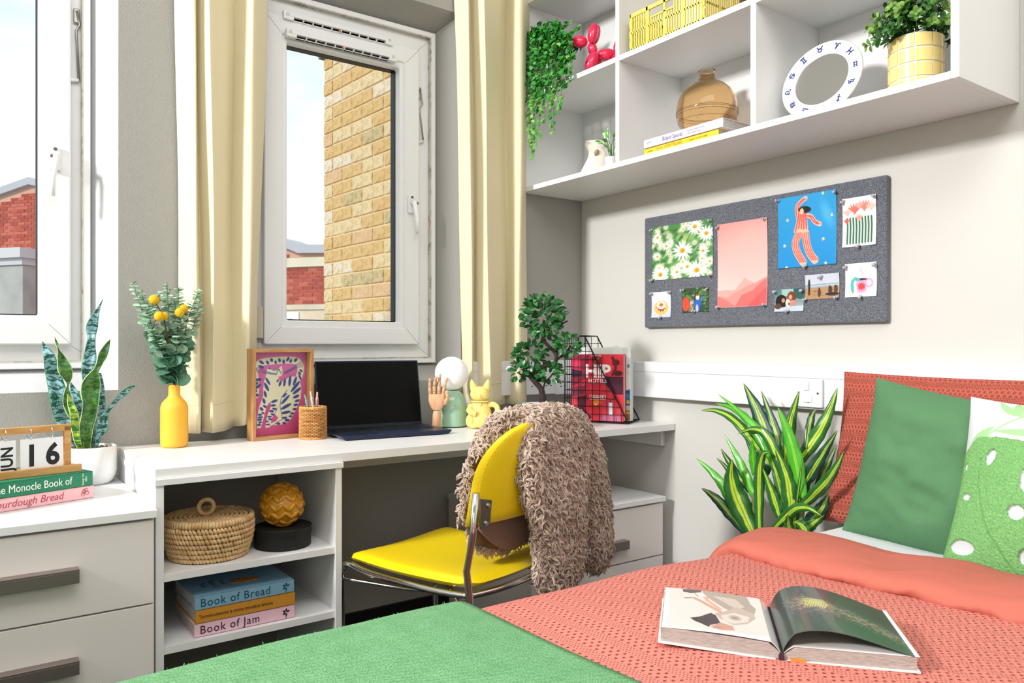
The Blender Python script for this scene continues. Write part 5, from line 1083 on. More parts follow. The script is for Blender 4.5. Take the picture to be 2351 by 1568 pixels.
# small plant in a white pot
qd = 2.80; Z7 = lambda zx, zy, dd=0: at(1180 + zx / 3.408, zy / 3.408, D=qd + dd); p0 = Z7(760, 1290); p0.z = S1
sm = thing('small_potted_plant', 'small striped leaf plant in a tiny white pot beside the cream vase', 'plant', p0)
part('pot', G().lathe([(0, 0), (.0165, 0), (.0235, .058), (.0215, .058), (.020, .05), (0, .05)], 30), mat('tiny_white_pot', '#e9eaec', .5), sm, smooth=True)
SL = mat('striped_small_leaf', '#4f9a3c', .5, col2='#dfe6c0', vscale=70, pts=(.5, .6)); g = G(); gs = G()
for k, (zx, zy, dd) in enumerate(((640, 1110, 0), (660, 1130, -.02), (655, 1085, .02), (700, 1045, 0), (720, 1030, -.01), (790, 1045, 0), (815, 1080, .01), (750, 1060, -.02), (835, 1120, -.01), (700, 1100, -.03), (800, 1020, .02))):
    e_ = Z7(zx, zy, dd); b_ = p0 + Vector((random.uniform(-.006, .006), random.uniform(-.006, .006), .054)); m_ = b_ * .45 + e_ * .55 + Vector((0, 0, .022)); gs.tube(smoothpath([b_, b_ * .6 + m_ * .4 + Vector((0, 0, .012)), m_], 4), .0012, 6)
    leaf(g, m_, e_ - m_ + Vector((0, 0, .008)), Vector((random.uniform(-1, 0), 0, 1)), (e_ - m_).length + .012, .017, bend=.5, n=5)
part('stems', gs, TST, sm, world=True, smooth=True); part('leaves', g, SL, sm, world=True, smooth=True, kind='stuff')
# books + amber vase
def wallbook(lab, y0, L, z, tk, colr, x=1.850, Dp=.20):
    b_ = thing('book', lab, 'book', (x, y0, z), -R(90), 'books under the amber vase'); m_ = mat('cover_' + colr[1:], colr, .5)
    part('page_block', G().box(.003, .003, .002, L - .003, Dp - .003, tk - .002), PAGES, b_); part('cover', G().box(0, 0, 0, L, Dp, .0022).box(0, 0, tk - .0022, L, Dp, tk).box(0, 0, 0, L, .003, tk), m_, b_, bev=.001); return b_
w1 = wallbook('yellow storytelling book lying at the bottom under the amber vase', 1.806, .305, S1 + .0005, .023, '#f3c92f')
text('title_lettering', 'VISUAL', .0125, mat('coral_ink', '#e08a5a', .6), w1, MS(.052, .0135), sx=.85); text('title_lettering', 'STORYTELLING', .0125, mat('olive_ink', '#8d7626', .6), w1, MS(.090, .0135), sx=.85)
text('subtitle_lettering', 'Inspiring a New Visual Language', .0062, MATS['olive_ink'], w1, MS(.192, .0135), sx=.9); text('publisher_lettering', 'gestalten', .0065, MATS['olive_ink'], w1, MS(.016, .0125))
w2 = wallbook('pale pink book directly under the amber vase', 1.803, .322, S1 + .0240, .0285, '#ecd9e2', x=1.846)
text('title_lettering', 'Brand Spaces', .0195, mat('blue_ink', '#4a55a0', .6), w2, MS(.082, .0145), sx=.82); text('subtitle_lettering', 'Branded Architecture and the', .0062, mat('grey_violet_ink', '#9f97b5', .6), w2, MS(.185, .0185), sx=.9); text('subtitle_lettering', 'Future of Retail Design', .0062, MATS['grey_violet_ink'], w2, MS(.185, .0105), sx=.9); text('publisher_lettering', 'gestalten', .0065, MATS['grey_violet_ink'], w2, MS(.014, .0165))
AM = mat('amber_glass', '#e6d0ae', .02, trans=1, ior=1.25)
vz = Vector((1.965, 1.640, S1 + .0527)); va = thing('glass_vase', 'round amber glass vase with narrow neck standing on two books', 'vase', vz)
o_ = [(.0, 0), (.045, .0), (.072, .012), (.090, .036), (.0975, .066), (.097, .086), (.092, .112), (.079, .138), (.058, .158), (.037, .169), (.0265, .177), (.0235, .190), (.0245, .202), (.0270, .205)]
part('glass_body', G().lathe(o_ + [(.0245, .2055)] + [(max(0, r - .003), z + (.003 if z < .01 else 0)) for r, z in reversed(o_[:-1])], 56), AM, va, smooth=True)
for z_, r_ in ((.062, .0972), (.070, .0976), (.074, .0976), (.042, .0915)): part('glass_band', G().tube([(r_ * math.cos(k * .13090), r_ * math.sin(k * .13090), z_) for k in range(48)], .0006, 6, closed=True), mat('dark_amber', '#4b3723', .2), va, smooth=True)
# crate
CRM = mat('yellow_crate_plastic', '#f2dd6a', .5); kr = thing('folding_crate', 'yellow slotted plastic folding crate on the upper middle shelf', 'crate', (1.85, 1.72, S2))
KX0, KX1, KY0, KY1, KH = 1.853, 2.07, 1.560, 1.868, .128; KZ = S2 + .001
def slotpanel(nm, o, ax_, L, nr):
    g = G(); ax_ = Vector(ax_); t_ = .0035; nrm = ax_.cross(Vector((0, 0, 1)))
    def b(a0, a1, z0, z1, tt=t_):
        V = [o + ax_ * a + nrm * q + Vector((0, 0, z)) for z in (z0, z1) for q in (0, tt) for a in (a0, a1)]; g.add(V, [(0, 2, 3, 1), (4, 5, 7, 6), (0, 1, 5, 4), (2, 6, 7, 3), (0, 4, 6, 2), (1, 3, 7, 5)])
    b(0, L, 0, .014); b(0, L, KH - .012, KH, .006); b(0, L, .062, .068)
    for k in range(nr + 1): b(max(0, L * k / nr - .004), min(L, L * k / nr + .004), 0, KH, .006)
    for k in range(nr * 7):
        a = L * (k + .5) / (nr * 7); 
        hh = KH - .012 if not (nr > 3 and .30 < a / L < .62) else .088
        b(a - .0022, a + .0022, 0, hh)
    if nr > 3: b(L * .30, L * .62, .086, .091, .006)
    return part(nm, g, CRM, kr, world=True)
slotpanel('long_side', Vector((KX0, KY1, KZ)), (0, -1, 0), KY1 - KY0, 4); slotpanel('long_side', Vector((KX1, KY1, KZ)), (0, -1, 0), KY1 - KY0, 4)
slotpanel('short_side', Vector((KX0, KY0, KZ)), (1, 0, 0), KX1 - KX0, 3); slotpanel('short_side', Vector((KX0, KY1, KZ)), (1, 0, 0), KX1 - KX0, 3)
part('crate_floor', G().box(KX0, KY0, KZ, KX1, KY1, KZ + .004), CRM, kr, world=True)
g = G()
for xx, yy in ((KX0, KY0), (KX0, KY1)):
    for z_ in (.02, .05, .085): g.box(xx - .003, yy - .006, KZ + z_, xx + .004, yy + .006, KZ + z_ + .022)
part('corner_clips', g, CRM, kr, world=True)
wbw = thing('wooden_bowl', 'dark brown wooden bowl right of the yellow crate on the upper shelf', 'bowl', (2.005, 1.452, S2))
part('bowl', G().lathe([(0, 0), (.030, 0), (.050, .014), (.068, .042), (.074, .075), (.071, .075), (.064, .042), (.04, .014), (0, .01)], 44), mat('walnut', '#6b4132', .45, col2='#3e241c', vscale=12, stretch=(1, 1, 7)), wbw, smooth=True)
# zodiac mirror
zr = thing('zodiac_mirror', 'round mirror with white ceramic rim of blue zodiac signs', 'mirror', (1.935, 1.215, S1))
MZ = frame((1.935, 1.218, S1 + .1085), (.10, -.995, 0), (.26, .0, .966)); RM_ = mat('mirror_silver', '#d8d8da', .18, metal=1)
g = G().lathe([(.075, -.004), (.111, -.004), (.1135, -.001), (.1135, .002), (.110, .0045), (.079, .0045), (.075, .002), (.075, -.004)], 72); 
g.v = [tuple(MZ @ Vector(p)) for p in g.v]; part('ceramic_rim', g, mat('white_ceramic', '#ecebe8', .35, coat=.3, bump=.0004, bscale=40), zr, world=True, smooth=True)
g = G().lathe([(0, .0005), (.0752, .0005), (.0752, -.003), (0, -.003)], 64, MZ); part('mirror_glass', g, RM_, zr, world=True)
SG_ = {  # zodiac strokes in a unit box
 'aries': [[(-.45, .25), (-.35, .5), (-.15, .4), (0, -.5)], [(0, -.5), (.15, .4), (.35, .5), (.45, .25)]], 'taurus': [[(.3 * math.cos(a * .63), -.2 + .28 * math.sin(a * .63)) for a in range(11)], [(-.45, .5), (-.2, .12), (.2, .12), (.45, .5)]],
 'gemini': [[(-.4, .5), (.4, .5)], [(-.4, -.5), (.4, -.5)], [(-.15, .5), (-.15, -.5)], [(.15, .5), (.15, -.5)]], 'cancer': [[(-.45, .1), (-.1, .45), (.45, .3)], [(.45, -.1), (.1, -.45), (-.45, -.3)], [(-.25 + .16 * math.cos(a), .1 + .16 * math.sin(a)) for a in np.linspace(0, 6.3, 10)], [(.25 + .16 * math.cos(a), -.1 + .16 * math.sin(a)) for a in np.linspace(0, 6.3, 10)]],
 'leo': [[(-.3 + .16 * math.cos(a), -.1 + .16 * math.sin(a)) for a in np.linspace(0, 6.3, 10)], [(-.2, 0), (-.3, .35), (0, .5), (.25, .3), (.1, -.2), (.25, -.48), (.45, -.35)]], 'virgo': [[(-.45, .4), (-.35, .3), (-.35, -.35)], [(-.35, .3), (-.15, .4), (-.1, -.35)], [(-.1, .3), (.1, .4), (.15, -.4), (.4, -.5)], [(.15, .2), (.35, .25), (.35, -.1), (.0, -.45)]],
 'libra': [[(-.5, -.35), (.5, -.35)], [(-.5, -.1), (-.15, -.1), (-.25, .2), (0, .42), (.25, .2), (.15, -.1), (.5, -.1)]], 'scorpio': [[(-.45, .4), (-.35, .3), (-.35, -.4)], [(-.35, .3), (-.15, .4), (-.1, -.4)], [(-.1, .3), (.1, .4), (.15, -.35), (.45, -.4)]],
 'sagittarius': [[(-.4, -.4), (.4, .4)], [(.1, .42), (.42, .42), (.42, .1)], [(-.3, .1), (.05, -.25)]], 'capricorn': [[(-.45, .4), (-.25, .3), (-.2, -.2)], [(-.25, .3), (0, .35), (.05, -.3), (-.1, -.5)], [(.2 + .15 * math.cos(a), -.15 + .15 * math.sin(a)) for a in np.linspace(0, 6.3, 10)]],
 'aquarius': [[(-.5, .05), (-.3, .3), (-.15, .1), (.05, .3), (.2, .1), (.45, .3)], [(-.5, -.3), (-.3, -.05), (-.15, -.25), (.05, -.05), (.2, -.25), (.45, -.05)]], 'pisces': [[(-.4, .5), (-.15, 0), (-.4, -.5)], [(.4, .5), (.15, 0), (.4, -.5)], [(-.4, 0), (.4, 0)]]}
order = ['taurus', 'gemini', 'cancer', 'leo', 'virgo', 'libra', 'scorpio', 'sagittarius', 'capricorn', 'aquarius', 'pisces', 'aries']; BI = mat('cobalt_glaze', '#1b2f86', .35)
for k, nm in enumerate(order):
    a = R(100 + 30 * k); cx, cy = .0945 * math.cos(a), .0945 * math.sin(a); rt = a - math.pi / 2; g = G()
    for st in SG_[nm]:
        P = [MZ @ Vector((cx + .0175 * (x * math.cos(rt) - y * math.sin(rt)), cy + .0175 * (x * math.sin(rt) + y * math.cos(rt)), .0047)) for x, y in st]; g.tube(P, .0016, 5)
    part('zodiac_sign', g, BI, zr, world=True)
# tiled pot with bushy plant
px_ = Vector((1.968, .978, S1 + .0005)); tpn = thing('tiled_pot_plant', 'bushy green plant in a yellow tiled round pot at the shelf right end', 'plant', px_)
part('pot', G().lathe([(0, 0), (.060, 0), (.0615, .003), (.0615, .145), (.058, .1475), (.054, .145), (.053, .12), (0, .12)], 56), mat('white_grout', '#e8e6dc', .6), tpn, smooth=True)
YT = mat('yellow_tile', '#efd489', .2, coat=.5, col2='#ead08a', vscale=10)
tile = G(); nt_ = 10; dz_ = .0352; aw = 2 * math.pi / nt_; V = []; F = []
for i in range(7):
    a = (i / 6 - .5) * (aw - .055)
    for z_, r_ in ((0, .0612), (0, .0640), (dz_ - .0035, .0640), (dz_ - .0035, .0612)): V.append((r_ * math.cos(a), r_ * math.sin(a), z_))
for i in range(6):
    for k in range(3): F.append((i * 4 + k, (i + 1) * 4 + k, (i + 1) * 4 + k + 1, i * 4 + k + 1))
F += [(0, 1, 2, 3), (27, 26, 25, 24)]; tile.add(V, F); tm = meshof('tile', tile, YT, False)
for r in range(4):
    for k in range(nt_): o = newobj('tile', tm); o.parent = tpn; ROOT[o.name] = ROOT[tpn.name]; o.location = (0, 0, .003 + r * .0362); o.rotation_euler = (0, 0, aw * k + .12)
g = G(); g2 = G(); gs = G()
for k in range(78):
    a, q = random.uniform(0, 6.28), random.random() ** .5; e_ = px_ + Vector((.100 * q * math.cos(a) - .015, .112 * q * math.sin(a) + .012, .150 + .13 * (1 - q * q) * random.uniform(.6, 1.1) + random.uniform(-.03, .03))); b_ = px_ + Vector((.025 * math.cos(a), .025 * math.sin(a), .125))
    e_.x = min(e_.x, 2.115); P = smoothpath([b_, (b_ + e_) / 2 + Vector((0, 0, .02)), e_], 4); gs.tube(P, .0010, 5); b0_ = random.uniform(0, 3)
    for i in range(3, len(P)):
        d_ = (P[i] - P[i - 1]).normalized(); a1 = d_.orthogonal().normalized(); a2 = d_.cross(a1)
        for sg in range(4 if i == len(P) - 1 else 2):
            b__ = b0_ + i * 1.57 + sg * (3.14 if i < len(P) - 1 else 1.57); s = a1 * math.cos(b__) + a2 * math.sin(b__) + d_ * (.45 if i < len(P) - 1 else .9); L = random.uniform(.016, .023) * (1 if i < len(P) - 1 else .75)
            leaf(g2 if i > len(P) - 3 and k % 3 else g, P[i], s, d_ + Vector((-.5, -.2, .3)), L, L * .66, bend=random.uniform(.1, .5), n=5, fold=.3, shape=lambda q_: math.sin(math.pi * min(1, q_ ** 1.4 * .84 + .08)) ** .75)
part('stems', gs, TST, tpn, world=True, smooth=True); part('leaves', g, mat('bush_leaf', '#28581f', .4, col2='#447a30', vscale=20), tpn, world=True, smooth=True, kind='stuff'); part('young_leaves', g2, mat('young_leaf', '#7a9e45', .45, col2='#557f34', vscale=20), tpn, world=True, smooth=True, kind='stuff')
gl_ = G().lathe([(.053, .13), (.02, .135), (0, .136)], 24); part('soil', gl_, MATS['dark_soil'], tpn, smooth=True)

# ================================================================== pin board
BX = XR - .022; FELT = mat('grey_felt', '#484c55', .95, bump=.0015, bscale=420, col2='#7f848e', vscale=520, pts=(.42, .62), sheen=.3)
pb_ = thing('pin_board', 'dark grey felt pin board on the pale wall above the trunking', 'board', (XR, 1.607, 1.30))
g = G().box(BX, 1.138, 1.0935, XR - .001, 2.076, 1.508); part('felt_panel', g, FELT, pb_, world=True, bev=.006, seg=3)
PICS = {}
def pic(key, px, py, lab, p, roughm=GLOSS):
    a, b_ = at(px[0], (py[0] + py[2]) / 2, X=BX), at(px[1], (py[1] + py[3]) / 2, X=BX)
    zt = (at(px[0], py[0], X=BX).z + at(px[1], py[1], X=BX).z) / 2; zb = (at(px[0], py[2], X=BX).z + at(px[1], py[3], X=BX).z) / 2; wd, ht = a.y - b_.y, zt - zb
    def f(u, v):
        curl = .0015 + .0030 * (np.abs(u - .5) * 2) ** 3 * (np.abs(v - .5) * 2) ** 2
        return BX - curl, a.y - wd * u, zt - ht * v
    o = printed(key, p, f, roughm, None, thick=.0004); tag(o, lab, 'picture', 'prints pinned to the felt board'); PICS[key] = (a.y, zt, wd, ht, lab); return o
# daisies
c = Paint(130, 122, '#4c8a4a'); rr = random.Random(3)
for k in range(260): c.ell(rr.random(), rr.random(), rr.uniform(.02, .09), rr.uniform(.01, .04), rr.choice(['#3d7a3c', '#6fa55c', '#2e6a3a', '#a8bf63', '#c9cf88', '#8fb870', '#27583a']), ang=rr.uniform(-90, 20), al=.7, soft=.02)
def daisy(x, y, r, al=1):
    for k in range(16): a = k * 22.5 + rr.uniform(-6, 6); c.ell(x + r * .55 * math.cos(R(a)), y + r * .55 * math.sin(R(a)) / c.k, r * .5, r * .11, rr.choice(['#ffffff', '#f4f6f2', '#e9efe8']), ang=a, al=al, soft=.012)
    c.ell(x, y, r * .27, r * .27, '#f0a81c', soft=.012); c.ell(x + r * .05, y + r * .06, r * .14, r * .12, '#d88a10', soft=.012)
for k in range(60): x, y = rr.random(), rr.random(); daisy(x, y, rr.uniform(.035, .075), .9) if not (.35 < x < .62 and .2 < y < .65) else None
for x, y, r in ((.52, .5, .16), (.72, .10, .13), (.90, .25, .13), (.75, .88, .16), (.85, .55, .09), (.15, .9, .14), (.43, .88, .09), (.60, .80, .10), (.25, .38, .08), (.1, .2, .08)): daisy(x, y, r)
pic('daisy_print', (1497.5, 1637.5), (522, 502, 644, 633), 'square print of white daisies in green grass, leftmost on the felt board', c)
c = Paint(90, 152, '#f2b6b0'); c.grad('#f19c98', '#f6d5cf'); c.ell(.75, .35, .6, .5, '#f5bdb6', al=.5, soft=.4)
c.poly([(0, .80), (.15, .79), (.35, .80), (.5, .70), (.56, .66), (.62, .69), (.7, .72), (.8, .74), (1, .70), (1, 1), (0, 1)], '#f3aaa2'); c.poly([(0, .86), (.2, .88), (.4, .82), (.6, .76), (.8, .72), (1, .66), (1, 1), (0, 1)], '#f0958e'); c.poly([(.35, 1), (.5, .86), (.7, .82), (.85, .74), (1, .68), (1, 1)], '#ea6f6d'); c.poly([(0, .86), (.2, .92), (.4, 1), (0, 1)], '#ec7a76'); c.poly([(.6, 1), (.8, .88), (1, .78), (1, 1)], '#e75d60')
pic('mountain_print', (1648.5, 1763), (515, 500, 706, 703), 'tall print of pink mountain ridges at the middle of the felt board', c)
c = Paint(120, 142, '#1f93d6'); c.grad('#2a9edb', '#1a8bd0'); B6 = lambda L: [((x - 1272) / 495., (y - 215 - (1 - (x - 1272) / 495.) * 60) / 590.) for x, y in L]
c.ell(.84, .3, .07, .2, '#62bde6', ang=-20, al=.6, soft=.08)
RS, PS = '#e0463f', '#f6b9a4'
def stripes(P, wd, n):
    PP = [(p.x, p.y) for p in smoothpath([Vector((a, b_, 0)) for a, b_ in B6(P)], 5)]; c.line(PP, wd, PS)
    for k in range(n):
        o_ = (k - (n - 1) / 2) * wd / n; c.line([(a + o_, b_) for a, b_ in PP], wd / n * .45, RS)
stripes([(1450, 440), (1440, 350), (1480, 300), (1510, 280)], .075, 2); stripes([(1530, 420), (1560, 430), (1590, 470), (1630, 490)], .075, 2)
c.poly(B6([(1450, 400), (1520, 400), (1535, 550), (1410, 560)]), PS)
for k in range(5): c.line(B6([(1457 + 14 * k, 405), (1425 + 24 * k, 553)]), .022, RS)
stripes([(1460, 560), (1425, 640), (1440, 720), (1490, 800)], .125, 4); stripes([(1510, 560), (1520, 640), (1545, 720), (1590, 780)], .125, 4)
c.ell(*B6([(1505, 370)])[0], .11, .055, '#1c1a20', ang=8); c.ell(*B6([(1480, 385)])[0], .035, .05, '#f0c39b'); c.ell(*B6([(1515, 272)])[0], .03, .014, '#efc29a', ang=-30); c.ell(*B6([(1632, 490)])[0], .02, .012, '#efc29a', ang=60); c.ell(*B6([(1492, 822)])[0], .014, .03, '#efb98e'); c.ell(*B6([(1583, 800)])[0], .014, .03, '#efb98e')
for x, y in ((1657, 243), (1355, 456), (1730, 418), (1660, 608), (1330, 670), (1680, 802), (1350, 850)):
    sx_, sy_ = B6([(x, y)])[0]; c.poly([(sx_ + (.034 if k % 2 == 0 else .014) * math.sin(k * math.pi / 5), sy_ - (.034 if k % 2 == 0 else .014) * math.cos(k * math.pi / 5) / c.k) for k in range(10)], '#f3dc7d')
pic('dancer_print', (1787.5, 1921.5), (457, 434, 617, 606), 'bright blue print of a dancer in red striped pyjamas on the felt board', c)
c = Paint(84, 118, '#f0e9ea')
for x in np.linspace(.14, .86, 9): c.line([(x, .93), (x + .015, .6), (x, .42)], .05, '#2f6a4c'); c.line([(x + .04, .93), (x + .05, .5)], .012, '#eef0ea')
for x, y, s_, cc in ((.37, .3, .15, '#ee6f62'), (.66, .26, .15, '#f08377'), (.15, .34, .10, '#f5b9ac'), (.86, .28, .12, '#f7c3b6'), (.5, .46, .09, '#f29b8c'), (.13, .5, .07, '#e0564c'), (.5, .22, .10, '#f6ab9c')):
    for a in range(-50, 51, 20): c.ell(x + s_ * .75 * math.sin(R(a)), y - s_ * .45 * math.cos(R(a)), s_ * .20, s_ * 1.0, cc, ang=a)
pic('tulip_print', (1935.5, 2012.5), (457, 446, 569, 561), 'small white print of pink red tulips with green stems on the felt board', c)
c = Paint(50, 66, '#dfe0ee'); c.grad('#e6e6ee', '#cfd2ea'); c.ell(.5, .62, .36, .36, '#ecc654'); c.ell(.5, .60, .24, .24, '#c0392f'); c.ell(.5, .52, .23, .2, '#f1ece6')
for k in range(9): a = k * 40; c.ell(.5 + .21 * math.cos(R(a)), .62 + .15 * math.sin(R(a)), .03, .05, '#f4efe8'); c.ell(.5 + .15 * math.cos(R(a + 15)), .52 + .09 * math.sin(R(a + 15)), .025, .02, random.choice(['#6c8b4a', '#b0703a', '#d9b23a']))
c.ell(.5, .51, .10, .08, '#b9742f')
pic('cake_photo', (1497, 1541), (671, 669, 730, 728), 'small photo of an iced ring cake on a yellow plate', c)
c = Paint(64, 62, '#2e4a28')
for k in range(120): c.ell(rr.random(), rr.random(), rr.uniform(.02, .06), rr.uniform(.02, .05), rr.choice(['#1c3420', '#3f6a34', '#5a8a3e', '#25402a', '#79a04a']), soft=.03)
c.ell(.13, .65, .14, .28, '#e0482c'); c.ell(.34, .86, .10, .2, '#8a6e62'); c.ell(.36, .58, .07, .09, '#d8b8a4'); c.ell(.36, .52, .08, .05, '#7d8ba0'); c.ell(.58, .72, .15, .24, '#1f5fc0'); c.ell(.58, .40, .07, .10, '#e2ddd8'); c.ell(.58, .30, .05, .04, '#d8264c'); c.ell(.56, .85, .05, .16, '#c7c2cc'); c.ell(.76, .45, .08, .08, '#3f6fa6'); c.ell(.7, .84, .03, .14, '#1a2f6a'); c.line([(.3, .65), (.4, .9)], .03, '#d9b23a')
pic('hikers_photo', (1568, 1628), (664, 657, 719, 714), 'small forest photo of hikers with a large red rucksack', c)
c = Paint(72, 56, '#5f8a88'); c.grad('#527a7a', '#a9b7c0'); c.poly([(.25, 0), (.7, 0), (.7, .3), (.25, .3)], '#9dc0b8'); c.poly([(.65, .0), (1, 0), (1, .5), (.65, .4)], '#2f5a5e'); c.ell(.23, .55, .2, .24, '#1d1a1e'); c.ell(.3, .5, .06, .08, '#c98f74'); c.ell(.58, .42, .15, .24, '#7b3a26'); c.ell(.55, .36, .06, .08, '#d9a184'); c.ell(.62, .62, .14, .1, '#c98a7a'); c.ell(.46, .62, .08, .14, '#e9e2d6'); c.ell(.5, .66, .04, .05, '#8a5a3a'); c.poly([(0, .82), (.3, .8), (.6, .78), (1, .74), (1, 1), (0, 1)], '#c3cddb'); c.ell(.12, .75, .12, .1, '#5a3a30')
pic('friends_photo', (1779.5, 1846), (666, 661, 716, 714), 'small photo of two curly haired women lying with a dog', c)
c = Paint(84, 62, '#c9ccd6'); c.grad('#ccd0dc', '#c0a183'); c.poly([(0, 0), (1, 0), (1, .42), (0, .42)], '#c6cad8'); c.poly([(0, .40), (1, .38), (1, .52), (0, .56)], '#93a7b5'); c.line([(.1, .48), (.5, .46), (1, .45)], .012, '#f0f0ee'); c.poly([(0, .56), (1, .5), (1, 1), (0, 1)], '#b08a63')
for k in range(60): c.ell(rr.random(), rr.uniform(.7, 1), .02, .012, rr.choice(['#8f6b49', '#c79f74', '#7a5b40']), al=.7)
c.ell(.12, .42, .035, .17, '#3a2a26'); c.ell(.12, .25, .022, .03, '#2b1f1d'); c.line([(.11, .55), (.10, .82)], .03, '#2b2220'); c.line([(.13, .55), (.14, .82)], .03, '#2b2220'); c.ell(.42, .76, .05, .12, '#5a3526'); c.ell(.42, .6, .025, .04, '#2c1a16'); c.line([(.26, .68), (.4, .68)], .02, '#7a4a34'); c.ell(.74, .66, .06, .12, '#4a2f26'); c.ell(.72, .53, .022, .035, '#22161a'); c.ell(.9, .64, .06, .12, '#5d3a2c'); c.ell(.88, .52, .022, .035, '#22161a'); c.ell(.8, .82, .2, .05, '#2f2a30')
pic('beach_photo', (1849.5, 1928), (633, 625, 689, 683), 'small beach photo with a man standing and friends sitting on sand', c)
c = Paint(76, 82, '#e9dfe6'); c.line([(.48, .36), (.58, .30), (.46, .22), (.52, .16)], .035, '#c8c4d6'); c.ell(.76, .60, .13, .15, '#f2a4cf'); c.ell(.76, .60, .075, .09, '#e9dfe6'); c.poly([(.34, .48), (.70, .48), (.66, .84), (.6, .88), (.44, .88), (.38, .84)], '#f2a4cf'); c.ell(.52, .485, .18, .035, '#3d2b35')
c.line([(.42, .49), (.32, .45), (.24, .52), (.22, .66), (.24, .80)], .10, '#55b9b4'); c.ell(.25, .86, .025, .025, '#c96a52')
sx_, sy_ = .52, .69; c.poly([(sx_ + (.15 if k % 2 == 0 else .09) * math.sin(k * math.pi / 12), sy_ - (.15 if k % 2 == 0 else .09) * math.cos(k * math.pi / 12) / c.k) for k in range(24)], '#e2453c')
pic('mug_print', (1941.5, 2014), (607, 600, 682, 681), 'small print of a pink mug with red sun at the felt board right edge', c)
# push pins
PIN = mat('clear_acrylic_pin', '#b4b9c2', .15, coat=.6, alpha=1, spec=.8); gp = G(); gp.tube([(0, 0, 0), (-.004, 0, 0), (-.0045, 0, 0), (-.011, 0, 0), (-.0115, 0, 0), (-.014, 0, 0)], [.0042, .0042, .0022, .0026, .0048, .0046], 12); pinm = meshof('pin_head', gp, PIN, True)
gn = G(); gn.tube([(.006, 0, 0), (0, 0, 0)], .0006, 5); pinn = meshof('pin_point', gn, CHROME, True)
PP_ = {'daisy_print': ('tl', 'tr', 'bl', 'br'), 'mountain_print': ('tl', 'tr', 'bl', 'br'), 'dancer_print': ('tl', 'tr', 'bc'), 'tulip_print': ('tl', 'tr', 'bc'), 'cake_photo': ('tl', 'tr', 'bc'), 'hikers_photo': ('tr', 'bc', 'tl'), 'friends_photo': ('tl', 'tr', 'bc'), 'beach_photo': ('tc', 'bl', 'br'), 'mug_print': ('tl', 'tr', 'bc')}
NMS = {'daisy_print': 'daisy print', 'mountain_print': 'pink mountain print', 'dancer_print': 'blue dancer print', 'tulip_print': 'tulip print', 'cake_photo': 'cake photo', 'hikers_photo': 'hikers photo', 'friends_photo': 'photo of two women', 'beach_photo': 'beach photo', 'mug_print': 'mug print'}
WN = {'tl': 'top left corner', 'tr': 'top right corner', 'bl': 'bottom left corner', 'br': 'bottom right corner', 'bc': 'bottom edge', 'tc': 'top edge'}
for k, L in PP_.items():
    y0, zt, wd, ht, _ = PICS[k]
    for q in L:
        yy = y0 - (.005 if q[1] == 'l' else wd - .006 if q[1] == 'r' else wd / 2); z_ = zt - (.006 if q[0] == 't' else ht - .003)
        t_ = thing('push_pin', 'clear push pin at the %s of the %s' % (WN[q], NMS[k]), 'pin', (BX - .0042, yy, z_), 0, 'clear push pins on the felt board', rot=(0, random.uniform(-.5, .1), random.uniform(-.4, .4)))
        for nm, m_ in (('pin_head', pinm), ('pin_point', pinn)): o = newobj(nm, m_); o.parent = t_; ROOT[o.name] = ROOT[t_.name]

# ================================================================== striped plant beside the bed
dp = Vector((1.93, 1.42, 0)); dr = thing('striped_plant', 'striped green dracaena plant standing between the bed and the drawers', 'plant', dp)
part('floor_pot', G().lathe([(0, 0), (.085, 0), (.095, .02), (.105, .22), (.098, .22), (.094, .19), (0, .19)], 40), mat('grey_floor_pot', '#8d8a86', .7), dr, smooth=True)
def stripemat(nm, ed, st, wdt):
    m_ = mat(nm, ed, .32, coat=.35); t, b = mbsdf(m_); tcn = nd(t, 'ShaderNodeTexCoord'); sp = nd(t, 'ShaderNodeSeparateXYZ'); t.links.new(tcn.outputs['UV'], sp.inputs[0])
    n = nd(t, 'ShaderNodeTexNoise'); n.inputs['Scale'].default_value = 5; mpn = nd(t, 'ShaderNodeMapping'); mpn.inputs['Scale'].default_value = (9, 1.2, 1); t.links.new(tcn.outputs['UV'], mpn.inputs[0]); t.links.new(mpn.outputs[0], n.inputs['Vector'])
    a = math_(t, 'ADD', math_(t, 'ABSOLUTE', math_(t, 'SUBTRACT', sp.outputs['X'], .5)), math_(t, 'MULTIPLY', math_(t, 'SUBTRACT', n.outputs['Fac'], .5), .22))
    r = nd(t, 'ShaderNodeValToRGB'); e = r.color_ramp.elements; e[0].position = .0; e[0].color = lin(ed) + (1,); e[1].position = .03; e[1].color = lin(st) + (1,)
    for p_, c_ in ((wdt, st), (wdt + .03, ed)): q = e.new(p_); q.color = lin(c_) + (1,)
    t.links.new(a, r.inputs[0]); t.links.new(r.outputs[0], b.inputs['Base Color']); return m_
DM = [stripemat('dracaena_leaf', '#2e6a2f', '#bcd63c', .13), stripemat('dracaena_leaf_dark', '#1d4a38', '#a9c93a', .11), stripemat('dracaena_leaf_bright', '#4aa82c', '#8fd035', .06)]
DX = lambda zx, zy, dd: at(1560 + zx / 2.613, 800 + zy / 2.613, X=1.93 + dd)
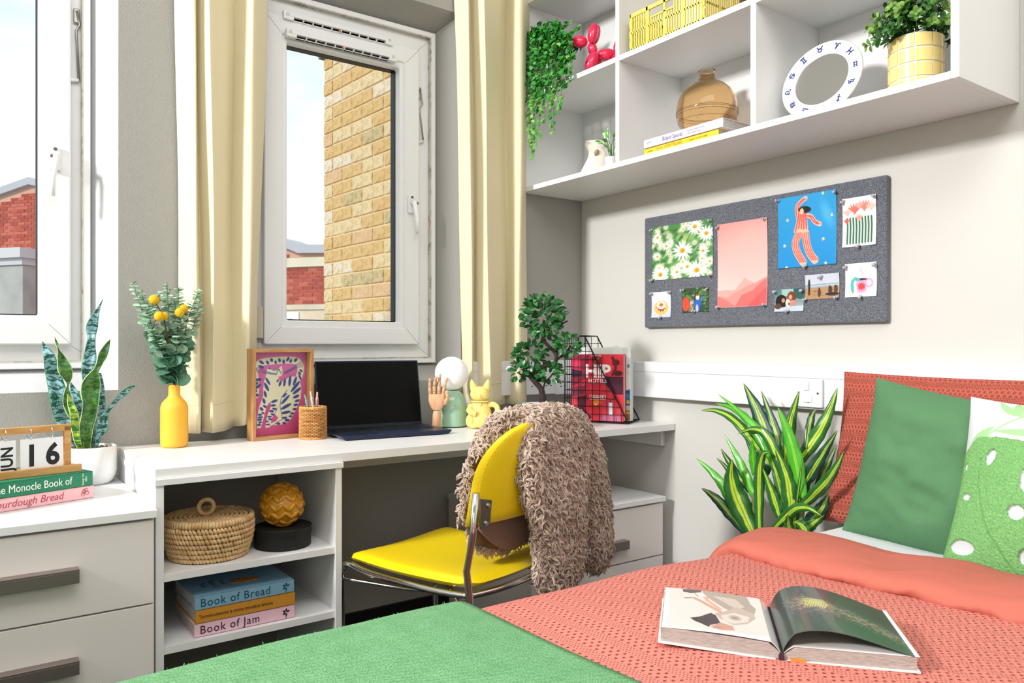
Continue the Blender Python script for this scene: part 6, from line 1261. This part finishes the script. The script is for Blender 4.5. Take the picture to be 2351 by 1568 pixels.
LV = [((385, 210), (520, 540), (480, 760), 150, 1, .06), ((490, 252), (590, 560), (600, 760), 85, 1, .08), ((718, 255), (650, 540), (640, 800), 95, 0, .05), ((948, 235), (850, 480), (700, 700), 85, 0, .08), ((230, 272), (500, 520), (560, 700), 60, 2, 0), ((212, 330), (400, 420), (560, 680), 55, 2, .02), ((128, 372), (330, 430), (560, 720), 60, 0, .03), ((350, 512), (520, 520), (640, 800), 60, 0, -.02), ((590, 352), (680, 600), (740, 900), 85, 2, -.02),
      ((575, 600), (650, 800), (670, 1000), 90, 0, -.04), ((700, 640), (760, 800), (700, 1000), 50, 1, .03), ((948, 490), (830, 680), (740, 830), 75, 1, .02), ((985, 618), (880, 800), (720, 960), 70, 0, -.05), ((820, 372), (790, 420), (760, 600), 45, 1, .1), ((945, 575), (870, 740), (800, 900), 50, 1, .09), ((895, 870), (840, 980), (740, 1090), 90, 1, .03), ((850, 1002), (700, 960), (560, 1090), 62, 0, -.06), ((870, 1000), (800, 1050), (730, 1120), 60, 0, .02),
      ((690, 1040), (730, 1060), (770, 1110), 70, 0, -.03), ((540, 620), (480, 720), (480, 1100), 62, 0, -.05), ((545, 640), (590, 780), (650, 1000), 60, 0, 0), ((500, 720), (560, 880), (600, 1010), 70, 0, -.03), ((270, 515), (380, 720), (450, 900), 60, 2, .01), ((315, 665), (330, 860), (440, 1110), 135, 0, -.06), ((100, 658), (260, 820), (350, 1000), 68, 2, -.02), ((132, 838), (250, 930), (400, 1110), 70, 1, -.06), ((250, 600), (310, 700), (420, 860), 45, 1, .04), ((222, 658), (300, 740), (400, 900), 35, 1, .06), ((435, 545), (440, 640), (450, 760), 50, 2, -.03), ((650, 1000), (655, 1060), (660, 1150), 60, 0, -.05), ((350, 480), (420, 560), (500, 800), 45, 1, .05), ((740, 630), (720, 800), (700, 950), 18, 0, -.04), ((610, 780), (680, 900), (690, 1100), 60, 0, -.02)]
for tipp, mid, base, wd, mi, dd in LV:
    T_, M_, B_ = DX(*tipp, dd), DX(*mid, dd * .6), DX(*base, dd * .3); P = smoothpath([B_, (B_ + M_) / 2 + (M_ - (B_ + T_) / 2) * .1, M_, (M_ + T_) / 2 + (M_ - (B_ + T_) / 2) * .25, T_], 6); n = len(P) - 1; g = G(); V = []; uv = []; ws = wd / 2.613 * 2.28 / FPX * 1.12; tw = random.uniform(-.5, .5)
    for i, p in enumerate(P):
        t_ = i / n; T1 = (P[min(i + 1, n)] - P[max(i - 1, 0)]).normalized(); vd = Vector((p.x, p.y, p.z - HC)).normalized(); s = T1.cross(vd).normalized(); nn = s.cross(T1); a = tw * (1 - t_); s2 = s * math.cos(a) + nn * math.sin(a)
        wv = ws / 2 * max(.01, min(1, .50 + 1.5 * t_) * (1 - t_ ** 2.4)) * (1 + .05 * math.sin(i * 1.7 + wd))
        for k in range(5): q = (k - 2) / 2; V.append(p + s2 * q * wv + nn * (abs(q) * wv * (.16 + .14 * math.sin(i * .9 + k + wd)))); uv.append((k / 4, t_))
    g.add(V, [(i * 5 + k, i * 5 + k + 1, i * 5 + k + 6, i * 5 + k + 5) for i in range(n) for k in range(4)], None, uv); part('leaf', g, DM[mi], dr, world=True, smooth=True, thick=.0008)
g = G()
for q in ((655, 1130), (440, 1110), (720, 1100), (600, 1050)): b_ = dp + Vector((0, 0, .18)); e_ = DX(*q, 0); g.tube(smoothpath([b_, (b_ + e_) / 2, e_, e_ + Vector((.01, 0, .12))], 5), .008, 8)
part('stem', g, mat('dracaena_stem', '#6b7a45', .7), dr, world=True, smooth=True)
part('soil', G().lathe([(.094, .2), (.05, .205), (0, .206)], 24), MATS['dark_soil'], dr, smooth=True)
# ================================================================== chair
YLW = mat('yellow_leather', '#f0d210', .38, bump=.0003, bscale=350, coat=.15)
CHC = Vector((1.106, 1.793, 0)); CR = R(17.5); chair = thing('chair', 'yellow leather chair with chrome tube frame pushed to the desk', 'chair', CHC, CR)
def seat(u, v, s):
    a, b_ = u * 2 - 1, v * 2 - 1; cr_ = .05; x = a * .198; y = b_ * .222
    if abs(a) > .75 and abs(b_) > .78: k = ((abs(a) - .75) / .25) ** 2 * ((abs(b_) - .78) / .22) ** 2; x -= math.copysign(.022 * k, a); y -= math.copysign(.022 * k, b_)
    q = max(0, 1 - abs(a) ** 6) ** .35 * max(0, 1 - abs(b_) ** 6) ** .35
    z = .458 + s * .017 * q + .012 * b_ * b_ * (1 if b_ > 0 else .6) - .010 * (1 - a * a) - (.03 * max(0, b_ - .75) ** 2 * 8)
    return (x, y, z)
g = G()
for s in (1, -1):
    g.sheet(lambda u, v: seat(u, v, s), 26, 26)
    if s == -1: g.f[-26 * 26:] = [tuple(reversed(q)) for q in g.f[-26 * 26:]]
part('seat', g, YLW, chair, smooth=True)
def tb(P, r, nm, mt=CHROME, n=12, sm=5): return part(nm, G().tube(smoothpath([Vector(p) for p in P], sm), r, n), mt, chair, smooth=True)
for s in (-1, 1):
    tb([(s * .190, -.215, .437), (s * .196, -.1, .432), (s * .196, .1, .434), (s * .192, .200, .444), (s * .190, .226, .430), (s * .189, .234, .38), (s * .185, .236, .1), (s * .184, .238, .012)], .0085, 'front_leg')
    tb([(s * .150, -.12, .43), (s * .165, -.16, .40), (s * .180, -.19, .38)], .006, 'stay')
    # flat rear upright with a bend at seat height
    P = [(s * .196, -.205, .0), (s * .200, -.216, .25), (s * .202, -.222, .40), (s * .204, -.226, .437), (s * .203, -.216, .50), (s * .202, -.234, .58), (s * .201, -.243, .685)]
    up = G()
    for w_, off, z_ in ((.0085, 0, 0),): up.tube([Vector(p) for p in P], .0105, 12, flat=.75)
    part('rear_upright', up, CHROME, chair, smooth=True)
    part('mounting_plate', G().prism([(s * .195, .600), (s * .160, .600), (s * .152, .662), (s * .195, .672)], -.252, -.248), mat('dark_chrome', '#8a8078', .25, metal=1), chair, bev=.001)
    for x_, z_ in ((.176, .612), (.168, .652)): part('bolt', G().tube([(s * x_, -.252, z_), (s * x_, -.257, z_)], [.0065, .0045], 12), CHROME, chair)
    part('foot_cap', G().tube([(s * .184, .238, .0), (s * .184, .238, .018)], .0105, 12).tube([(s * .196, -.205, .0), (s * .196, -.205, .018)], .012, 12), BLACK, chair)
tb([(-.190, -.212, .437), (-.1, -.232, .436), (0, -.238, .436), (.1, -.232, .436), (.190, -.212, .437)], .0085, 'rear_rail')
tb([(-.187, .236, .18), (0, .236, .18), (.187, .236, .18)], .006, 'front_stretcher', sm=2)
tb([(-.190, .23, .40), (-.12, .02, .39), (-.05, .02, .385)], .005, 'side_brace')
def back(u, v, s):
    a, b_ = u * 2 - 1, v; hw = .196 * (1 if b_ < .35 else math.sqrt(max(0, 1 - ((b_ - .35) / .65) ** 2.6))); x = a * hw
    z = .60 + .245 * b_ + .010 * (1 - abs(a)) * (1 if b_ < .1 else 0) * 0
    y = -.205 - .050 * b_ - .030 * (1 - a * a * (hw / .196) ** 2) + s * .013 * max(0, 1 - abs(a) ** 8) ** .5 * (min(1, (1 - b_) * 12) ** .5) * min(1, b_ * 14 + .15) ** .5
    return (x, y, z)
g = G()
for s in (1, -1):
    g.sheet(lambda u, v: back(u, v, s), 30, 26)
    if s == 1: g.f[-30 * 26:] = [tuple(reversed(q)) for q in g.f[-30 * 26:]]
part('backrest', g, YLW, chair, smooth=True)
P = [back(0.04, v, -1) for v in np.linspace(.02, .9, 24)] + [back(u, .965, -1) for u in np.linspace(.1, .9, 8)] + [back(.96, v, -1) for v in np.linspace(.9, .02, 24)]
sg_ = G()
for i in range(0, len(P) - 1):
    a, b_ = Vector(P[i]), Vector(P[i + 1]); n = max(1, int((b_ - a).length / .007))
    for k in range(n): p = a + (b_ - a) * (k + .2) / n; q = a + (b_ - a) * (k + .75) / n; sg_.tube([p + Vector((0, -.001, 0)), q + Vector((0, -.001, 0))], .0007, 4)
part('stitching', sg_, mat('yellow_thread', '#caa80c', .7), chair, smooth=True)
# ================================================================== shaggy coat hung over the chair back
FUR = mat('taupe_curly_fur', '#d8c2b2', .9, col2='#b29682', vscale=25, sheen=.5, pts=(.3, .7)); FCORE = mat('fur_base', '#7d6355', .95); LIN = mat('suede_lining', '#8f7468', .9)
coat = thing('shaggy_coat', 'taupe curly shaggy coat draped over the yellow chair back', 'coat', CHC + Vector((0, 0, .6)), CR)
def L2(x, y, z): return Vector((x, y, z - .6))
def slab(rows, n=26):
    """rows: (z, x0, x1, y, thickness, bow) closed tube of elliptical sections"""
    R_ = smoothpath([Vector((r[0], r[1], r[2])) for r in rows], 5); S_ = smoothpath([Vector((r[3], r[4], 0)) for r in rows], 5); V = []; N = []; m = len(R_)
    for i in range(m):
        z, x0, x1 = R_[i]; y, tk = S_[i].x, S_[i].y
        for k in range(n):
            a = 2 * math.pi * k / n; ca, sa = math.cos(a), math.sin(a); x = (x0 + x1) / 2 + (x1 - x0) / 2 * math.copysign(abs(ca) ** .8, ca); yy = y + tk / 2 * math.copysign(abs(sa) ** .8, sa)
            w_ = .006 * noise.noise(Vector((x * 14, z * 14, 3.3))); V.append(L2(x, yy + w_, z))
    F = [(i * n + k, i * n + (k + 1) % n, (i + 1) * n + (k + 1) % n, (i + 1) * n + k) for i in range(m - 1) for k in range(n)] + [tuple(range(n - 1, -1, -1)), tuple((m - 1) * n + k for k in range(n))]
    return V, F
SL_ = {'front_drape': [(.50, -.01, .10, -.150, .020), (.525, -.085, .18, -.152, .024), (.56, -.125, .20, -.156, .026), (.62, -.150, .21, -.158, .026), (.70, -.158, .21, -.168, .026), (.77, -.148, .20, -.188, .026), (.82, -.115, .18, -.208, .028), (.845, -.07, .15, -.220, .026)],
       'back_drape': [(.405, .030, .135, -.285, .036), (.44, .008, .158, -.290, .050), (.52, -.002, .165, -.292, .054), (.60, -.020, .168, -.292, .056), (.66, -.050, .178, -.290, .056), (.72, -.066, .188, -.285, .058), (.78, -.070, .212, -.278, .062), (.82, -.060, .205, -.270, .068), (.850, -.030, .175, -.258, .074), (.866, .01, .12, -.250, .05)],
       'hanging_sleeve': [(.385, .345, .385, -.232, .034), (.42, .315, .404, -.234, .050), (.50, .290, .404, -.236, .056), (.60, .266, .386, -.238, .060), (.70, .240, .350, -.238, .062), (.78, .205, .302, -.238, .062), (.83, .15, .250, -.236, .062), (.852, .11, .20, -.236, .045)],
 'shoulder_fold': [(.77, -.140, -.105, -.200, .034), (.805, -.125, -.05, -.205, .042), (.84, -.095, .02, -.220, .052), (.862, -.05, .10, -.234, .045)]}
curls = G()
def curl(p, n_, L, r, down):
    n_ = n_.normalized(); sw = random.uniform(3.8, 6.0) * random.choice((1, -1)); d = (n_ * .75 + down * random.uniform(.2, .9) + Vector((random.uniform(-.5, .5), random.uniform(-.4, .4), random.uniform(-.3, .5)))).normalized()
    a = d.orthogonal().normalized(); b_ = d.cross(a); ph = random.uniform(0, 6.28); R0 = L * random.uniform(.20, .34)
    for s_ in range(3):   # a lock of three strands that clump towards the tip
        q0 = s_ * 2.09 + ph; off = (a * math.cos(q0) + b_ * math.sin(q0)) * r * 1.05; P = []; st = 5; ls = random.uniform(.85, 1.1)
        for i in range(st + 1):
            t_ = i / st; q = ph + t_ * sw + s_ * .12; P.append(p + off * (1.25 - .95 * t_) + d * L * t_ * ls + down * (L * .35 * t_ * t_) + (a * (math.cos(q) - math.cos(ph)) + b_ * (math.sin(q) - math.sin(ph))) * R0)
        curls.tube(P, [r * .62, r * .72, r * .72, r * .66, r * .5, r * .12], 3, caps=False)
dn = Vector((0, 0, -1))
for nm, rows in SL_.items():
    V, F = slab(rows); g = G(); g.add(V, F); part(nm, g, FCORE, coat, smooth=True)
    for f in F:
        if len(f) > 4: pts = [V[i] for i in f]; cen = sum(pts, Vector()) / len(pts); n_ = Vector((0, 0, 1 if cen.z > 0 else -1)); area_ = .006; tri = [cen]
        else:
            pts = [V[i] for i in f]; e1, e2 = pts[1] - pts[0], pts[3] - pts[0]; n_ = e1.cross(e2); area_ = n_.length
            c3 = sum(pts, Vector()) / 4
        if n_.length < 1e-9: continue
        cen = sum(pts, Vector()) / len(pts)
        # outward direction
        zc = cen.z + .6; row = min(rows, key=lambda r: abs(r[0] - zc)); ax_ = Vector(((row[1] + row[2]) / 2, row[3], cen.z)); 
        if len(f) == 4 and n_.dot(cen - ax_) < 0: n_ = -n_
        n_ = n_.normalized()
        if nm == 'front_drape' and n_.y < -.3 and cen.x > -.145: continue
        dens = 40000 if not (nm == 'front_drape' and n_.y > .5) else 9000
        cnt = area_ * dens; k = int(cnt) + (random.random() < cnt % 1)
        for _ in range(min(k, 60)):
            if len(pts) == 4: u, v = random.random(), random.random(); p = (pts[0] * (1 - u) + pts[1] * u) * (1 - v) + (pts[3] * (1 - u) + pts[2] * u) * v
            else: p = random.choice(pts) * .0 + cen * .0 + pts[random.randrange(len(pts))] * random.random() ** .5; p = cen + (pts[random.randrange(len(pts))] - cen) * random.random()
            curl(p, n_, random.uniform(.013, .022), random.uniform(.0022, .0034), dn)
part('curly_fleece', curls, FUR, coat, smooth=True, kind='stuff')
def lin_(u, v):
    x = -.115 + .25 * u + .03 * (1 - v); z = .615 - .115 * v * (1 - (2 * abs(u - .55)) ** 2 * .55); return tuple(L2(x, -.178 - .012 * math.sin(math.pi * u), z))
part('suede_lining', G().sheet(lin_, 16, 10), LIN, coat, smooth=True, thick=.002)

# ================================================================== open photo book on the bed
BA = R(41); OB = Vector((1.024, .724, .5830)); bk = thing('open_book', 'open hardback photo book lying on the coral duvet', 'book', OB, 0)
hv = Vector((math.cos(BA), math.sin(BA), 0)); wv_ = Vector((math.sin(BA), -math.cos(BA), 0)); W1, W2, HB = .172, .180, .196
def bp(w_, h_, z): z += .07 * max(0, -w_); return OB + wv_ * w_ + hv * h_ + Vector((0, 0, z - .0))
CVW = mat('book_case_white', '#e9e4e2', .5)
g = G()
def blk(wa, wb_, h0, h1, z0, z1f):
    V = []; n = 10
    for i in range(n + 1):
        w_ = wa + (wb_ - wa) * i / n
        for h_, z in ((h0, z0), (h1, z0), (h1, z1f(w_)), (h0, z1f(w_))): V.append(bp(w_, h_, z))
    F = [(i * 4 + k, (i + 1) * 4 + k, (i + 1) * 4 + (k + 1) % 4, i * 4 + (k + 1) % 4) for i in range(n) for k in range(4)] + [(0, 1, 2, 3), (n * 4 + 3, n * 4 + 2, n * 4 + 1, n * 4)]
    return V, F
zl = lambda w_: .0205 * min(1, (-w_ + .001) / .012) ** .5 + .0015; zr_ = lambda w_: .0185 * min(1, (w_ + .001) / .018) ** .6 + .001
part('left_page_block', G().add(*blk(-W1 + .004, -.001, -HB / 2 + .003, HB / 2 - .003, .0015, zl)), mat('book_page_edges', '#c9beb6', .8, bump=.0008, bscale=300, stretch=(1, 1, 12), var=.35, vscale=90), bk, world=True)
part('right_page_block', G().add(*blk(.001, W2 - .004, -HB / 2 + .003, HB / 2 - .003, .0015, zr_)), MATS['book_page_edges'], bk, world=True)
cvs = G(); 
for a, b_ in ((-W1, -.008), (.008, W2)): cvs.add([bp(w_, h_, z) for w_ in (a, b_) for h_ in (-HB / 2, HB / 2) for z in (-.001, .0015)], [(0, 1, 3, 2), (4, 6, 7, 5), (0, 4, 5, 1), (2, 3, 7, 6), (0, 2, 6, 4), (1, 5, 7, 3)])
part('case', cvs, CVW, bk, world=True)
part('spine_cloth', G().tube([bp(0, -HB / 2 - .001, .004), bp(0, HB / 2 + .001, .004)], .008, 10, flat=.5), mat('dark_spine', '#3a2430', .7), bk, world=True)
g = G().add([bp(.012, -HB / 2 - .0006, z) for z in (.0, .006)] + [bp(.032, -HB / 2 - .0006, z) for z in (.006, .0)], [(0, 1, 2, 3)]); part('marker_ribbon', g, mat('orange_ribbon', '#d98a3a', .6), bk, world=True, thick=.001)
# left page picture: figure with arms raised
c = Paint(190, 150, '#e9e6e6', asp=HB / W1); Q = lambda L: [((x - 205) / 800., (y - 215) / 400.) for x, y in L]
c.poly([(.09, .03), (.93, .03), (.95, 1), (.05, .93)], '#ddd6d1'); c.grad if 0 else None
m0 = c.a.copy()
# body (cloth)
def ph(zx, zy): # picture px in the 3.3586 zoom -> page u,v through an affine fit
    # corners of page in that zoom: TL(205,210) TR(985,325) BL(170,548) BR(1115,662)
    TLc, TRc, BLc, BRc = (205, 210), (985, 325), (170, 548), (1115, 662); u, v = .5, .5
    for _ in range(25):
        X_ = (1 - v) * ((1 - u) * TLc[0] + u * TRc[0]) + v * ((1 - u) * BLc[0] + u * BRc[0]); Y_ = (1 - v) * ((1 - u) * TLc[1] + u * TRc[1]) + v * ((1 - u) * BLc[1] + u * BRc[1]); ex, ey = zx - X_, zy - Y_
        dXu = (1 - v) * (TRc[0] - TLc[0]) + v * (BRc[0] - BLc[0]); dXv = (1 - u) * (BLc[0] - TLc[0]) + u * (BRc[0] - TRc[0]); dYu = (1 - v) * (TRc[1] - TLc[1]) + v * (BRc[1] - BLc[1]); dYv = (1 - u) * (BLc[1] - TLc[1]) + u * (BRc[1] - TRc[1]); D_t = dXu * dYv - dXv * dYu
        u += (ex * dYv - ey * dXv) / D_t; v += (ey * dXu - ex * dYu) / D_t
    return u, v
H_ = lambda L: [ph(*q) for q in L]
c.a[:] = srgb('#e8e5e6'); c.poly(H_([(232, 212), (925, 305), (1030, 625), (222, 545)]), '#d9d2cd')
c.poly(H_([(335, 235), (480, 245), (480, 270), (400, 275), (340, 260)]), '#4b3a38'); c.poly(H_([(480, 248), (810, 280), (860, 370), (905, 410), (890, 480), (780, 470), (660, 410), (560, 340), (500, 285)]), '#a39286'); c.poly(H_([(560, 300), (740, 330), (820, 400), (760, 420), (640, 350)]), '#c3b4a9')
c.poly(H_([(660, 440), (760, 400), (890, 450), (910, 490), (850, 535), (740, 545), (640, 500), (590, 455)]), '#b9a698'); c.poly(H_([(640, 470), (740, 450), (860, 480), (850, 520), (740, 535), (660, 510)]), '#d6c8bd')
c.line(H_([(425, 320), (480, 350), (560, 400), (640, 445)]), .05, '#c79a84'); c.line(H_([(520, 320), (530, 345), (590, 390), (630, 420)]), .045, '#d0a48e'); c.ell(*ph(520, 318), .035, .02, '#c4937c'); c.line(H_([(355, 318), (400, 318)]), .02, '#2f2b2e'); c.line(H_([(430, 275), (455, 310)]), .006, '#4b3a38')
c.poly(H_([(395, 485), (470, 480), (560, 450), (600, 470), (640, 530), (560, 545), (550, 560), (480, 530), (430, 510)]), '#332b31'); c.poly(H_([(560, 555), (640, 525), (740, 555), (750, 585), (640, 582)]), '#c09180'); c.line(H_([(580, 568), (640, 560)]), .008, '#6b4a44'); c.ell(*ph(750, 490), .04, .05, '#5a4c4a', al=.6, soft=.06)
def pageL(u, v):
    w_ = -W1 + .006 + (W1 - .006) * u; h_ = HB / 2 - .003 - (HB - .006) * v; z = .0225 * np.minimum(1, (-w_ + .002) / .016) ** .5 + .0012 + .0022 * np.sin(np.pi * u) - .0015 * (1 - u) ** 2
    return tuple(OB[i] + w_ * wv_[i] + h_ * hv[i] + (z - .0005 - .07 * w_ if i == 2 else 0) for i in range(3))
printed('left_page', c, pageL, GLOSS, bk, world=True)
c = Paint(190, 150, '#2a2f2e', asp=HB / W2); c.grad('#34443a', '#3f4648', True); c.ell(.15, .5, .25, .5, '#4a5054', al=.6, soft=.3); c.ell(.75, .1, .3, .2, '#4c2a2a', al=.6, soft=.3); c.ell(.6, .85, .4, .15, '#26502f', al=.7, soft=.2); c.ell(.9, .3, .15, .25, '#3a1f26', al=.5, soft=.2)
for k in range(1500):
    t_ = random.random(); x = .14 + .80 * t_ + random.gauss(0, .035); y = .42 + .28 * t_ * t_ + random.gauss(0, .10 * (1 - .4 * t_)); c.ell(x, y, random.uniform(.004, .013), .0028, random.choice(['#d8a98c', '#e9c6a4', '#a87c66', '#f2ddc0', '#8d6f5c', '#c9a068']), ang=random.uniform(-20, 40), al=.55)
c.ell(.34, .38, .11, .09, '#c9c25a', al=.55, soft=.08)
for k in range(9): c.line([(.25 + .02 * k, .30), (.27 + .02 * k, .40), (.24 + .02 * k, .50)], .007, '#e6e08a', .8)
c.a[:, -7:] = srgb('#e6e4e2')
def pageR(u, v):
    w_ = .001 + (W2 - .001) * u; h_ = HB / 2 - .003 - (HB - .006) * v; arch = .030 * np.sin(np.pi * np.clip(u * 1.06, 0, 1) ** .62) * (1 - .0 * v)
    z = .0185 * np.minimum(1, (w_ + .001) / .018) ** .6 + .002 + arch * (1 - .15 * v)
    return tuple(OB[i] + w_ * wv_[i] + h_ * hv[i] + (z if i == 2 else 0) for i in range(3))
printed('right_page', c, pageR, GLOSS, bk, world=True)
c = Paint(60, 30, '#cfc8c4'); c.grad('#b7aea8', '#e9e6e4', True)
def pageR2(u, v):
    w_ = .001 + (W2 - .006) * u; h_ = HB / 2 - .003 - (HB - .006) * v; z = .0185 * np.minimum(1, (w_ + .001) / .018) ** .6 + .0018
    return tuple(OB[i] + w_ * wv_[i] + h_ * hv[i] + (z if i == 2 else 0) for i in range(3))
printed('lower_page', c, pageR2, PRINT, bk, world=True)
flush_texts()
